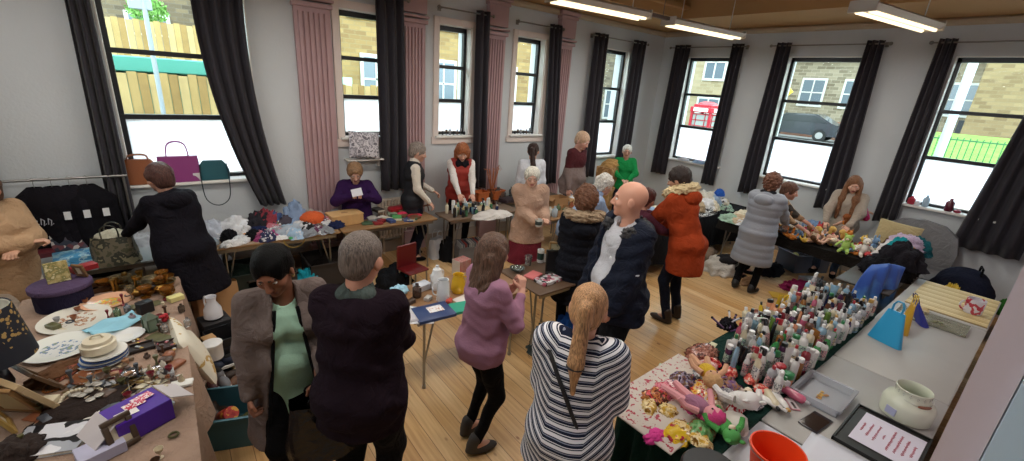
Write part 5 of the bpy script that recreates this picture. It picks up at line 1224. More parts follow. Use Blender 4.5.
BSH = {'round': ([(0, 0), (.9, 0), (1, .03), (1, .74), (.85, .82), (.4, .87), (.38, .9)], 1., .4, .14),
       'flat': ([(0, 0), (.9, 0), (1, .05), (1.0, .6), (.8, .78), (.4, .86), (.36, .9)], .55, .42, .14),
       'can': ([(0, 0), (.95, 0), (1, .02), (1, .76), (.9, .8), (.8, .82)], 1., .85, .18),
       'tube': ([(.62, .14), (.72, .3), (.9, .7), (1.15, 1.0)], .45, .66, -.14),
       'jar': ([(0, 0), (.95, 0), (1, .05), (1, .62), (.9, .66)], 1., 1.02, .34),
       'square': ([(0, 0), (1.2, 0), (1.25, .03), (1.25, .7), (1.1, .76), (.3, .8)], .7, .35, .2),
       'spray': ([(0, 0), (.9, 0), (1, .03), (1, .6), (.7, .76), (.35, .82)], .8, .5, .18)}
def bottle(label, loc, shape, r, h, body, cap, rz=0, lab=None, group=None, rot=None, clear=False, lm=None):
    prof, sy, cr, chh = BSH[shape]; t = thing('toiletry_bottle' if shape != 'jar' else 'cosmetic_jar', label, 'bottle' if shape != 'jar' else 'jar', loc, rz, group, rot)
    bm_ = mat(body, .25, coat=.3); cm_ = mat(cap, .3); seg = 4 if shape == 'square' else 14
    if shape == 'tube':
        vs = []; mb = MB()
        for rr, z in prof:
            f = (z-.14)/.86; ring = [(r*rr*math.cos(2*PI*k/14), r*.7*(1-f*.93)*math.sin(2*PI*k/14), z*h) for k in range(14)]; vs += ring
        fs = [(i*14+k, i*14+(k+1) % 14, (i+1)*14+(k+1) % 14, (i+1)*14+k) for i in range(3) for k in range(14)]+[tuple(range(13, -1, -1)), tuple(range(42, 56))]
        mb.add(vs, fs); part('body', mb, [bm_], t)
        mb = MB(); mb.lathe([(r*.62, 0), (r*.64, .14*h)], 14); part('cap', mb, [cm_], t); return t
    mb = MB(); mb.lathe([(a*r, b*h) for a, b in prof], seg, sy=sy, r=(0, 0, PI/4 if seg == 4 else 0)); b_ = part('body', mb, [bm_], t, smooth=50)
    z0 = prof[-1][1]*h-.002; mb = MB()
    mb.lathe([(cr*r, z0), (cr*r, z0+chh*h*.9), (cr*r*.85, z0+chh*h), (0, z0+chh*h)], 12, sy=min(1, sy*1.4))
    if shape == 'spray': mb.box((-r*.4, 0, z0+chh*h), (r*1.5, r*.5, h*.07), ch=.002); mb.box((-r*.95, 0, z0+chh*h*.6), (r*.18, r*.3, h*.12))
    part('cap', mb, [cm_], t)
    if lab:
        mb = MB()
        if seg == 4: mb.box((0, -r*.62, .4*h), (r*1.5, .004, .34*h))
        else: mb.lathe([(r*1.012, .2*h), (r*1.02, .21*h), (r*1.02, .58*h), (r*1.012, .59*h)], 14, sy=sy*1.01)
        part('paper_label', mb, [lm or blotch([lab, lab, '#5a5f6a', lab], 60, .5, 'noise', rnd.randint(0, 9))], t, smooth=50)
    return t
def paper(label, loc, w, d, m, rz=0, rot=None, name='leaflet', curl=.004, group=None, cat=None):
    mb = MB(); mb.grid(lambda u, v: ((u-.5)*w, (v-.5)*d, .0015+curl*math.sin(PI*u)*math.sin(PI*v)+curl*.5*math.sin(5*u+3*v)**2), 8, 8, thick=.0012); return single(name, mb, [m], label, cat or name.replace('_', ' '), loc, rz, group, smooth=180, rot=rot)
def cushion(label, loc, w, h, t_, m, rot, name='cushion', cat='cushion'):
    mb = MB()
    def disp(v): return 0
    n = 20; vs = []
    for sgn in (1, -1):
        for j in range(n+1):
            for i in range(n+1):
                x, y = i/n*2-1, j/n*2-1; q = max(0, (1-x*x)*(1-y*y))**.38; pin = 1-.06*(1-abs(x))*0-.05*((1-x*x)*abs(y)**3+(1-y*y)*abs(x)**3)
                vs.append((x*w/2*pin, y*h/2*pin, sgn*t_/2*q*(1+.06*math.sin(4*x+3*y))))
    W = n+1; fs = [(j*W+i, j*W+i+1, (j+1)*W+i+1, (j+1)*W+i) for j in range(n) for i in range(n)]; o = W*W; fs += [(o+a, o+d, o+c, o+b) for a, b, c, d in fs]
    mb.add(vs, fs); return single(name, mb, [m], label, cat, loc, 0, None, smooth=180, rot=rot)
def trainer(label, loc, col, rz=0, L=.26, rot=None, sole='#e8e4dc', group=None):
    t = thing('shoe', label, 'shoe', loc, rz, group, rot)
    mb = MB(); mb.prism([(-.05*L/.28, -L*.5), (.035, -L*.5), (.045, 0), (.04, L*.35), (0, L*.5), (-.035, L*.38), (-.035, 0)], 0, .022); part('sole', mb, [mat(sole, .8)], t, smooth=30)
    mb = MB(); mb.ell((0, L*.17, .03), (.04, L*.31, .042), seg=14, rings=8); mb.ell((0, -L*.25, .05), (.036, L*.22, .05), seg=14, rings=8); part('upper', mb, [mat(col, .6)], t)
    mb = MB(); mb.ell((0, -L*.24, .092), (.024, L*.14, .012), seg=10, rings=6); part('opening', mb, [mat('#15120f', .9)], t); return t
# ================================================================ LEFT TABLE: plates, glass, bric-a-brac
drape('pink beige cloth hanging over the edge of the plates table', -9.86, -8.92, -4.31, -1.55, fab('#9f8675', .08), (.3, .5, .3, .35), seed=2)
ZL = .739
def PL(px, py): return P3(px, py, ZL)
W1, W2 = blotch(['#dcd8cc', '#dcd8cc', '#dcd8cc', '#a8765a', '#c9ab90'], 28, .2), blotch(['#dcdcd8', '#dcdcd8', '#dcdcd8', '#7c90b0', '#98a68a'], 32, .2)
plate('large cream plate with a brown flower wreath, left of the blue napkin', PL(76, 321), .20, '#e4e0d4', pat=W1, tilt=(.04, .0))
plate('blue and green patterned dinner plate in front of the brown wreath plate', PL(61, 349), .185, '#e2e2da', pat=W2)
plate('small white saucer with a blue flower behind the brown wreath plate', PL(62, 304), .085, '#e6e4e6', pat=W2)
plate('colourful oval painted dish leaning by the glassware', PL(108, 303), .17, '#e0b090', pat=blotch(['#e8e0d0', '#d88a5a', '#e0b040', '#a8b070', '#c86a5a'], 22, .2), oval=.7, tilt=(.12, .05), rz=.5)
plate('white oval meat dish under the blue napkin', PL(118, 340), .15, '#e8e8e6', oval=.75, rz=.2)
for i, c in enumerate(['#f0f0ee', '#5f80b8', '#eceae4', '#4468a8', '#f0efea']): l = PL(104, 361); plate('plate in the blue and white stack under the biscuit tin', (l[0]+.004*i, l[1], ZL+.011*i), .125-.004*i, c, group='stacked blue and white plates')
l = PL(104, 359)
mb = MB(); mb.lathe([(0, 0), (.085, 0), (.088, .005), (.088, .05), (.075, .055), (.07, .075), (.02, .08), (0, .082)][::1], 30); mb.tube([(-.03, 0, .08), (-.02, 0, .10), (.02, 0, .10), (.03, 0, .08)], .006, 6)
single('serving_dish', mb, [gloss('#d8cdb4', .3)], 'cream lidded serving dish on top of the blue and white plates', 'dish', (l[0]-.01, l[1]+.01, ZL+.071))
mb = MB(); mb.grid(lambda u, v: ((u-.5)*.30, (v-.5)*.2, .035+.012*math.sin(9*u+4*v)+.008*math.sin(15*v)), 16, 10, thick=.003)
single('napkin', mb, [mat('#8fc4d6', .8)], 'pale blue folded napkins lying on the plates', 'napkin', PL(117, 328), .5, smooth=180)
plate('deep brown glazed plate near the cutlery', PL(92, 378), .09, '#7a4a30', mid='#8a5a38')
# drum shaded lamp
l = P3(8, 398, ZL); t = thing('table_lamp', 'navy drum shade lamp with gold flowers at the left edge of the plates table', 'lamp', l)
navy_p = None
def gold_print():
    m, nt, b = node_mat('m_gold_flowers'); N = nt.nodes.new; L = nt.links.new
    tc = N('ShaderNodeTexCoord'); v = N('ShaderNodeTexVoronoi'); v.inputs['Scale'].default_value = 42; L(tc.outputs['Object'], v.inputs['Vector'])
    n = N('ShaderNodeTexNoise'); n.inputs['Scale'].default_value = 5; L(tc.outputs['Object'], n.inputs['Vector'])
    a = N('ShaderNodeMath'); a.operation = 'LESS_THAN'; a.inputs[1].default_value = .42; L(v.outputs['Distance'], a.inputs[0]); c = N('ShaderNodeMath'); c.operation = 'GREATER_THAN'; c.inputs[1].default_value = .53; L(n.outputs['Fac'], c.inputs[0])
    d = N('ShaderNodeMath'); d.operation = 'MULTIPLY'; L(a.outputs[0], d.inputs[0]); L(c.outputs[0], d.inputs[1])
    mx = N('ShaderNodeMix'); mx.data_type = 'RGBA'; mx.inputs[6].default_value = (*lin(hx('#171a26')), 1); mx.inputs[7].default_value = (*lin(hx('#a98a50')), 1); L(d.outputs[0], mx.inputs[0]); L(mx.outputs[2], b.inputs['Base Color']); b.inputs['Roughness'].default_value = .7; return m
mb = MB(); mb.lathe([(.13, .26), (.17, .26), (.125, .56), (.12, .56), (.165, .265)][1:], 36); part('lamp_shade', mb, [gold_print()], t, smooth=50)
mb = MB(); mb.lathe([(.163, .27), (.118, .555), (.116, .553), (.16, .27)], 36); part('shade_lining', mb, [mat('#e9e6da', .7)], t, smooth=50)
mb = MB(); mb.lathe([(0, 0), (.07, 0), (.07, .015), (.03, .03), (.05, .1), (.035, .18), (.012, .2), (.012, .38), (0, .38)], 20); part('base', mb, [gloss('#2c2a34', .3)], t)
# purple hat box with card and red box
l = PL(66, 304)
mb = MB(); mb.lathe([(0, 0), (.165, 0), (.165, .14), (.175, .14), (.18, .145), (.18, .175), (.175, .18), (0, .18)], 36, mids=[0, 0, 0, 0, 1, 1, 1, 1]); single('hat_box', mb, [fab('#221e34', .1), fab('#54445f', .1)], 'round purple lidded hat box with a gold card standing on it', 'box', l, smooth=50)
zt = ZL+.18
q = at(60, 282, zt); slab('gold greeting card with a leaf print standing on the purple hat box', (q[0], q[1], zt), .13, .018, .16, blotch(['#c7b886', '#b8a46a', '#8a8450', '#d8cda0'], 30, .5), .3, name='greeting_card', rot=(-.15, 0, .25))
q = at(84, 270, zt); slab('flat red gift box on the purple hat box', (q[0], q[1], zt), .16, .09, .045, mat('#8e1f26', .5), .5, name='gift_box')
q = at(79, 275, zt); frame('small picture frame with a pale print on the purple hat box', (q[0]+.02, q[1]-.05, zt), .09, .11, '#7a5c3a', mat('#d8ceb0', .6), rz=2.4)
# brown glass, brass and crystal at the far end of the table
brass = metal('#b08a48', .3); cut = clear_mat('#e8e4d8', .35, .08, .15, '#d8c8a0'); amber = clear_mat('#e0a850', .3, .1, .35, '#a8702c')
spots = [(108, 276), (119, 280), (130, 276), (141, 280), (152, 275), (163, 279), (174, 275), (125, 288), (137, 290), (149, 286), (161, 289), (172, 286), (132, 299), (118, 292), (181, 283), (146, 297), (178, 294)]
spots += [(int(J(110, 174)), int(J(279, 298))) for _ in range(24)]
for i, (x, y) in enumerate(spots):
    l = PL(x, y); l = (min(l[0], -8.99), min(l[1], -1.63), l[2]); k = i % 5
    if k == 0: vase('amber glass dish on a foot, in the cluster at the far end', l, .09, .05, m=amber, k=1, name='glass_dish', group='amber glass dishes')
    elif k == 1: bowl('brass bowl among the amber glass, far end of the plates table', l, .055, .045, m=brass, group='brass bowls')
    elif k == 2: vase('cut glass goblet among the brass bowls', l, .11, .03, m=cut, k=1, name='goblet', group='cut glass goblets')
    elif k == 3: vase('brass candlestick between the goblets', l, .13, .035, m=brass, k=3, name='candlestick', group='brass candlesticks')
    else: bowl('clear glass fruit bowl among the brassware', l, .065, .05, m=cut, name='glass_bowl', group='clear glass bowls')
openbox('dark wicker tray of brass oddments beside the red gift box', PL(104, 288), .2, .14, .04, mat('#5b3c22', .7, bump=.8), .4, name='wicker_tray')
l = PL(176, 300); slab('pale yellow soap carton at the table edge, above the red flower', l, .10, .07, .04, mat('#d8cf8c', .6), .4, name='carton')
slab('small black presentation box standing behind the glass lantern', PL(146, 312), .09, .07, .09, mat('#15161a', .4), .5, name='presentation_box')
l = PL(152, 330); t = thing('lantern', 'small green glazed lantern beside the red flower', 'lantern', l, .5)
mb = MB()
for a in (-1, 1):
    for b in (-1, 1): mb.box((a*.032, b*.032, .05), (.008, .008, .1))
mb.box((0, 0, .004), (.075, .075, .008)); mb.lathe([(.056, .10), (.012, .135), (0, .135)], 4, r=(0, 0, PI/4)); part('cage', mb, [mat('#4c5a48', .5)], t, smooth=0); mb = MB(); mb.box((0, 0, .052), (.058, .058, .086)); part('glass', mb, [mat('#7c8c78', .15)], t, smooth=0)
mb = MB()
for k in range(9): a = k*.7; mb.ell((.016*math.cos(a), .016*math.sin(a), .03+.004*k), (.017, .012, .012), r=(a, .4, a), seg=8, rings=6)
mb.ell((0, 0, .02), (.02, .02, .02), seg=8, rings=6); single('artificial_flower', mb, [mat('#b3202c', .7)], 'red artificial flower head near the table edge', 'flower', PL(165, 322))
openbox('jewellery tray with dark rings and brooches, left one of the pair', PL(142, 348), .13, .10, .02, mat('#2a2220', .6), .1, name='jewellery_tray'); openbox('jewellery tray with pink and silver brooches, right one of the pair', PL(167, 346), .11, .11, .02, mat('#3a2622', .6), .1, name='jewellery_tray')
for i in range(14):
    px, py = J(134, 176), J(340, 353); l = PL(px, py); mb = MB(); mb.ell((0, 0, .006), (.012, .009, .006), seg=8, rings=6)
    single('brooch', mb, [metal(['#c9a860', '#b8b8bc', '#b06a70'][i % 3], .3)], ['gold brooch in the jewellery trays', 'silver brooch in the jewellery trays', 'pink enamel brooch in the jewellery trays'][i % 3], 'brooch', (l[0], l[1], ZL+.006), 0, ['gold brooches', 'silver brooches', 'pink brooches'][i % 3])
for i, (x, y) in enumerate([(165, 332), (182, 312), (128, 312), (118, 316), (133, 322), (188, 326)]):
    vase(['frosted', 'smoked', 'ribbed', 'pale green', 'pink', 'plain'][i]+' little glass bottle between the lantern and the napkins', PL(x, y), .07, .022, m=clear_mat(['#f0f0f0', '#b0a8a0', '#e0e8f0', '#c8e0c8', '#f0d0d0', '#f8f8f8'][i], .4, .1, .25, ['#d0d0d0', '#6a625a', '#b0c0d0', '#9ab89a', '#c89a9a', '#cccccc'][i]), k=2, name='glass_bottle')
# cutlery, jewellery and trinkets towards the camera
for i in range(26):
    px, py = J(84, 165), J(368, 392); l = PL(px, py); mb = MB(); L_ = J(.14, .2); mb.tube([(-L_/2, 0, .004), (0, 0, .009), (L_/2-.03, 0, .005)], [.004, .003, .003], 6)
    if i % 3 == 0: mb.ell((L_/2, 0, .006), (.024, .015, .004), seg=10, rings=6)
    elif i % 3 == 1:
        for k in (-1, 0, 1): mb.box((L_/2, k*.006, .006), (.045, .0025, .002))
    else: mb.box((L_/2+.01, 0, .006), (.09, .014, .002))
    single(['spoon', 'fork', 'knife'][i % 3], mb, [metal(['#b9b4aa', '#a08450'][i % 2], .3)], 'old '+['silver', 'brass'][i % 2]+' '+['spoon', 'fork', 'knife'][i % 3]+' in the cutlery heap behind the bead necklace', 'cutlery', (l[0], l[1], ZL+.003+.002*(i % 4)), J(0, 6), ['silver', 'brass'][i % 2]+' '+['spoons', 'forks', 'knives'][i % 3])
def necklace(label, loc, a, b, n, r, m, z=0.):
    mb = MB(); 
    for k in range(n): t_ = 2*PI*k/n; mb.ell((a*math.cos(t_)*(1+.1*math.sin(3*t_)), b*math.sin(t_), r+z), (r, r, r), seg=8, rings=6)
    pts = [(a*math.cos(2*PI*k/24)*(1+.1*math.sin(6*PI*k/24)), b*math.sin(2*PI*k/24), r+z) for k in range(24)]; mb.tube(pts, r*.5, 5, closed=True)
    return single('bead_necklace', mb, [m], label, 'necklace', loc, J(0, 3))
necklace('large pale bead necklace coiled on dark cloth in front of the stacked plates', PL(83, 402), .13, .09, 34, .011, mat('#cfc4ac', .4))
necklace('small amber bead necklace left of the pale one', PL(58, 385), .07, .05, 26, .007, mat('#8a5020', .3)); necklace('grey shell bead necklace inside the pale one', PL(82, 392), .07, .05, 20, .009, mat('#8c877e', .5))
garment('dark brown velvet cloth under the bead necklaces', PL(85, 408), .36, .26, .03, fab('#2c2320'), 5, .3, name='velvet_cloth', cat='cloth')
for i in range(9): l = PL(J(70, 105), J(388, 405)); bowl('flat grey stone pebble dish in the jewellery heap', (l[0], l[1], ZL+.028), .022, .012, '#a9a39a', name='trinket_dish', group='grey trinket dishes')
garment('brown crumpled scarf behind the framed pictures', PL(62, 372), .3, .14, .05, fab('#6a4a34'), 8, .6, name='scarf'); garment('rust patterned scarf left of the stacked plates', PL(78, 366), .26, .08, .04, blotch(['#8a3a2c', '#a8604a', '#5a3a30'], 30, .9), 18, .9, name='scarf')
frame('wide wooden framed picture leaning at the left of the plates table', PL(38, 404), .30, .26, '#b49a74', blotch(['#d8c8a8', '#c9a878', '#a8763c', '#e0d6c0'], 12, .5), rz=2.2, lean=.5, t=.03, fw=.035)
frame('dark wooden frame behind the wide wooden framed picture', PL(52, 384), .24, .20, '#5a4430', mat('#b8a88c', .6), rz=2.1, lean=.6)
frame('small gilt frame in the far left corner near the lamp', PL(10, 428), .16, .20, '#a8894c', mat('#dcd4c0', .6), rz=1.9, lean=.35)
frame('plain pine frame at the bottom left edge, tilted', PL(22, 412), .2, .24, '#a07a4c', mat('#c9b890', .6), rz=2.5, lean=.45)
l = PL(52, 441); book('glossy magazine with a black lower cover at the bottom left', l, .30, .22, .02, '#e0e0e0', -.35, blotch(['#d8d8dc', '#d0d0d6', '#16161a', '#a8acb4', '#e0e0e4'], 4, .3), name='magazine', cat='magazine')
book('second glossy magazine under the black one, orange edge showing', PL(66, 424), .26, .2, .015, '#c8804c', -.15, blotch(['#b0785a', '#d0ccc4', '#8a5a44'], 6, .3), name='magazine', cat='magazine')
l = PL(102, 455); slab('pale lilac box at the bottom edge beside the purple shoe box', l, .17, .12, .06, mat('#b6b4cc', .6), .3); frame('small brown framed print leaning between the lilac box and purple box', PL(126, 447), .12, .17, '#4a3a2c', mat('#c9bca4', .6), rz=.5, lean=.3)
garment('dark brown fur hat at the bottom left corner', PL(14, 456), .2, .18, .08, mat('#2a1d18', .95, bump=1.), 31, name='hat', cat='hat')
# purple box with greeting cards
l = PL(140, 425); t = openbox('vivid purple box with red and white cards on its lid', (l[0], l[1], ZL), .24, .19, .12, mat('#4b1f96', .45), .45, flaps=.12, lining=mat('#cdc6c8', .7))
c, s_ = math.cos(.45), math.sin(.45); mb = MB(); mb.box((0, 0, .003), (.236, .186, .006), r=(0, 0, 0)); o = part('lid_panel', mb, [mat('#4b1f96', .45)], t, smooth=0); o.location = (-.0, 0, .118)
for k, (dx, dy, cm, nm) in enumerate([(-.05, -.03, '#e6e0dc', 'white'), (0, .01, '#c8304a', 'red'), (.045, .03, '#d8607a', 'pink')]): slab(nm+' greeting card on the vivid purple box', (l[0]+dx*c-dy*s_, l[1]+dx*s_+dy*c, ZL+.1265+.0025*k), .09, .055, .002, blotch([cm, cm, '#f0e8e8', cm], 50, .5), .35+.1*k, name='greeting_card')
slab('white paperback at the cloth edge above the purple box', PL(182, 385), .11, .06, .02, mat('#e4e2dc', .6), -.2, name='paperback', cat='book'); paper('cream card sheet standing behind the purple box', PL(152, 384), .13, .10, mat('#e2d8bc', .7), .5)
bowl('silver sugar bowl beside the cream card sheet', PL(133, 377), .05, .04, m=metal('#b8b8bc', .2), name='sugar_bowl'); bowl('polished silver dish near the purple box', PL(158, 374), .06, .03, m=metal('#c8c8cc', .2), name='silver_dish')
for i in range(22):
    px, py = J(112, 190), J(356, 384); l = PL(px, py); c = ['#b9a98c', '#7c6a58', '#c9c0b0', '#5a4a44', '#a0785a'][i % 5]; nm = ['beige', 'brown', 'ivory', 'dark', 'tan'][i % 5]
    if i % 2: slab('tiny %s trinket box in front of the jewellery trays' % nm, (l[0], l[1], ZL), J(.03, .05), J(.025, .04), J(.015, .03), mat(c, .5), J(0, 3), name='trinket_box', group=nm+' trinket boxes')
    else: vase('tiny %s ornament in front of the jewellery trays' % nm, (l[0], l[1], ZL), J(.035, .06), J(.014, .02), c, k=i % 4, name='ornament', group=nm+' ornaments')
# goods hanging or standing right of the table
cushion('white and gold cushion wedged against the plates table', (*at(192, 347, .6)[:2], .57), .46, .46, .13, blotch(['#ddd6c4', '#ddd6c4', '#ddd6c4', '#b8975a'], 9, .8), (0, 1.2, .1))
carrier('brown paper carrier standing beside the white jug', (*at(228, 318, .02)[:2], 0), .3, .42, .16, mat('#a07a52', .8, bump=.2), .6, name='paper_bag', cat='paper bag', seed=4)
carrier('second tan paper bag folded over, nearer the plates table', (*at(206, 318, .1)[:2], 0), .28, .55, .14, mat('#9a6f4c', .8, bump=.2), .9, handles=False, name='paper_bag', cat='paper bag', seed=6)
l = at(230, 362, 0); openbox('dark plastic tub of shoes between the plates table and the teal crate', (l[0]+.0, l[1], 0), .5, .4, .28, mat('#1e2026', .5), .2, name='storage_tub', handles=True)
l = at(225, 338, .3); openbox('tall black bin behind the round white tin', (l[0], l[1], 0), .26, .26, .36, mat('#17181c', .5), .2, name='bin'); l = at(214, 318, .37); pot('white plastic jug standing on the black lidded carton', (l[0], l[1], 0.37), [(.05, 0), (.075, .02), (.07, .10), (.035, .17), (.045, .22)], '#dcdce2', 'jug', rz=2., spout=False); slab('black lidded carton under the white plastic jug', (l[0], l[1], 0), .22, .22, .37, mat('#1d1b1e', .7), .2, name='carton')
l = at(214, 357, .3); mb = MB(); mb.lathe([(0, 0), (.07, 0), (.07, .11), (.074, .115), (.074, .135), (0, .137)], 28); single('tin', mb, [mat('#d8d6d4', .4)], 'round white tin on top of the shoes tub', 'tin', (l[0], l[1], .3))
slab('small square cork coaster box beside the round white tin', (*at(210, 346, .3)[:2], .37), .09, .09, .02, mat('#b08a5c', .7), .3, name='coaster_box')
l = at(232, 420, .1); t = openbox('teal plastic crate with a red tin at the feet of the pale green dress', (l[0], l[1], 0), .52, .36, .26, mat('#2f5a66', .4), -.35, name='plastic_crate', cat='crate', handles=True, lining=None)
l2 = (l[0]-.05, l[1]+.02); mb = MB(); mb.lathe([(0, 0), (.052, 0), (.052, .16), (.048, .17), (0, .17)], 24, r=(.9, 0, .4), c=(0, 0, .05)); single('sweet_tin', mb, [blotch(['#8c1a1e', '#a8322c', '#c9983c'], 28, .35)], 'red and gold sweet tin lying in the teal crate', 'tin', (l2[0], l2[1], .08))
for i in range(7): q = (l[0]+J(-.18, .18), l[1]+J(-.1, .1)); garment(['teal', 'olive', 'dark red', 'grey', 'navy', 'brown', 'black'][i]+' crumpled sock bundle inside the teal crate', (q[0], q[1], .015), .14, .12, .09, fab(['#1c5a58', '#4a4a2c', '#5a1f24', '#54545a', '#20284a', '#4a3424', '#18181a'][i]), 40+i, name='sock_bundle')
l = at(226, 352, .2)
for i in range(8): q = at(222+rnd.randint(-14, 16), 358+rnd.randint(-12, 22), .22); trainer(['black', 'brown', 'tan', 'grey', 'cream', 'dark brown', 'navy', 'maroon'][i]+' shoe dropped in the tub right of the plates table', (q[0], q[1], .03+.05*(i % 4)), ['#1a1a1c', '#5a3a24', '#a87a50', '#6a6a6e', '#c9b89c', '#33241a', '#22283c', '#4a2024'][i], J(0, 6))
garment('black crumpled coat on the floor below the cushion', (*at(196, 395, 0)[:2], 0), .5, .5, .22, fab('#17161a'), 60)
garment('brown leather jacket heap on the floor beside the table cloth', (*at(196, 425, 0)[:2], 0), .4, .4, .2, mat('#33261e', .5), 61)
# black shiny carrier held by the green dress woman
w = greenw.L(greenw.wrL+greenw.hdL*.08); carrier('shiny black carrier bag held open by the pale green dress person', (w.x, w.y, w.z-.36), .36, .34, .24, mat('#101014', .25, bump=.6, scale=25), greenw.root.rotation_euler[2], hh=.05, seed=9)

kit = [('copper', '#8a5234'), ('bone', '#c9bca0'), ('slate', '#4c5058'), ('olive', '#5c5a3a'), ('ruby', '#7a2430'), ('silver', '#a8a8aa'), ('walnut', '#4a3222')]
spans = [((-9.7, -9.0), (-4.15, -3.55), 'at the near end of the plates table'), ((-9.1, -8.96), (-3.5, -1.6), 'along the right edge of the plates table'), ((-9.65, -9.15), (-2.3, -1.55), 'around the plates at the far end'), ((-9.6, -9.0), (-3.5, -3.0), 'in the middle of the plates table')]
kn = ['figurine', 'napkin ring', 'egg cup', 'pin box', 'coaster']
for i in range(105):
    xr, yr, z_ = spans[(0, 1, 3, 3, 2)[i % 5]]; c = kit[i % 7]; k = kn[i//7 % 5]; l = (J(*xr), J(*yr), ZL); grp = '%s %s %s' % (c[0], k, z_)
    if k == 'figurine': vase(grp, l, J(.06, .11), J(.018, .028), m=mat(c[1], .35), k=3, name='figurine', group=grp)
    elif k == 'egg cup': vase(grp, l, J(.05, .07), .02, m=mat(c[1], .3), k=1, name='egg_cup', group=grp)
    elif k == 'napkin ring': mb = MB(); mb.tube([(.02*math.cos(2*PI*q/12), .02*math.sin(2*PI*q/12), .007) for q in range(12)], .006, 6, closed=True); single('napkin_ring', mb, [mat(c[1], .3, metal=.5)], grp, 'napkin ring', l, 0, grp)
    elif k == 'pin box': slab(grp, l, J(.05, .09), J(.04, .07), J(.02, .04), mat(c[1], .4), J(0, 3), name='pin_box', group=grp)
    else: slab(grp, l, .09, .09, .006, mat(c[1], .6), J(0, 3), name='coaster', group=grp)
# ================================================================ LONG WALL TABLES
lb = [(70, 222)]
# far left: coat rail
root = thing('clothes_rail', 'clothes rail with black garments on hangers behind the boxed games', 'clothes rail', (-9.95, -.3, 0))
mb = MB(); mb.cyl((-.75, 0, 1.42), (.75, 0, 1.42), .013, seg=10); part('hanging_bar', mb, [steel], root)
for s_ in (-1, 1):
    mb = MB(); mb.cyl((s_*.72, 0, .03), (s_*.72, 0, 1.42), .013, seg=10); part('upright', mb, [steel], root); mb = MB(); mb.box((s_*.72, 0, .02), (.03, .3, .03), ch=.005); part('foot', mb, [steel], root)
def hung(label, x, y, z, w, h, m, rz, tag_=True, d=.10, nm='jacket'):
    t = thing(nm, label, 'clothing', (x, y, z-h), rz)
    def fn(u, v):
        a = 2*PI*u; sh = (1-max(0, v-.86)/.14*.72); return (w/2*math.cos(a)*sh*(1-.08*v), d*math.sin(a)*(1+.15*math.sin(6*a+3*v))*sh, h*v)
    mb = MB(); mb.grid(fn, 36, 14); mb.f.append(list(range(36))[::-1]); mb.m.append(0); part('garment_body', mb, [m], t, smooth=180)
    mb = MB(); mb.tube([(0, 0, h-.02), (0, 0, h+.05), (.02, 0, h+.07), (.0, 0, h+.09), (-.015, 0, h+.075)], .003, 6); part('hanger', mb, [steel], t)
    if tag_: mb = MB(); mb.box((w*.2, -d*1.25, h*.72), (.05, .003, .08)); part('price_tag', mb, [mat('#e6e6e6', .6)], t, smooth=0)
    return t
for i, (px, c, nm) in enumerate([(32, '#141217', 'black jacket with a white script print on the clothes rail, leftmost'), (50, '#17151b', 'black coat with a white tag, second on the clothes rail'), (68, '#1b191f', 'black dress with a white tag, third on the clothes rail'), (86, '#131217', 'black blazer with a white tag, rightmost on the clothes rail')]):
    q = ony(px, 180, -.34); o = hung(nm, q[0], -.34, 1.36, .42, .95, fab(c, .1), .12*i-.2, i > 0)
    if i == 0:
        mb = MB()
        for k in range(5): mb.tube([(-.12+.05*k, -.135, .62), (-.11+.05*k, -.14, .68), (-.09+.05*k, -.14, .66), (-.10+.05*k, -.14, .61), (-.08+.05*k, -.14, .63)], .004, 5)
        part('script_print', mb, [mat('#b8b8be', .5)], o)
slab('board of small framed photographs leaning on the clothes rail', (-9.62, -.45, ZT), .44, .02, .32, blotch(['#2a3242', '#4a4652', '#b8b4b0', '#6a3a40', '#20242e'], 26, .4, 'voronoi'), .12, name='photo_board', rot=(-.25, 0, .12))
for k in range(2): slab(['lower light blue boxed board game, left wall table', 'upper light blue boxed board game with a pale lid'][k], (-9.62, -.80, ZT+.045*k), .36-.02*k, .24, .043, blotch(['#4f9ccc', '#4f9ccc', '#a8cfe0', '#3a7cb4'], 14, .35), .1+.06*k, name='board_game')
slab('red lidded box left of the boxed board games', (*at(45, 253, .75)[:2], ZT), .12, .18, .05, mat('#5a2028', .5), .3)
carrier('see-through tote bag of olive and white clothes on the grey topped table', P3(118, 262), .34, .26, .22, blotch(['#4a4a34', '#6a6250', '#33342a', '#8a8468'], 10, .5), -.2, name='tote_bag', seed=3)
garment('white shirt spilling out of the see-through tote bag', (*at(112, 236, .98)[:2], .985), .2, .14, .06, fab('#cfccb8'), 71, name='shirt')
garment('dark green jumper heap under the far left table', (-9.7, -.7, 0), .6, .4, .3, fab('#1c2220'), 72)
for x, y, s_, c, nm in [(148, 200, .3, '#a9b0b8', 'silver grey shiny blouse left of the dark coated person'), (134, 196, .16, '#8a949c', 'glass grey scarf near the tan handbag')]: q = at(x-8, y+32, .74); garment(nm, (min(q[0], -9.0), min(q[1], -.5), ZT), s_, .2, .12, mat(c, .4), int(x), name='blouse')
# handbags on the sill
zs = 1.292; hy = -.13
for x, w, h, d, c, st, lp, nm in [(140, .36, .26, .14, '#8a4f2c', 'up', .05, 'tan leather handbag at the left end of the window sill'), (180, .40, .28, .13, '#8c3a78', 'up', .16, 'magenta structured handbag in the middle of the window sill'), (214, .32, .22, .11, '#1e5660', 'down', .22, 'teal handbag with a hanging strap, right end of the sill')]:
    q = ony(x, 172, hy); handbag(nm, (q[0], hy, zs), w, h, d, c, 0, st, lp, dark='box' if 'magenta' in nm else 'soft')
q = ony(196, 172, -.15); slab('small white candle box between the magenta and teal handbags', (q[0], -.16, zs), .07, .05, .09, mat('#dcd8da', .5), name='candle_box')
q = ony(236, 170, -.05)
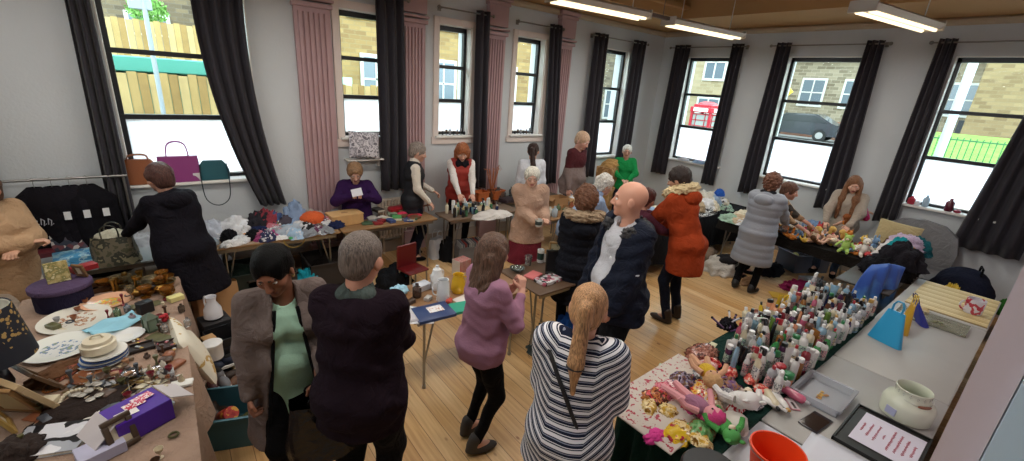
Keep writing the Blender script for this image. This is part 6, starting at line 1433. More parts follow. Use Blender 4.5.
# clothes mountain under the window
cl = [(205, 212, .34, .3, .14, '#b6bcc8', 'pale blue grey quilted blouse, left end of the clothes heap', 'blouse'), (226, 206, .40, .28, .15, '#d8dade', 'white puffed anorak at the back left of the heap', 'anorak'), (216, 226, .34, .22, .07, '#dfe0e4', 'white crumpled shirt near the table edge', 'shirt'), (240, 222, .30, .2, .10, '#c8c2cc', 'pale lilac top in the middle of the heap', 'top'),
      (250, 200, .34, .26, .16, '#2c2a30', 'charcoal cardigan on top of the heap below the swept curtain', 'cardigan'), (258, 208, .3, .24, .16, '#8a3a44', 'dusty red jumper next to the charcoal cardigan', 'jumper'), (252, 214, .22, .18, .10, '#c08a84', 'salmon pink top in front of the dusty red jumper', 'top'), (232, 236, .2, .1, .05, '#d8d8d8', 'white glove pair near the orange pouch', 'gloves'),
      (279, 197, .26, .22, .22, '#8ea4c4', 'light blue denim jacket piled highest beside the curtain', 'denim jacket'), (272, 214, .22, .2, .16, '#4a5e8a', 'mid blue denim skirt below the light blue jacket', 'denim skirt'), (290, 212, .42, .26, .14, '#4c4650', 'dark grey patterned scarf across the middle', 'scarf'), (294, 224, .4, .2, .09, '#aab4c0', 'pale grey blue fleece at the front by the green strap', 'fleece'),
      (302, 206, .4, .3, .13, '#a8a098', 'stone coloured fleece behind the orange hat', 'fleece'), (325, 201, .3, .22, .11, '#8c8c90', 'grey striped jersey behind the wooden box', 'jersey'), (338, 202, .26, .2, .11, '#3a3836', 'black jersey behind the wooden box', 'jersey'), (268, 229, .24, .16, .07, '#a04878', 'magenta scarf near the table edge', 'scarf'), (206, 236, .2, .16, .06, '#9aa6b0', 'silver grey vest at the left table end', 'vest'), (285, 236, .2, .08, .03, '#e4e4e4', 'white folded hankie at the edge beside the green strap', 'handkerchief')]
for i, (x, y, w, d, h, c, nm, k) in enumerate(cl):
    h *= 1.25
    q = at(x, y+7, .76); garment(nm, (q[0], min(max(q[1], -.93), -.5), ZT+(.03 if i in (4, 5, 8) else 0)), w, d, h, fab(c, .22), 100+i, J(-.5, .5), name=k.replace(' ', '_'))
slab('flat orange leather pouch at the table edge', P3(249, 236), .14, .09, .035, mat('#d8902c', .6), .4, name='pouch', ch=.015); q = at(233, 220, .8)
mb = MB(); mb.ell((0, 0, .05), (.14, .13, .085), disp=lambda v: .06*abs(math.sin(9*v.x+6*v.z)), seg=28, rings=14); mb.v = [(a, b, max(c, 0)) for a, b, c in mb.v]; mb.tube([(.13*math.cos(t_*.5), .12*math.sin(t_*.5), .02) for t_ in range(12)], .02, 6, closed=True); single('knitted_hat', mb, [mat('#cf5a28', .9, bump=.8, scale=60)], 'bright orange knitted hat beside the pale wooden box', 'hat', (P3(313, 226)[0], P3(313, 226)[1], ZT+.05), smooth=180)
slab('green strap rolled on the table edge below the orange hat', P3(298, 238), .2, .05, .03, mat('#2f9a50', .6), .15, name='belt', ch=.012)
mb = MB(); mb.tube([(.11*math.sin(t_), -.02, -.10+.10*math.cos(t_)) for t_ in np.linspace(-1.7, 1.7, 14)][::1], .005, 6); q = at(298, 243, .74); mb.v = [(a, b, -c-.16) for a, b, c in mb.v]; single('cord_loop', mb, [mat('#a08a40', .6)], 'brown cord handle hanging from the table edge below the green strap', 'strap', (q[0], -.995, ZT+.06))
t = thing('wooden_box', 'pale wooden box with a slot in the lid in front of the purple cardigan person', 'box', P3(345, 223), .08)
mb = MB(); mb.box((0, 0, .065), (.40, .24, .13), ch=.004); part('carcass', mb, [mat('#c79c68', .5, var=.1, vscale=12)], t, smooth=0); mb = MB(); mb.box((0, 0, .136), (.41, .25, .012), ch=.003); part('lid', mb, [mat('#d0a874', .5, var=.1, vscale=12)], t, smooth=0); mb = MB(); mb.box((0, 0, .1425), (.09, .02, .002)); part('slot', mb, [mat('#8a5a38', .6)], t, smooth=0)
bk = [(372, 219, '#b9b4ac', 'cream'), (368, 212, '#3a4a40', 'dark green'), (378, 211, '#4a4440', 'charcoal'), (384, 219, '#d4d0c6', 'white'), (393, 216, '#98a890', 'sage'), (397, 219, '#5aa060', 'light green'), (388, 206, '#b0a490', 'buff'), (402, 212, '#7a6a4a', 'olive brown'), (362, 214, '#6a5a50', 'brown')]
for i, (x, y, c, n_) in enumerate(bk): book(n_+' covered paperback lying left of the red suitcase', P3(x, y), .12, .17, .025+.006*(i % 3), c, J(-.5, .5), group=None)
slab('red vanity case lying at the back of the book table', P3(398, 211), .27, .14, .07, mat('#a8232e', .4), .05, name='vanity_case', ch=.015); slab('crimson tray at the right end of the book table', P3(414, 216), .2, .12, .02, mat('#b83040', .5), .1, name='tray')
garment('pink gauze scarf on the crimson tray', (*at(402, 213, .76)[:2], ZT), .14, .1, .05, fab('#c83a5a'), 131, name='scarf'); slab('yellow and green seed packet on the crimson tray', (*at(415, 210, .76)[:2], ZT+.021), .09, .07, .04, blotch(['#c9c040', '#5a8a3c', '#d8d890'], 30, .6), .5, name='seed_packet')
slab('white greeting card held over the wooden box by the purple cardigan', tuple(purple.L(purple.wrL+np.array([.05, .08, .02]))), .13, .004, .1, mat('#d4d4dc', .6), 0, name='card_sheet', cat='card', rot=(.5, .2, purple.root.rotation_euler[2]))
# radiator, pillow against the window
mb = MB(); c0 = ony(392, 210, -.17)
for k in range(9): mb.box((c0[0]-.2+.05*k, -.18, .55), (.036, .07, .62), ch=.012)
mb.box((c0[0], -.18, .84), (.44, .05, .04), ch=.01); mb.box((c0[0], -.18, .27), (.44, .05, .04), ch=.01); mb.box((c0[0]-.15, -.18, .13), (.03, .05, .26)); mb.box((c0[0]+.15, -.18, .13), (.03, .05, .26))
single('radiator', mb, [mat('#cfc2b4', .5)], 'cream column radiator below the narrow window beside the gilet person', 'radiator', (0, 0, 0))
q = ony(364, 146, -.2); cushion('silver grey mottled cushion propped below the narrow window', (q[0]-.02, -.27, 1.66), .42, .36, .11, blotch(['#b8b4ba', '#8c888f', '#d0ccd0', '#6e6a72'], 16, .7), (PI/2-.2, .08, 0))
mb = MB(); mb.box((q[0], -.2, 1.455), (.5, .16, .02), ch=.004); mb.box((q[0]-.2, -.17, 1.40), (.02, .09, .1)); mb.box((q[0]+.2, -.17, 1.40), (.02, .09, .1)); single('bracket_shelf', mb, [white_m], 'small white shelf carrying the mottled cushion', 'shelf')
for sx, k in ((-5.5, 1), (-4.08, 2)):
    for i in range(7): vase('small dark ornament in the row on the '+['', 'middle', 'third'][k]+' narrow window sill', (sx+.06+.065*i, -.12, 1.762), .06+.02*(i % 3), .018, ['#2c2a2c', '#5a4a44', '#8a8a90'][i % 3], k=i % 4, name='ornament', group='sill ornaments '+['', 'middle', 'third'][k])
# under the wall tables
for px, py, w, h, c, nm in [(232, 250, .8, .38, '#16221c', 'dark green crate under the clothes table, left'), (270, 262, .5, .30, '#2a2522', 'dark brown crate under the clothes table, middle'), (330, 250, .6, .34, '#241e1c', 'dark box under the book table')]:
    q = at(px, py+20, .1); openbox(nm, (q[0], -.72, 0), w, .5, h, mat(c, .7), 0, name='storage_crate', cat='crate', handles=True); garment('dark cloth bundle in the '+nm[:16].strip()+' '+['left', 'middle', 'right'][[232, 270, 330].index(px)]+' crate under the tables', (q[0], -.72, .02), w*.8, .4, h*1.05, fab(c), px)
q = at(226, 292, 0); slab('white polystyrene block on the floor behind the pale green dress person', (q[0]-.15, q[1]+.2, .27), .52, .28, .12, mat('#c9ccd4', .8), .15, name='polystyrene_block', ch=.03); slab('brown cardboard box under the white polystyrene block', (q[0]-.15, q[1]+.2, 0), .54, .34, .268, mat('#8a6848', .8), .15, name='cardboard_box')
q = at(307, 290, 0); garment('turquoise fleece in the open box behind the pale green dress', (q[0]+.02, q[1], .1), .3, .24, .18, fab('#1a8a9c'), 150, name='fleece'); openbox('open white shoe box holding the turquoise fleece', (q[0]-.05, q[1]+.05, 0), .38, .28, .16, mat('#b4a8a4', .7), .6, flaps=.14, lining=mat('#c4b8b0', .8))
q = at(245, 303, 0); vase('clear glass jar on the floor behind the pale green dress', (q[0], q[1], 0), .2, .09, m=clear_mat('#d0d8dc', .4, .05, .2, '#6a7278'), k=2, name='glass_jar'); garment('floral pink cloth beside the glass jar', (q[0]+.2, q[1]+.05, 0), .22, .2, .25, blotch(['#a05a50', '#c88a7a', '#7a3a34'], 20, .9), 155, name='cloth')
q = at(395, 285, 0); garment('black rucksack heap on the floor beside the red chair back', (q[0], q[1], 0), .42, .32, .28, fab('#16181c'), 160, name='rucksack', cat='bag'); garment('petrol blue scarf on the black rucksack heap', (q[0]+.12, q[1]-.02, .15), .2, .18, .13, fab('#1a4a5a'), 161, name='scarf')
q = at(413, 288, 0); t = thing('child_chair', 'small red plastic chair between the rucksack and the white plastic bag', 'chair', (q[0], q[1], 0), .2)
mb = MB(); mb.box((0, .13, .42), (.3, .025, .3), ch=.02); part('backrest', mb, [mat('#5c0a0e', .4)], t); mb = MB(); mb.box((0, 0, .27), (.3, .28, .03), ch=.01); part('seat', mb, [mat('#5c0a0e', .4)], t)
for a in (-1, 1):
    for b in (-1, 1): mb = MB(); mb.cyl((a*.13, b*.12, 0), (a*.125, b*.115, .27), .012, seg=8); part('leg', mb, [steel], t)
carrier('white plastic carrier bag on the floor under the bottle table', (*at(437, 256, 0)[:2], 0), .3, .3, .2, mat('#c9ccd2', .5, bump=.4, scale=20), .3, seed=12); garment('black bag beside the white plastic carrier under the table', (*at(448, 258, 0)[:2], 0), .25, .3, .34, fab('#141416'), 163, name='bag', cat='bag')
q = at(474, 262, 0); openbox('crate of magazines under the bottle table', (q[0], q[1]+.1, 0), .5, .36, .28, mat('#6a6a6c', .6), -.2, name='magazine_crate', cat='crate', handles=True)
for i in range(10): book('magazine standing in the crate under the bottle table', (q[0]-.2+.04*i, q[1]+.1, .012), .012, .24, .3, ['#b8b4b0', '#7a7a80', '#a03a34', '#3a4450', '#c8c4c0'][i % 5], -.2, group='magazines in the crate', name='magazine', cat='magazine')
q = at(461, 282, 0); slab('red and black striped box standing behind the yellow jug', (q[0], q[1], 0), .2, .16, .34, blotch(['#a82a26', '#1a1a1c', '#c8443c', '#c8c0b8'], 14, .5, 'wave'), .2, name='striped_box')
# bottle table
for i in range(34):
    l = (J(-5.82, -5.0), J(-1.1, -.78), ZT); c = ['#1f2a4c', '#3c6a4c', '#c8ccd0', '#7a9aa8', '#16181c', '#8aa890', '#d8d0b8'][i % 7]; n_ = ['navy', 'green', 'clear grey', 'pale blue', 'black', 'sage', 'cream'][i % 7]
    bottle('%s bottle in the cluster before the red body warmer' % n_, l, ['round', 'flat', 'jar', 'spray'][i % 4], J(.022, .034), J(.10, .2), c, ['#e0e0e0', '#202020', '#b0a070'][i % 3], group=n_+' bottles before the red body warmer')
garment('white lace tablecloth heaped at the right end of the bottle table', (*at(492, 214, .76)[:2], ZT), .55, .3, .08, fab('#d8d2cc', .06), 170, name='lace_cloth', cat='cloth'); garment('cream napkin on the lace tablecloth', (*at(482, 209, .78)[:2], ZT+.05), .24, .14, .05, fab('#c9b89a'), 171, name='napkin')
t = thing('easel_stand', 'small brown wooden easel at the left end of the bottle table', 'easel', P3(425, 212), .2); 
for a in (-.07, .07): mb = MB(); mb.tube([(a, 0, 0), (0, 0, .3)], .007, 6); part('leg', mb, [mat('#6a3f24', .6)], t)
mb = MB(); mb.tube([(0, .12, 0), (0, 0, .28)], .007, 6); part('back_leg', mb, [mat('#6a3f24', .6)], t); mb = MB(); mb.box((0, -.01, .1), (.2, .02, .02)); part('ledge', mb, [mat('#6a3f24', .6)], t)
for x, y, nm in [(470, 186, 'left'), (492, 187, 'right')]:
    l = at(x, y+9, .74); o = openbox('orange woven basket on the far table, '+nm+' of the two', (l[0], min(l[1], -.4), ZT), .22, .17, .15, mat('#b8602c', .7, bump=1., scale=60), .1, name='basket', taper=.12, handles=True)
mb = MB(); bx = at(486, 196, .74)
for k in range(9): a = k*.7; mb.tube([(0, 0, .1), (.05*math.cos(a), .05*math.sin(a), .3), (.1*math.cos(a), .10*math.sin(a), .42+.02*k), (.16*math.cos(a+.3), .14*math.sin(a+.3), .5)], [.008, .007, .006, .003], 6)
t = thing('dried_branches', 'vase of orange dried branches beside the orange baskets', 'dried flowers', (bx[0], max(min(bx[1], -.4), -.66), ZT)); part('branches', mb, [mat('#b06a44', .8)], t); mb = MB(); mb.lathe([(0, 0), (.04, 0), (.06, .08), (.035, .15), (.04, .17), (.03, .15), (0, .05)], 18); part('vase', mb, [gloss('#5a3a2a')], t)
for i in range(12):
    px, py = 497+rnd.random()*42, 193+rnd.random()*12; l = at(px, py, .74); l = (max(l[0], -4.55), min(max(l[1], -.68), -.34), ZT); vase('clear glass jar with a lid on the table by the white shirt person', l, J(.14, .22), J(.04, .06), m=clear_mat('#dfe6e8', .4, .05, .18, '#9aa4a8'), k=2, name='glass_jar', group='glass jars by the white shirt person')
slab('purple and black cake box on the far table beside the beige jumper', (*at(508, 208, .76)[:2], ZT), .3, .2, .05, mat('#2c2430', .5), .1, name='cake_box') if 0 else None
for i, (x, y, c, n_) in enumerate([(506, 208, '#33262c', 'dark'), (522, 200, '#c9b8a0', 'cream')]):
    l = at(x, y, .74); l = (max(min(l[0], -3.5), -4.5), max(min(l[1], -.38), -.66), ZT); slab(n_+' flat cake box on the table by the white shirt person', l, .26, .18, .06, mat(c, .6), .2, name='cake_box')

xtra = [('navy', '#20284a'), ('plum', '#5a2a48'), ('ash grey', '#8c9096'), ('off white', '#cfd0d2'), ('sky blue', '#9ab4cc'), ('black', '#141418'), ('rose', '#b8707c'), ('khaki', '#7a7454')]
for i in range(34):
    c = xtra[(i*3) % 8]; k = ['sock', 'vest', 'glove', 'sleeve', 'hem'][i//8]; x = -8.5+2.15*rnd.random(); y = J(-.92, -.5)
    if x > -7.25: x = -7.3-rnd.random()*.8
    garment('%s %s showing low in the clothes heap under the swept curtain' % (c[0], {'sock': 'woollen sock', 'vest': 'vest', 'glove': 'knitted glove', 'sleeve': 'shirt', 'hem': 'skirt'}[k]), (x, y, ZT), J(.16, .3), J(.12, .2), J(.05, .12), fab(c[1], .25) if i % 3 else blotch([c[1], c[1], '#c8c8cc'], 26, .9, 'noise', i), 700+i, J(0, 3))
for i in range(18):
    c = [('grey', '#6a6c70'), ('brown', '#6a4a34'), ('cream', '#c8c0a8'), ('green', '#3c5a44'), ('blue', '#3a4a7a'), ('red', '#8a2c30')][i % 6]
    slab('%s %s lying between the wooden box and the crimson tray' % (c[0], ['notebook', 'video case', 'card pack'][i//6]), (J(-6.95, -6.2), J(-.95, -.68), ZT), J(.08, .15), J(.08, .13), J(.015, .04), mat(c[1], .5), J(0, 3), name=['notebook', 'video_case', 'card_pack'][i//6])
# ================================================================ MIDDLE TABLES
def paint(c, n=0): return mat(c, .6)
t = pot('tall white enamel coffee pot beside the yellow jug', P3(443, 300), [(.055, 0), (.06, .01), (.052, .17), (.045, .19), (.048, .20)], '#dfe2e6', 'coffee_pot', rz=2.9, spout=False)
t = pot('white china teapot with a white pattern behind the coffee pot', P3(437, 289), [(.045, 0), (.06, .03), (.055, .15), (.04, .19)], '#e2e4e6', 'teapot', rz=.4, spout=True, lid=True)
t = pot('yellow glazed jug behind the white coffee pot', P3(458, 292), [(.05, 0), (.068, .04), (.06, .12), (.045, .16), (.052, .18)], '#d8ac2c', 'jug', rz=-.6)
q = P3(433, 314); slab('navy ring binder with a white label on the middle table', q, .32, .24, .03, mat('#2c3f6c', .4), -.08, name='ring_binder'); slab('printed white label sheet on the navy ring binder', (q[0]+.03, q[1]+.02, ZT+.031), .13, .10, .002, blotch(['#e8e6e6', '#e8e6e6', '#c8a090'], 50, .6), -.08, name='sheet_label', cat='paper')
paper('white printed leaflet in front of the navy ring binder', P3(419, 319), .24, .16, mat('#d8dadd', .6), -.5); paper('second white leaflet left of the navy ring binder', (P3(404, 312)[0], P3(404, 312)[1], ZT), .22, .15, blotch(['#dcdcdc', '#dcdcdc', '#b0b4bc'], 40, .6), .7)
book('sea green hardback at the right of the middle table', P3(459, 309), .17, .22, .02, '#2f9a80', 1.4); paper('pale tissue sheet behind the sea green hardback', P3(462, 299), .16, .1, mat('#dcd4d0', .7), .2)
garment('pale blue face mask pack on the wooden dish, left of the middle table', (*P3(399, 295)[:2], ZT+.03), .16, .12, .06, mat('#9cc8dc', .6), 180, name='face_mask_pack', cat='masks'); bowl('round brown wooden dish under the face mask pack', P3(401, 300), .10, .045, m=mat('#8a6038', .5), name='wooden_dish')
slab('clear and white boxed ornament behind the small candle lantern', P3(422, 289), .14, .10, .06, mat('#c9ccd4', .3), .2, name='boxed_ornament'); vase('small glass candle lantern with a dark top, middle of the table', P3(417, 297), .13, .04, m=clear_mat('#c8b8b0', .4, .05, .4, '#5a4a44'), k=2, name='candle_lantern')
slab('wooden tray under the leaflets on the middle table', P3(405, 306), .3, .24, .015, mat('#9a7450', .5), .3, name='tray') if 0 else None
for i, (x, y, c, n_) in enumerate([(394, 303, '#d8d0c0', 'cream'), (411, 303, '#4a3a30', 'dark brown'), (428, 300, '#b8b4b0', 'pale grey'), (449, 303, '#c04a3c', 'red')]): slab(n_+' little card box between the leaflets and the pots', P3(x, y), .07, .05, .035, mat(c, .6), .3*i, name='card_box')
w_ = at(404, 316, 1.05); paper('white folded programme held by the dark aubergine jumper person', (w_[0], w_[1], 1.09), .15, .2, mat('#d8d8dc', .6), 0, rot=(.6, .3, .4), name='programme')
# side table next to it
def floralbox(label, loc, rz): return slab(label, loc, .26, .16, .035, blotch(['#c8c4c8', '#1e1e22', '#b0566a', '#d8d8d8'], 34, .4, 'voronoi'), rz, name='patterned_box')
floralbox('pink and black patterned gift box on the side table edge', P3(548, 281), .1); slab('coral pink folded napkin pack beside the patterned gift box', P3(533, 276), .18, .12, .02, mat('#c86a6a', .6), .3, name='napkin_pack'); bowl('silver glass dish on the side table behind the raised hands', P3(517, 271), .08, .04, m=clear_mat('#d0d8d8', .4, .05, .2, '#8a9490'), name='glass_dish')
frame('black framed mirror standing on the side table', P3(556, 274), .24, .26, '#15140f', mat('#15161a', .3), rz=facing(-5.7, -3.0, 0)+.2, lean=.15)
l = P3(571, 277); frame('gilt framed landscape standing at the back of the side table', (l[0]+.02, l[1]+.22, ZT), .24, .30, '#8a6a3a', blotch(['#8c9478', '#b0a888', '#5c6a54'], 14, .5), rz=facing(-5.7, -3, 0), lean=.12)
l = P3(540, 262); mug('tall white takeaway cup with a green and black band on the side table', l, .038, .15, '#d8dad8', handle=False, name='takeaway_cup', band='#1f3a34'); mb = MB(); mb.lathe([(0, 0), (.03, 0), (.04, .11), (.036, .11), (.028, .01), (0, .01)], 18); single('glass_tumbler', mb, [clear_mat('#e8ecec', .3, .05, .1)], 'clear glass tumbler beside the takeaway cup', 'glass', P3(528, 265))
mug('small white mug behind the black framed mirror', (-5.68, -2.9, ZT), .035, .08, '#d0d4d4'); garment('yellow and green silk flower bunch behind the mirror', (*P3(572, 276)[:2], ZT), .12, .1, .09, blotch(['#d8cc2c', '#4a8a3c', '#e8e060'], 26, .7), 190, name='silk_flowers', cat='flowers')
garment('bright blue scarf hanging behind the patterned gift box', (*at(567, 330, .1)[:2], 0), .3, .25, .3, fab('#1f4a8a'), 191, name='scarf'); garment('grey green bag on the floor under the side table', (*at(545, 350, .0)[:2], 0), .35, .3, .3, fab('#3c4444'), 192, name='bag', cat='bag')
w_ = beige.L(beige.wrR+beige.hdR*.08); mug('white mug with a dark print held by the beige roll-neck person', (w_.x, w_.y, w_.z-.03), .042, .09, '#cfd2ce', band='#3a4440')
# boxes table
for i, (x, y, w, d, h, c, nm) in enumerate([(548, 203, .30, .22, .16, '#9a744c', 'brown carton of cards at the back left of the boxes table'), (560, 214, .34, .2, .10, '#a88058', 'open brown carton at the front of the boxes table'), (572, 204, .24, .2, .12, '#b89468', 'pale carton in the middle of the boxes table'), (553, 196, .2, .16, .10, '#c8b8a0', 'cream carton behind the brown cartons'), (586, 208, .2, .18, .08, '#8a6844', 'low dark carton at the right of the boxes table')]):
    l = P3(x, y); openbox(nm, (min(max(l[0], -4.3), -3.4), min(max(l[1], -1.6), -1.22), ZT), w, d, h, mat(c, .8), .1*i, name='carton', flaps=.07)
for i in range(16):
    l = (J(-4.42, -3.32), J(-1.68, -1.16), ZT); c = ['#c8ccd0', '#8a4a2c', '#d8d4c8', '#5a6a4a', '#a8b4bc'][i % 5]; n_ = ['clear', 'brown', 'white', 'green', 'pale grey'][i % 5]; vase(n_+' glass jar among the cartons on the boxes table', l, J(.12, .2), J(.035, .05), c, k=2, name='jar', group=n_+' jars among the cartons')
for i, (x, z, c) in enumerate([(0, 0, '#a87a4a'), (.02, .42, '#b8905c'), (-.02, .80, '#9c7448')]):
    slab(['bottom', 'middle', 'top'][i]+' cardboard box of the tall stack in the corner by the bearded person', (-1.95+x, -.62, z), .52-.05*i, .42-.04*i, .41 if i == 0 else .37, blotch([c, c, '#c8a070', c], 5, .8), .1*i, name='cardboard_box')
slab('small white sign board on the corner box stack', (-1.98, -.86, .55), .12, .02, .12, mat('#d8d4cc', .6), 0, name='paper_notice', cat='notice') if 0 else None
garment('woven straw basket on top of the corner box stack', (-1.95, -.62, 1.175), .34, .28, .14, mat('#b89058', .9, bump=1., scale=50), 201, name='straw_basket', cat='basket')
mb = MB(); q = onx(655, 170, -.3)
slab('cream radiator shelf box between the green jumper person and the phone box window', (-.32, -.62, .9), .2, .3, .16, mat('#b8a888', .7), 0, name='shelf_box') if 0 else None
# clothes tables in the middle
nms = [('white', '#d4d4d6'), ('cream', '#cfc6b0'), ('black', '#17171b'), ('pale blue', '#8ea4bc'), ('denim blue', '#3e547c'), ('maroon', '#5c2430'), ('beige', '#b8a488'), ('grey', '#84868c'), ('mint', '#9cb8a4'), ('navy', '#1e2740'), ('pink', '#c88a94'), ('mustard', '#b08a34')]
kinds = ['shirt', 'jumper', 'skirt', 'scarf', 'blouse', 'cardigan']
def scatter(n, xr, yr, zone, seed0, wr=(.22, .42), hr=(.06, .13), cols=range(12), z=ZT, special=None):
    used = {}
    for i in range(n):
        c = list(cols)[rnd.randrange(len(list(cols)))]; k = kinds[rnd.randrange(6)]
        while (c, k) in used: c = list(cols)[rnd.randrange(len(list(cols)))]; k = kinds[rnd.randrange(6)]
        used[(c, k)] = 1; w = J(*wr)
        garment('%s %s in the heap %s' % (nms[c][0], k, zone), (J(*xr), J(*yr), z), w, w*J(.55, .85), J(*hr), fab(nms[c][1], .2) if i % 4 else blotch([nms[c][1], nms[c][1], '#4c4a50' if c in (0, 1, 3, 8) else '#b8b4b0'], 22, .9, 'noise', i), seed0+i, J(0, 3), name=k)
scatter(30, (-3.3, -1.1), (-2.6, -2.2), 'on the dark middle table', 300, cols=(0, 1, 0, 3, 7, 2, 6, 0, 8, 4), hr=(.07, .16))
garment('black and white printed throw at the front of the dark middle table', (-1.75, -2.55, ZT), .75, .36, .12, blotch(['#d8d8d8', '#1a1a1c', '#d0d0d0', '#2a2a2c'], 20, .9), 340, name='throw'); garment('big white laundry bag of clothes behind the rust coat', (-1.35, -2.35, ZT), .55, .4, .28, fab('#c4bfb4', .1), 341, name='laundry_bag', cat='bag'); garment('cobalt blue top poking from the laundry bag', (-1.05, -2.45, ZT+.2), .2, .14, .12, fab('#2c5ab0'), 342, name='top')
scatter(22, (-2.2, -.7), (-2.62, -2.2), 'stacked on the window end of the middle table', 900, cols=(0, 1, 0, 3, 6, 0, 2), hr=(.1, .2), z=ZT+.06)
drape('black floor-length cloth on the middle clothes table', -3.5, -.55, -2.75, -2.05, fab('#17181d', .1), (.6, .6, .6, .5), z=.733, seed=4)
# toy table
drape('dark cloth on the soft toy table', -1.9, -1.22, -5.35, -2.95, fab('#1d1a18', .1), (.14, .1, .14, .14), z=.733, seed=6)
scatter(14, (-1.8, -1.3), (-3.6, -3.05), 'at the far end of the soft toy table', 360, cols=(0, 1, 6, 7, 8, 3))
tc = [('#c87a2c', 'orange'), ('#d8c8b0', 'cream'), ('#7aa0c8', 'pale blue'), ('#a8c86a', 'lime'), ('#c84a6a', 'pink'), ('#8a5a34', 'brown'), ('#d8b44a', 'yellow'), ('#5a5a60', 'grey'), ('#b8383c', 'red'), ('#e0dcd4', 'white')]
for i in range(46):
    c, n_ = tc[i % 10]; k = ['bear', 'rabbit', 'doll'][(i//10) % 3]; y = -3.65-1.38*(i/46)+J(-.04, .04); x = J(-1.82, -1.32)
    z_ = ['beyond the grey quilted coat', 'beside the long haired person', 'at the near end by the blue dress'][0 if i < 15 else 1 if i < 31 else 2]
    toy('%s %s lying %s' % (n_, {'bear': 'teddy bear', 'rabbit': 'toy rabbit', 'doll': 'dressed doll'}[k], z_), (x, y, ZT+.02), J(.75, 1.1), c, c if k == 'doll' else None, ['#c8a050', '#5a3a20', '#2a1a14'][i % 3], J(0, 6), lie=J(-1.6, -.9) if i % 3 else 0, kind='doll' if k == 'doll' else k)
garment('pale blue folded baby blanket on the toy table', (*at(812, 228, .76)[:2], ZT+.03), .34, .24, .12, fab('#7894b8'), 371, name='baby_blanket', cat='blanket'); garment('mint green baby vest beside the pale blue blanket', (*at(797, 233, .76)[:2], ZT+.03), .2, .14, .08, fab('#9cc4a0'), 372, name='vest')
toy('bright pink doll held by the long haired person', (*at(868, 218, 1.0)[:2], .95), 1.1, '#d83a7a', '#d83a7a', '#e06a9a', 2.2, kind='doll', tilt=.5); toy('orange faced rag doll in front of the long haired person', (*at(843, 228, .85)[:2], .80), 1.2, '#d08a34', '#c87a2c', '#8a4a1c', 2.6, kind='doll')
t = thing('armchair', 'grey chair with a rounded back under the grass window sill', 'chair', (-.62, -5.12, 0), PI/2)
up = fab('#86878a', .06)
mb = MB(); M_ = rotm(PI/2, 0, 0); mb.prism([(-.42, .45), (.42, .45), (.46, .75), (.40, .98), (.24, 1.10), (0, 1.14), (-.24, 1.10), (-.40, .98), (-.46, .75)][::-1], -.05, .05, M=M_, off=(0, -.28, 0)); part('backrest', mb, [up], t, smooth=60)
mb = MB(); mb.box((0, 0, .42), (.8, .56, .12), ch=.03); part('seat', mb, [up], t)
for a_ in (-1, 1):
    for b_ in (-1, 1): mb = MB(); mb.cyl((a_*.34, b_*.22, 0), (a_*.34, b_*.22, .37), .02, seg=8); part('leg', mb, [mat('#3a3a3c', .5)], t)
cushion('beige square cushion propped between the long haired person and the rounded chair', (*at(895, 241, .9)[:2], .96), .48, .42, .12, fab('#ab9b74', .08), (1.05, .1, -1.3))
# chair with a pale back behind the dolls and sill goods
def sillgood(px, nm, col, h, r, k): q = onx(px, 212, -.16); vase(nm, (-.15, q[1], 1.293), h, r, col, k=k, name='sill_ornament', group=None)
sillgood(907, 'red and white box-shaped mug at the left of the sill by the grass window', '#b83a4a', .12, .045, 2); sillgood(922, 'pale blue plastic bottle on the sill by the grass window', '#a8c4d8', .17, .04, 2); sillgood(947, 'dark red and black canister on the sill by the grass window', '#5a2030', .18, .05, 2); sillgood(957, 'small crimson pot at the right of the sill by the grass window', '#8a2a3a', .05, .04, 2); sillgood(914, 'white pill bottle next to the pale blue plastic bottle', '#d8d8dc', .07, .035, 2)
for px, nm, c in [(680, 'crumpled white cloth on the phone box window sill', '#c8ccd4'), (696, 'pale blue cloth on the phone box window sill', '#8ea6c4')]: q = onx(px, 172, -.2); garment(nm, (-.17, q[1], 1.293), .1, .24, .06, fab(c), int(px), name='cloth', cat='cloth')
# blue dress mountain near the bottles
mb = MB()
def gown(u, v):
    a = at(842+50*u, 318-8*u, .50); b_ = at(874+34*u, 262+1*u, 1.0)
    f = math.sin(19*u+3*v)*.022*(1.1-v)+.012*math.sin(7*u+2)
    return (a[0]*(1-v)+b_[0]*v+f*.6, a[1]*(1-v)+b_[1]*v+f, .40*(1-v)+1.0*v+.16*math.sin(PI*v)-.10*abs(u-.4)*v+f*.3)
mb.grid(gown, 40, 18, thick=.01)
def blues():
    m, nt, b = node_mat('m_ombre_blue'); tc_ = nt.nodes.new('ShaderNodeTexCoord'); s_ = nt.nodes.new('ShaderNodeSeparateXYZ'); r = nt.nodes.new('ShaderNodeValToRGB'); n = nt.nodes.new('ShaderNodeTexNoise'); n.inputs['Scale'].default_value = 9; ad = nt.nodes.new('ShaderNodeMath'); ad.operation = 'MULTIPLY_ADD'; ad.inputs[1].default_value = .35
    nt.links.new(tc_.outputs['Object'], s_.inputs[0]); nt.links.new(tc_.outputs['Object'], n.inputs['Vector']); nt.links.new(n.outputs['Fac'], ad.inputs[0]); nt.links.new(s_.outputs[2], ad.inputs[2]); r.color_ramp.elements[0].position = .55; r.color_ramp.elements[0].color = (*lin(hx('#8fb0c4')), 1); r.color_ramp.elements[1].position = 1.15; r.color_ramp.elements[1].color = (*lin(hx('#1f4ca0')), 1); e = r.color_ramp.elements.new(.85); e.color = (*lin(hx('#4a86c8')), 1)
    nt.links.new(ad.outputs[0], r.inputs[0]); nt.links.new(r.outputs[0], b.inputs['Base Color']); b.inputs['Roughness'].default_value = .5; return m
table('folding table under the blue dress, between the toys and the bottles', -2.95, -1.95, -5.40, -4.90, mat('#3a3430', .5))
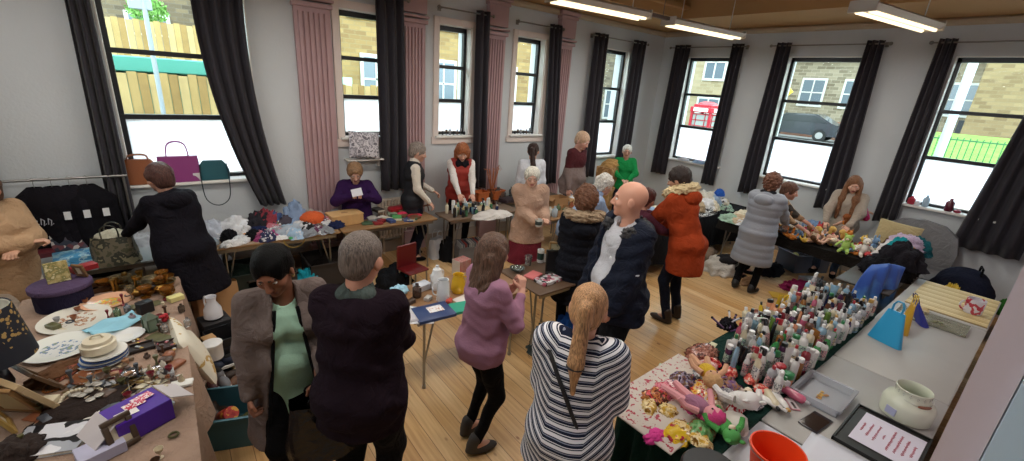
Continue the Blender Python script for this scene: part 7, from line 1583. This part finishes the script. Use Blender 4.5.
single('dress', mb, [blues()], 'shiny blue to pale blue long dress spread over the clothes near the bottles', 'dress', smooth=180)
for i, (x, y, w, h, c, nm) in enumerate([(905, 268, .34, .22, '#141418', 'black top heaped beside the blue dress'), (893, 257, .3, .2, '#1a1a20', 'black velvet jacket above the blue dress'), (899, 262, .4, .24, '#1c1a20', 'black lace skirt right of the blue dress'), (914, 272, .22, .2, '#1a8a94', 'turquoise sequin top right of the blue dress'), (915, 255, .26, .18, '#d8d4d4', 'white sheet over the heap behind the blue dress'), (924, 262, .26, .22, '#b08a4c', 'tan suede bag behind the turquoise top'), (903, 268, .26, .16, '#b8a8c0', 'lilac silk blouse lying on the black top'), (932, 268, .3, .3, '#5a4030', 'brown leather bag right of the turquoise top'), (935, 258, .26, .2, '#1c5a64', 'teal shawl on the brown leather bag'), (928, 280, .3, .24, '#1b1a1e', 'black cardigan at the foot of the tan suede bag')]):
    q = at(x, y+6, .8); garment(nm, (-2.25+.095*i, -5.20+.07*math.sin(i*2.1), ZT+[0, 0, .12, .2, .14, .06, .24, .0, .16, 0][i]), w*1.25, w, h*1.1, fab(c), 380+i, J(0, 3))
garment('yellow plastic bag hanging right of the brown leather bag', (*at(951, 290, .7)[:2], .45), .14, .16, .34, mat('#c8a82c', .4), 395, name='plastic_bag', cat='bag')
def coatchair():
    q = at(985, 300, .5); t = thing('bag_pile', 'navy rucksack and coats piled under the broad curtain by the near wall', 'bag', (q[0]+.2, -5.78, 0), .2); mb = MB(); mb.ell((0, 0, .38), (.34, .3, .38), disp=lambda v: .08*abs(math.sin(4*v.x+5*v.z)), seg=30, rings=18); part('main_body', mb, [fab('#171b2c')], t, smooth=180); mb = MB(); mb.ell((-.18, -.22, .3), (.14, .1, .18), seg=18, rings=10); part('front_pocket', mb, [fab('#1e2238')], t); mb = MB(); mb.tube([(-.1, -.1, .72), (-.08, -.1, .82), (.08, -.1, .82), (.1, -.1, .72)], .012, 6); part('handle', mb, [black_f], t)
q = at(985, 300, .5)
coatchair(); garment('dark navy coat on the floor left of the navy rucksack', (*at(955, 310, .3)[:2], 0), .5, .4, .5, fab('#14161f'), 397, name='coat'); garment('green leafy cloth at the right of the navy rucksack', (*at(1012, 292, .6)[:2], .3), .16, .14, .2, fab('#3c7a34'), 398, name='cloth')
# floor on the right
q = at(722, 270, 0); toy_o = garment('black and white fluffy panda cushion on the floor by the grey quilted coat', (q[0], q[1], 0), .62, .5, .26, [mat('#c8c4bc', .95, bump=1., scale=40)], 400, name='soft_toy', cat='soft toy', sharp=.6)
mb = MB(); mb.ell((0, 0, 0), (.19, .15, .06), disp=lambda v: .15*math.sin(5*v.x+4*v.y), seg=20, rings=10); o = part('face_patch', mb, [mat('#15151a', .95, bump=1., scale=40)], toy_o, smooth=180); o.location = (-.0, -.05, .21)
garment('grey brown fluffy dog toy on the floor under the dark middle table', (*at(703, 258, 0)[:2], 0), .45, .35, .22, mat('#7a6858', .95, bump=1., scale=40), 401, name='soft_toy', cat='soft toy'); garment('tan fluffy toy between the coat person feet', (*at(748, 284, 0)[:2], 0), .22, .18, .12, mat('#8a6a4c', .95, bump=1., scale=40), 402, name='soft_toy', cat='soft toy')
q = at(800, 268, 0); openbox('clear plastic storage tub on the floor below the toy table', (q[0], q[1], 0), .62, .42, .3, clear_mat('#c8d4e4', .3, .1, .6, '#8c98b0'), -.5, name='storage_tub', handles=True); garment('dark clothes inside the clear plastic storage tub', (q[0], q[1], .02), .5, .34, .22, fab('#2c2c34'), 405, -.5)
garment('lime green cloth inside the clear tub', (q[0]-.1, q[1]+.1, .2), .14, .1, .06, fab('#c8cc8a'), 406, name='cloth', cat='cloth')
q = at(784, 297, 0); slab('yellow padded envelope on the floor right of the coat person feet', (q[0], q[1], 0), .36, .2, .02, mat('#d0a83c', .7), -.9, name='envelope', ch=.008); garment('magenta bag on the floor beside the yellow envelope', (*at(800, 290, 0)[:2], 0), .45, .3, .14, fab('#8c2450'), 407, -.7, name='bag', cat='bag'); slab('pale grey carton on the floor under the magenta bag end', (*at(810, 287, 0)[:2], 0), .3, .2, .14, mat('#8c8a8c', .7), -.6, name='carton')
garment('black jumper on the floor behind the coat person', (*at(770, 272, 0)[:2], 0), .5, .3, .16, fab('#1a1a24'), 408, name='jumper'); garment('brown shoulder bag on the floor below the toy table edge', (-2.1, -4.55, 0), .3, .26, .3, mat('#5a3826', .5), 409, name='bag', cat='bag')
# ================================================================ GREEN CLOTH TABLE: gifts, dolls, bottles
drape('dark green cloth over the bottle and gift table', -6.72, -3.68, -5.45, -4.85, fab('#12302a', .06), (.55, .4, .2, .55), z=.7345, seed=3)
def G(px, py): return P3(px, py, ZL)
def lay(nm, px, py, w, d, h, cols, rz=0, sc=26, name='gift_pack', rough=.12): return garment(nm, G(px, py), w, d, h, blotch(cols, sc, rough, 'noise', px % 7), int(px), rz, name=name, cat='gift pack')
q = G(668, 398); slab('large white sheet with tiny red hearts under the gift packs', (q[0]+.05, q[1]-.02, ZL), .92, .50, .012, blotch(['#c8beb4', '#c8beb4', '#c8beb4', '#a83a4a'], 34, .7), .03, name='gift_board', cat='board')
ZL2 = ZL+.012
slab('pale green card strip at the far left corner of the green cloth', G(661, 372), .20, .07, .004, mat('#a8bfa8', .7), .35, name='card_strip', cat='card'); slab('cream price label on the green cloth behind the yellow doll', G(712, 346), .12, .05, .004, mat('#d0cfae', .7), .2, name='price_label', cat='label')
packs = [('purple and brown cellophane wrapped chocolates, behind the pink doll', 682, 384, .16, .12, .06, ['#3c2a58', '#6a4a34', '#8a7a90', '#2a2030']), ('red and gold cellophane sweet pack in the middle of the board', 705, 392, .18, .12, .05, ['#c83a28', '#e0b048', '#d8c0a0', '#a82a20']), ('brown and red sweet pack at the left of the board', 655, 399, .15, .10, .05, ['#8a3a28', '#c8804c', '#5a2a20', '#c83a3c']), ('purple sweet pack right of the yellow doll', 722, 388, .2, .12, .05, ['#5a2a68', '#8a6a8c', '#a87a5a', '#3a2038']), ('pink and white cellophane pack behind the yellow doll', 706, 369, .14, .10, .05, ['#c8a8a0', '#d88a90', '#e8d8d0']), ('orange and clear cellophane pack under the pink doll arm', 698, 404, .14, .1, .04, ['#d8903c', '#d8ccc0', '#c85a34']),
         ('yellow crisp packet with red letters at the near edge of the board', 679, 434, .15, .10, .035, ['#d8b42c', '#d8b42c', '#a8243a']), ('green and brown sweet net at the near edge of the board', 700, 433, .13, .10, .06, ['#4a8a4c', '#6a9a5c', '#8a5a3c']), ('pink ribboned rosette beside the red sweet pack', 664, 393, .12, .1, .05, ['#c85a70', '#e08a98', '#a82a3c']), ('beige lace sachet below the red sweet pack', 713, 408, .12, .08, .03, ['#c8b8a0', '#b09a80']), ('maroon foil pack left of the purple sweet pack', 714, 380, .1, .08, .04, ['#7a1f34', '#b04a5c']), ('brown striped sweet bag beside the black makeup bag', 702, 354, .2, .12, .06, ['#7a4a3c', '#a87060', '#5a3a34'])]
for nm, x, y, w, d, h, c in packs: lay(nm, x, y, w*1.35, d*1.35, h*1.1, c)
for i in range(16):
    nm, c = [('gold', ['#c8a040', '#e0c890', '#8a6020']), ('pink', ['#d87a8c', '#e8d0d0', '#b04a60']), ('silver', ['#b8b8bc', '#7c7c84', '#e0e0e4']), ('red', ['#a8262c', '#d86a5c', '#e0c8b8'])][i % 4]; qx, qy = -6.66+.26*(i % 4)+J(-.05, .05), -5.36+.115*(i//4)+J(-.02, .02)
    garment('%s wrapped little sweet pack %s of the gift board' % (nm, ['along the near edge', 'in the second row', 'in the third row', 'along the far edge'][i//4]), (qx, qy, ZL2), J(.09, .14), J(.07, .1), J(.03, .05), blotch(c, 30, .15, 'noise', i), 800+i, J(0, 3), name='sweet_pack', cat='gift pack')
q = G(702, 374); toy('yellow dressed baby doll lying with legs up on the board', (q[0], q[1], ZL2+.05), 1.2, '#c8a82c', '#c8a428', '#c8a070', 2.3, lie=-1.3, kind='doll', skin='#c89878', flat=True)
q = G(683, 405); toy('pink faced rag doll with a striped body in the middle of the board', (q[0], q[1], ZL2+.045), 1.25, '#b86a88', '#9c6a84', '#c83a7a', 2.9, lie=-1.35, kind='doll', skin='#d8969c', flat=True)
garment('hot pink felt mermaid tail hanging off the board', (*G(655, 437)[:2], ZL), .13, .08, .03, mat('#d83a90', .8), 501, name='felt_tail', cat='toy'); garment('magenta tulle dress beside the rag doll', (*G(694, 409)[:2], ZL2), .13, .12, .08, mat('#c02a6c', .7), 502, name='doll_dress')
q = G(730, 405); toy('white fluffy soft toy with a red striped scarf at the right of the board', (q[0], q[1], ZL2+.03), 1.35, '#d8d6d4', None, None, 2.4, lie=-.9, kind='bear', flat=True); garment('red and white striped scarf on the white fluffy toy', (*G(735, 413)[:2], ZL2+.02), .14, .07, .09, blotch(['#d8d0cc', '#b82a34'], 12, .9, 'wave'), 503, name='scarf')
q = G(716, 425); toy('green frog soft toy with a red bow at the near edge of the board', (q[0], q[1], ZL2+.03), 1.1, '#4a9a4c', None, None, 2.4, lie=-1.3, kind='bear', flat=True); slab('white folded paper bag in the near corner by the orange bucket', G(735, 428), .16, .12, .07, mat('#d0ccc4', .7), .5, name='folded_paper_bag', cat='paper bag', ch=.02)
lay('lilac bow and ribbon pack left of the white fluffy toy', 714, 414, .12, .08, .04, ['#a87ab0', '#d8c8d8']); lay('silver tinsel strip between the board and white fluffy toy', 704, 418, .26, .04, .03, ['#c8c8c8', '#8a8a8c', '#e8e8e8'], .5, 60, 'tinsel', .3)
# black makeup bag with brushes
q = G(727, 326); garment('black open makeup bag at the far edge of the green cloth', (q[0], q[1], ZL), .16, .12, .07, fab('#18161c'), 505, name='makeup_bag', cat='bag')
for i in range(22):
    l = G(J(718, 775), J(322, 336)); mb = MB(); L_ = J(.12, .18); a = J(-.5, .5); mb.tube([(0, 0, .02), (L_*math.cos(a), L_*math.sin(a), .05)], [.006, .009], 8); mb.ell((L_*1.05*math.cos(a), L_*1.05*math.sin(a), .052), (.014, .011, .011), 1, seg=8, rings=6)
    c = i % 3; single('makeup_brush', mb, [mat(['#1a1a1e', '#b8b8c0', '#4a2a5a'][c], .4), mat(['#2a2020', '#4a3a34', '#1a1a1a'][c], .9)], ['black', 'silver', 'purple'][c]+' handled makeup brush spilling from the black makeup bag', 'brush', (l[0], l[1], ZL+.004*(i % 5)), J(-1, 1), ['black', 'silver', 'purple'][c]+' makeup brushes')
bowl('round pink brown powder tub at the far edge, right of the brushes', G(757, 315), .05, .035, '#8a5a50', name='powder_tub')
# about two hundred bottles
pal = [('white', '#d4d4d2'), ('cream', '#d2c8ac'), ('clear green', '#5a7a2c'), ('amber', '#8a5a28'), ('pink', '#c0607c'), ('deep purple', '#4c2448'), ('black', '#17171a'), ('navy', '#1f2c58'), ('pale blue', '#8ab0c8'), ('peach', '#cc8c68'), ('bright green', '#3c8a4c'), ('yellow', '#d8b430'), ('dark red', '#7c1f2c'), ('silver', '#a4a6aa'), ('lilac', '#a48cb8'), ('brown', '#5c3a28')]
caps = [('white', '#dededc'), ('black', '#1b1b1d'), ('gold', '#b8924a'), ('silver', '#b0b2b6'), ('green', '#2f7a4a'), ('red', '#a82a34')]
wt = [0, 0, 0, 0, 0, 0, 1, 1, 1, 2, 3, 4, 5, 6, 6, 6, 7, 8, 8, 9, 10, 12, 13, 13, 15, 15, 0, 1, 13, 0]
shapes = ['round', 'flat', 'tube', 'spray', 'can', 'square', 'jar', 'round', 'flat']; sn = {'round': 'round bottle', 'flat': 'flat bottle', 'tube': 'squeeze tube', 'spray': 'pump bottle', 'can': 'spray can', 'square': 'square flask', 'jar': 'squat jar'}
seen = {}
nb = 0
for row in range(8):
    xx = -5.85+.035*(row % 2)
    while xx < -3.75:
        yb = -5.425+.074*row; x = xx+J(-.012, .012); y = yb+J(-.010, .010); xx += .086
        if x < -5.62 and row > 5: continue
        if x < -5.3 and row == 7: continue
        if row == 7 and rnd.random() < .35: continue
        b_ = wt[rnd.randrange(len(wt))]; sh = shapes[rnd.randrange(9)]; cp = rnd.randrange(6) if rnd.random() < .45 else (0 if rnd.random() < .7 else 1)
        if -4.9 < x < -4.3 and row > 5 and rnd.random() < .6: b_ = 11 if rnd.random() < .5 else 9
        big = 1.18 if x < -5.2 else 1.05; h = big*(J(.14, .21) if sh in ('round', 'flat', 'can', 'spray', 'tube') else J(.08, .12)); r = J(.023, .033) if sh != 'jar' else J(.032, .038)
        zone = 'near the gift board' if x < -5.35 else 'middle of green cloth' if x < -4.6 else 'far end of green cloth'
        edge = 'front' if row > 5 else 'back' if row < 3 else 'centre'
        lb_ = '%s %s, %s cap, %s row, %s' % (pal[b_][0], sn[sh], caps[cp][0], edge, zone); rot = None; loc = (x, y, ZL)
        if row == 7 or rnd.random() < .1: rot = (J(-.25, .1), J(-.2, .25), J(0, 6))
        seen.setdefault(lb_, []).append(bottle(lb_, loc, sh, r, h, pal[b_][1], caps[cp][1], J(0, 6), lab=['#d8d8d4', '#c8b890', '#a8c4b0', '#d8a8a8', None][rnd.randrange(5)], rot=rot)); nb += 1
for k, v in seen.items():
    if len(v) > 1:
        for o in v: o['group'] = k
# ================================================================ GREY TABLES NEAREST THE CAMERA
table('small white topped table under the orange bucket', -6.98, -6.17, -6.15, -5.47, mat('#d4d8e0', .4))
q = P3(800, 452); paper('white paper sheet lying over the join of the white and grey tables', (-6.22, -5.92, ZT), .5, .42, mat('#d2d6e0', .5), .05, name='paper_sheet', curl=.002)
t = thing('bucket', 'bright orange plastic bucket at the bottom edge of the picture', 'bucket', (*at(774, 462, .86)[:2], ZT))
mb = MB(); mb.lathe([(0, 0), (.085, 0), (.088, .005), (.122, .20), (.128, .202), (.128, .212), (.120, .213), (.115, .195), (.083, .01), (0, .008)], 40); part('body', mb, [mat('#e8481c', .35)], t, smooth=50)
mb = MB(); mb.tube([(.13*math.cos(a), .13*math.sin(a), .20+.0*a) for a in np.linspace(0, PI, 12)], .003, 6); part('handle', mb, [steel], t); mb = MB(); mb.lathe([(.107, .07), (.121, .15)], 24); mb.f = [f for i, f in enumerate(mb.f) if 10 <= i < 16 and len(f) == 4]; mb.m = [0]*len(mb.f); part('sticker', mb, [mat('#d4d4d4', .5)], t)
q = at(712, 470, .80); t = thing('round_tray', 'black round lid at the bottom edge left of the orange bucket', 'tray', (q[0], q[1], ZT+.0)); mb = MB(); mb.lathe([(0, 0), (.13, 0), (.15, .02), (.15, .06), (.14, .075), (0, .08)], 40); part('dome', mb, [mat('#1c1e20', .5)], t)
# white decorated crock
t = thing('crock', 'large cream pottery crock with wooden handle on the nearest grey table', 'crock', (-5.30, -5.99, ZT), -.75)
mb = MB(); mb.lathe([(0, 0), (.115, 0), (.13, .01), (.134, .10), (.122, .128), (.092, .15), (.088, .20), (.093, .206), (.089, .211), (.083, .203), (.083, .15), (.115, .11), (.12, .02), (0, .012)], 44); part('body', mb, [gloss('#d0d6c4', .25)], t, smooth=50)
mb = MB(); mb.tube([(.103*math.cos(a), .103*math.sin(a), .175-.03*abs(math.sin(a))) for a in np.linspace(-2.6, -.2, 16)], .0025, 6); part('wire_handle', mb, [mat('#c0c4b8', .3)], t)
mb = MB(); mb.tube([(.106*math.cos(a), .106*math.sin(a), .147) for a in np.linspace(-1.9, -1.2, 6)], [.006, .009, .009, .009, .009, .006], 10); part('wooden_grip', mb, [mat('#8a5a44', .6)], t)
mb = MB()
for k in range(16):
    a = 2*PI*k/16
    for j in range(4): b_ = a+.05*math.cos(j*PI/2); zz = .182+.008*math.sin(j*PI/2); mb.ell((.0895*math.cos(b_), .0895*math.sin(b_), zz), (.0024, .0024, .0024), seg=6, rings=4)
part('dotted_flowers', mb, [mat('#6a7470', .5)], t)
mb = MB(); mb.box((0, 0, .055), (.004, .06, .05), r=(0, 0, 0)); o = part('side_label', mb, [mat('#aeb4d4', .5)], t, smooth=0); o.rotation_euler = (0, 0, 3.45); o.location = (.1325*math.cos(3.45), .1325*math.sin(3.45), 0)
# notice in a black tray: red handwriting in short lines
l = at(868, 432, .76); t = thing('notice_tray', 'black tray holding a white notice with red handwriting on the grey table', 'tray', (-5.71, -5.97, ZT), 0)
w, d = .50, .37; mb = MB(); mb.box((0, 0, .006), (w, d, .012), ch=.003)
for s_ in (-1, 1): mb.box((s_*(w/2-.005), 0, .012), (.01, d, .024)); mb.box((0, s_*(d/2-.005), .012), (w, .01, .024))
part('tray_body', mb, [mat('#1c1d1b', .4)], t, smooth=0); mb = MB(); mb.box((.02, -.02, .016), (w*.72, d*.80, .002)); pg = part('notice_sheet', mb, [mat('#d6d4e2', .5)], t, smooth=0)
mb = MB(); r2 = random.Random(4)
for k in range(8):
    y = .10-.034*k; n = [4, 6, 7, 2, 9, 8, 7, 5][k]; pts = []
    for j in range(n*7): pts.append((.02-.0135*n+j*.0039, y+.008*math.sin(j*1.7+k)*r2.uniform(.4, 1), .0182))
    mb.tube(pts, .0016, 4)
part('handwriting', mb, [mat('#b04a5c', .6)], pg)
# phone, calculators, lidded plastic box
l = (-5.89, -5.68, ZT); t = thing('phone', 'black smartphone lying face up left of the notice tray', 'phone', l, PI/2-.1); mb = MB(); mb.box((0, 0, .006), (.11, .21, .012), ch=.004); part('case', mb, [mat('#26262a', .3)], t); mb = MB(); mb.box((0, 0, .0125), (.098, .192, .001)); part('screen', mb, [mat('#2a1f1d', .08)], t, smooth=0)
l = P3(792, 405); t = thing('calculator', 'small pink edged calculator beside the clear plastic box', 'calculator', l, 2.35); mb = MB(); mb.box((0, 0, .005), (.055, .11, .01), ch=.002); part('case', mb, [mat('#c88a94', .5)], t); mb = MB(); mb.box((0, 0, .0105), (.045, .10, .002)); part('face', mb, [mat('#c4c0c0', .5)], t, smooth=0); mb = MB(); mb.box((.0, .015, .0118), (.016, .06, .001)); part('display', mb, [mat('#3a3030', .3)], t, smooth=0)
l = (-5.56, -5.61, ZT); cm_ = clear_mat('#f4f6fa', .2, .08, .3, '#eef2f6'); t = openbox('clear plastic cash box with brown coins on the grey table', (l[0], l[1], ZT), .34, .26, .06, cm_, .0, name='plastic_box', handles=True)
for i in range(12): mb = MB(); mb.lathe([(0, 0), (.011, 0), (.011, .002), (0, .002)], 16); single('coin', mb, [metal(['#9a6a3c', '#b89048'][i % 2], .35)], ['copper', 'brass'][i % 2]+' coin inside the clear plastic cash box', 'coin', (l[0]-.05+.013*i*.6+J(-.01, .01), l[1]+J(-.02, .02), ZT+.007+.002*(i % 3)), 0, ['copper', 'brass'][i % 2]+' coins in the cash box')
# gift bags
def fanbag(label, px, py, col, w, h, rz, lean, hcol=None, z=.86):
    l = P3(px, py); t = thing('gift_bag', label, 'gift bag', l, rz, None, (lean, 0, rz)); m = mat(col, .4)
    def fn(u, v):
        a = 2*PI*u; e = .5; sx = abs(math.cos(a))**e*(1 if math.cos(a) > 0 else -1); sy = abs(math.sin(a))**e*(1 if math.sin(a) > 0 else -1); k = 1-.5*v
        return (sx*w/2*k, sy*.035*(1-.75*v), h*v)
    mb = MB(); mb.grid(fn, 28, 8); mb.f.append(list(range(28))[::-1]); mb.m.append(0); n = len(mb.v)-29; mb.f.append([n+i for i in range(28)]); mb.m.append(0); part('bag_body', mb, [m], t, smooth=50)
    for s_ in (-1, 1): mb = MB(); mb.tube([(-w*.14, s_*.008, h*.97), (-w*.15, s_*.008, h+.05), (-w*.08, s_*.008, h+.085), (w*.08, s_*.008, h+.085), (w*.15, s_*.008, h+.05), (w*.14, s_*.008, h*.97)], .0045, 6); part('handle', mb, [mat(hcol or col, .5)], t)
    return t
fanbag('turquoise blue felt gift bag standing nearest on the grey table', 884, 342, '#2f9ed0', .25, .29, 1.25, .05); fanbag('mustard yellow felt gift bag behind the turquoise one', 902, 331, '#cfa02a', .20, .27, .35, .02, '#d8b850'); fanbag('royal blue felt gift bag slumped right of the yellow one', 920, 322, '#2b3596', .26, .2, .5, -.4, '#3a3a6a')
# bamboo mat, clear tray, tin
l = P3(962, 301); t = thing('bamboo_mat', 'pale slatted bamboo mat on the far grey table by the near wall', 'mat', (-2.52, -5.84, ZT)); mb = MB()
mb.box((0, 0, .003), (1.02, .60, .005))
part('backing', mb, [mat('#8f7a48', .7)], t, smooth=0); mb = MB()
for k in range(20): mb.box((-.475+.05*k, 0, .008), (.042, .60, .006), k % 3)
part('slats', mb, [mat('#ccb987', .6), mat('#d6c592', .6), mat('#bda874', .6)], t, smooth=0)
q = P3(945, 323); openbox('frosted clear tray with olive sprigs beside the bamboo mat', (-3.35, -5.80, ZT), .26, .50, .035, clear_mat('#e8e8e0', .25, .1, .3, '#c8c8b8'), .02, name='clear_tray')
for i in range(8): mb = MB(); mb.ell((0, 0, .006), (.03, .006, .004), seg=8, rings=5); single('dried_sprig', mb, [mat('#7a7a58', .8)], 'olive dried sprig in the frosted clear tray', 'dried leaves', (-3.35+J(-.06, .06), -5.82+J(-.08, .08), ZT+.008), J(0, 3), 'olive dried sprigs')
garment('cream folded cloth between the clear tray and the bamboo mat', (-3.15, -5.68, ZT), .26, .12, .03, fab('#c8b488', .08), 520, name='folded_cloth', cat='cloth')
l = P3(987, 313); mug('white and red patterned tin mug standing on the bamboo mat', (-2.72, -6.0, ZT+.011), .07, .15, '#d4d2da', handle=True, rz=2.2, m=blotch(['#d4d2da', '#d4d2da', '#b83a4c', '#d8d6dc'], 9, .3), name='tin_mug', band=None)

for i in range(4):
    c = pal[[0, 1, 0, 4, 13, 8, 0, 9, 0][i]]; l = at(768+8*i, 404-3*i+rnd.randint(-4, 4), ZL+.03)
    bottle('%s bottle lying down at the cloth edge by the %s' % (c[0], ['calculator', 'calculator', 'clear cash box', 'clear cash box', 'clear cash box', 'table join', 'table join', 'table join', 'table join'][i]), (l[0], min(l[1], -5.40)+.06, ZL+.032), 'round' if i % 2 else 'flat', .028, .17, c[1], caps[i % 4][1], rot=(PI/2, 0, J(-.9, .3)), group='bottles lying at the cloth edge')
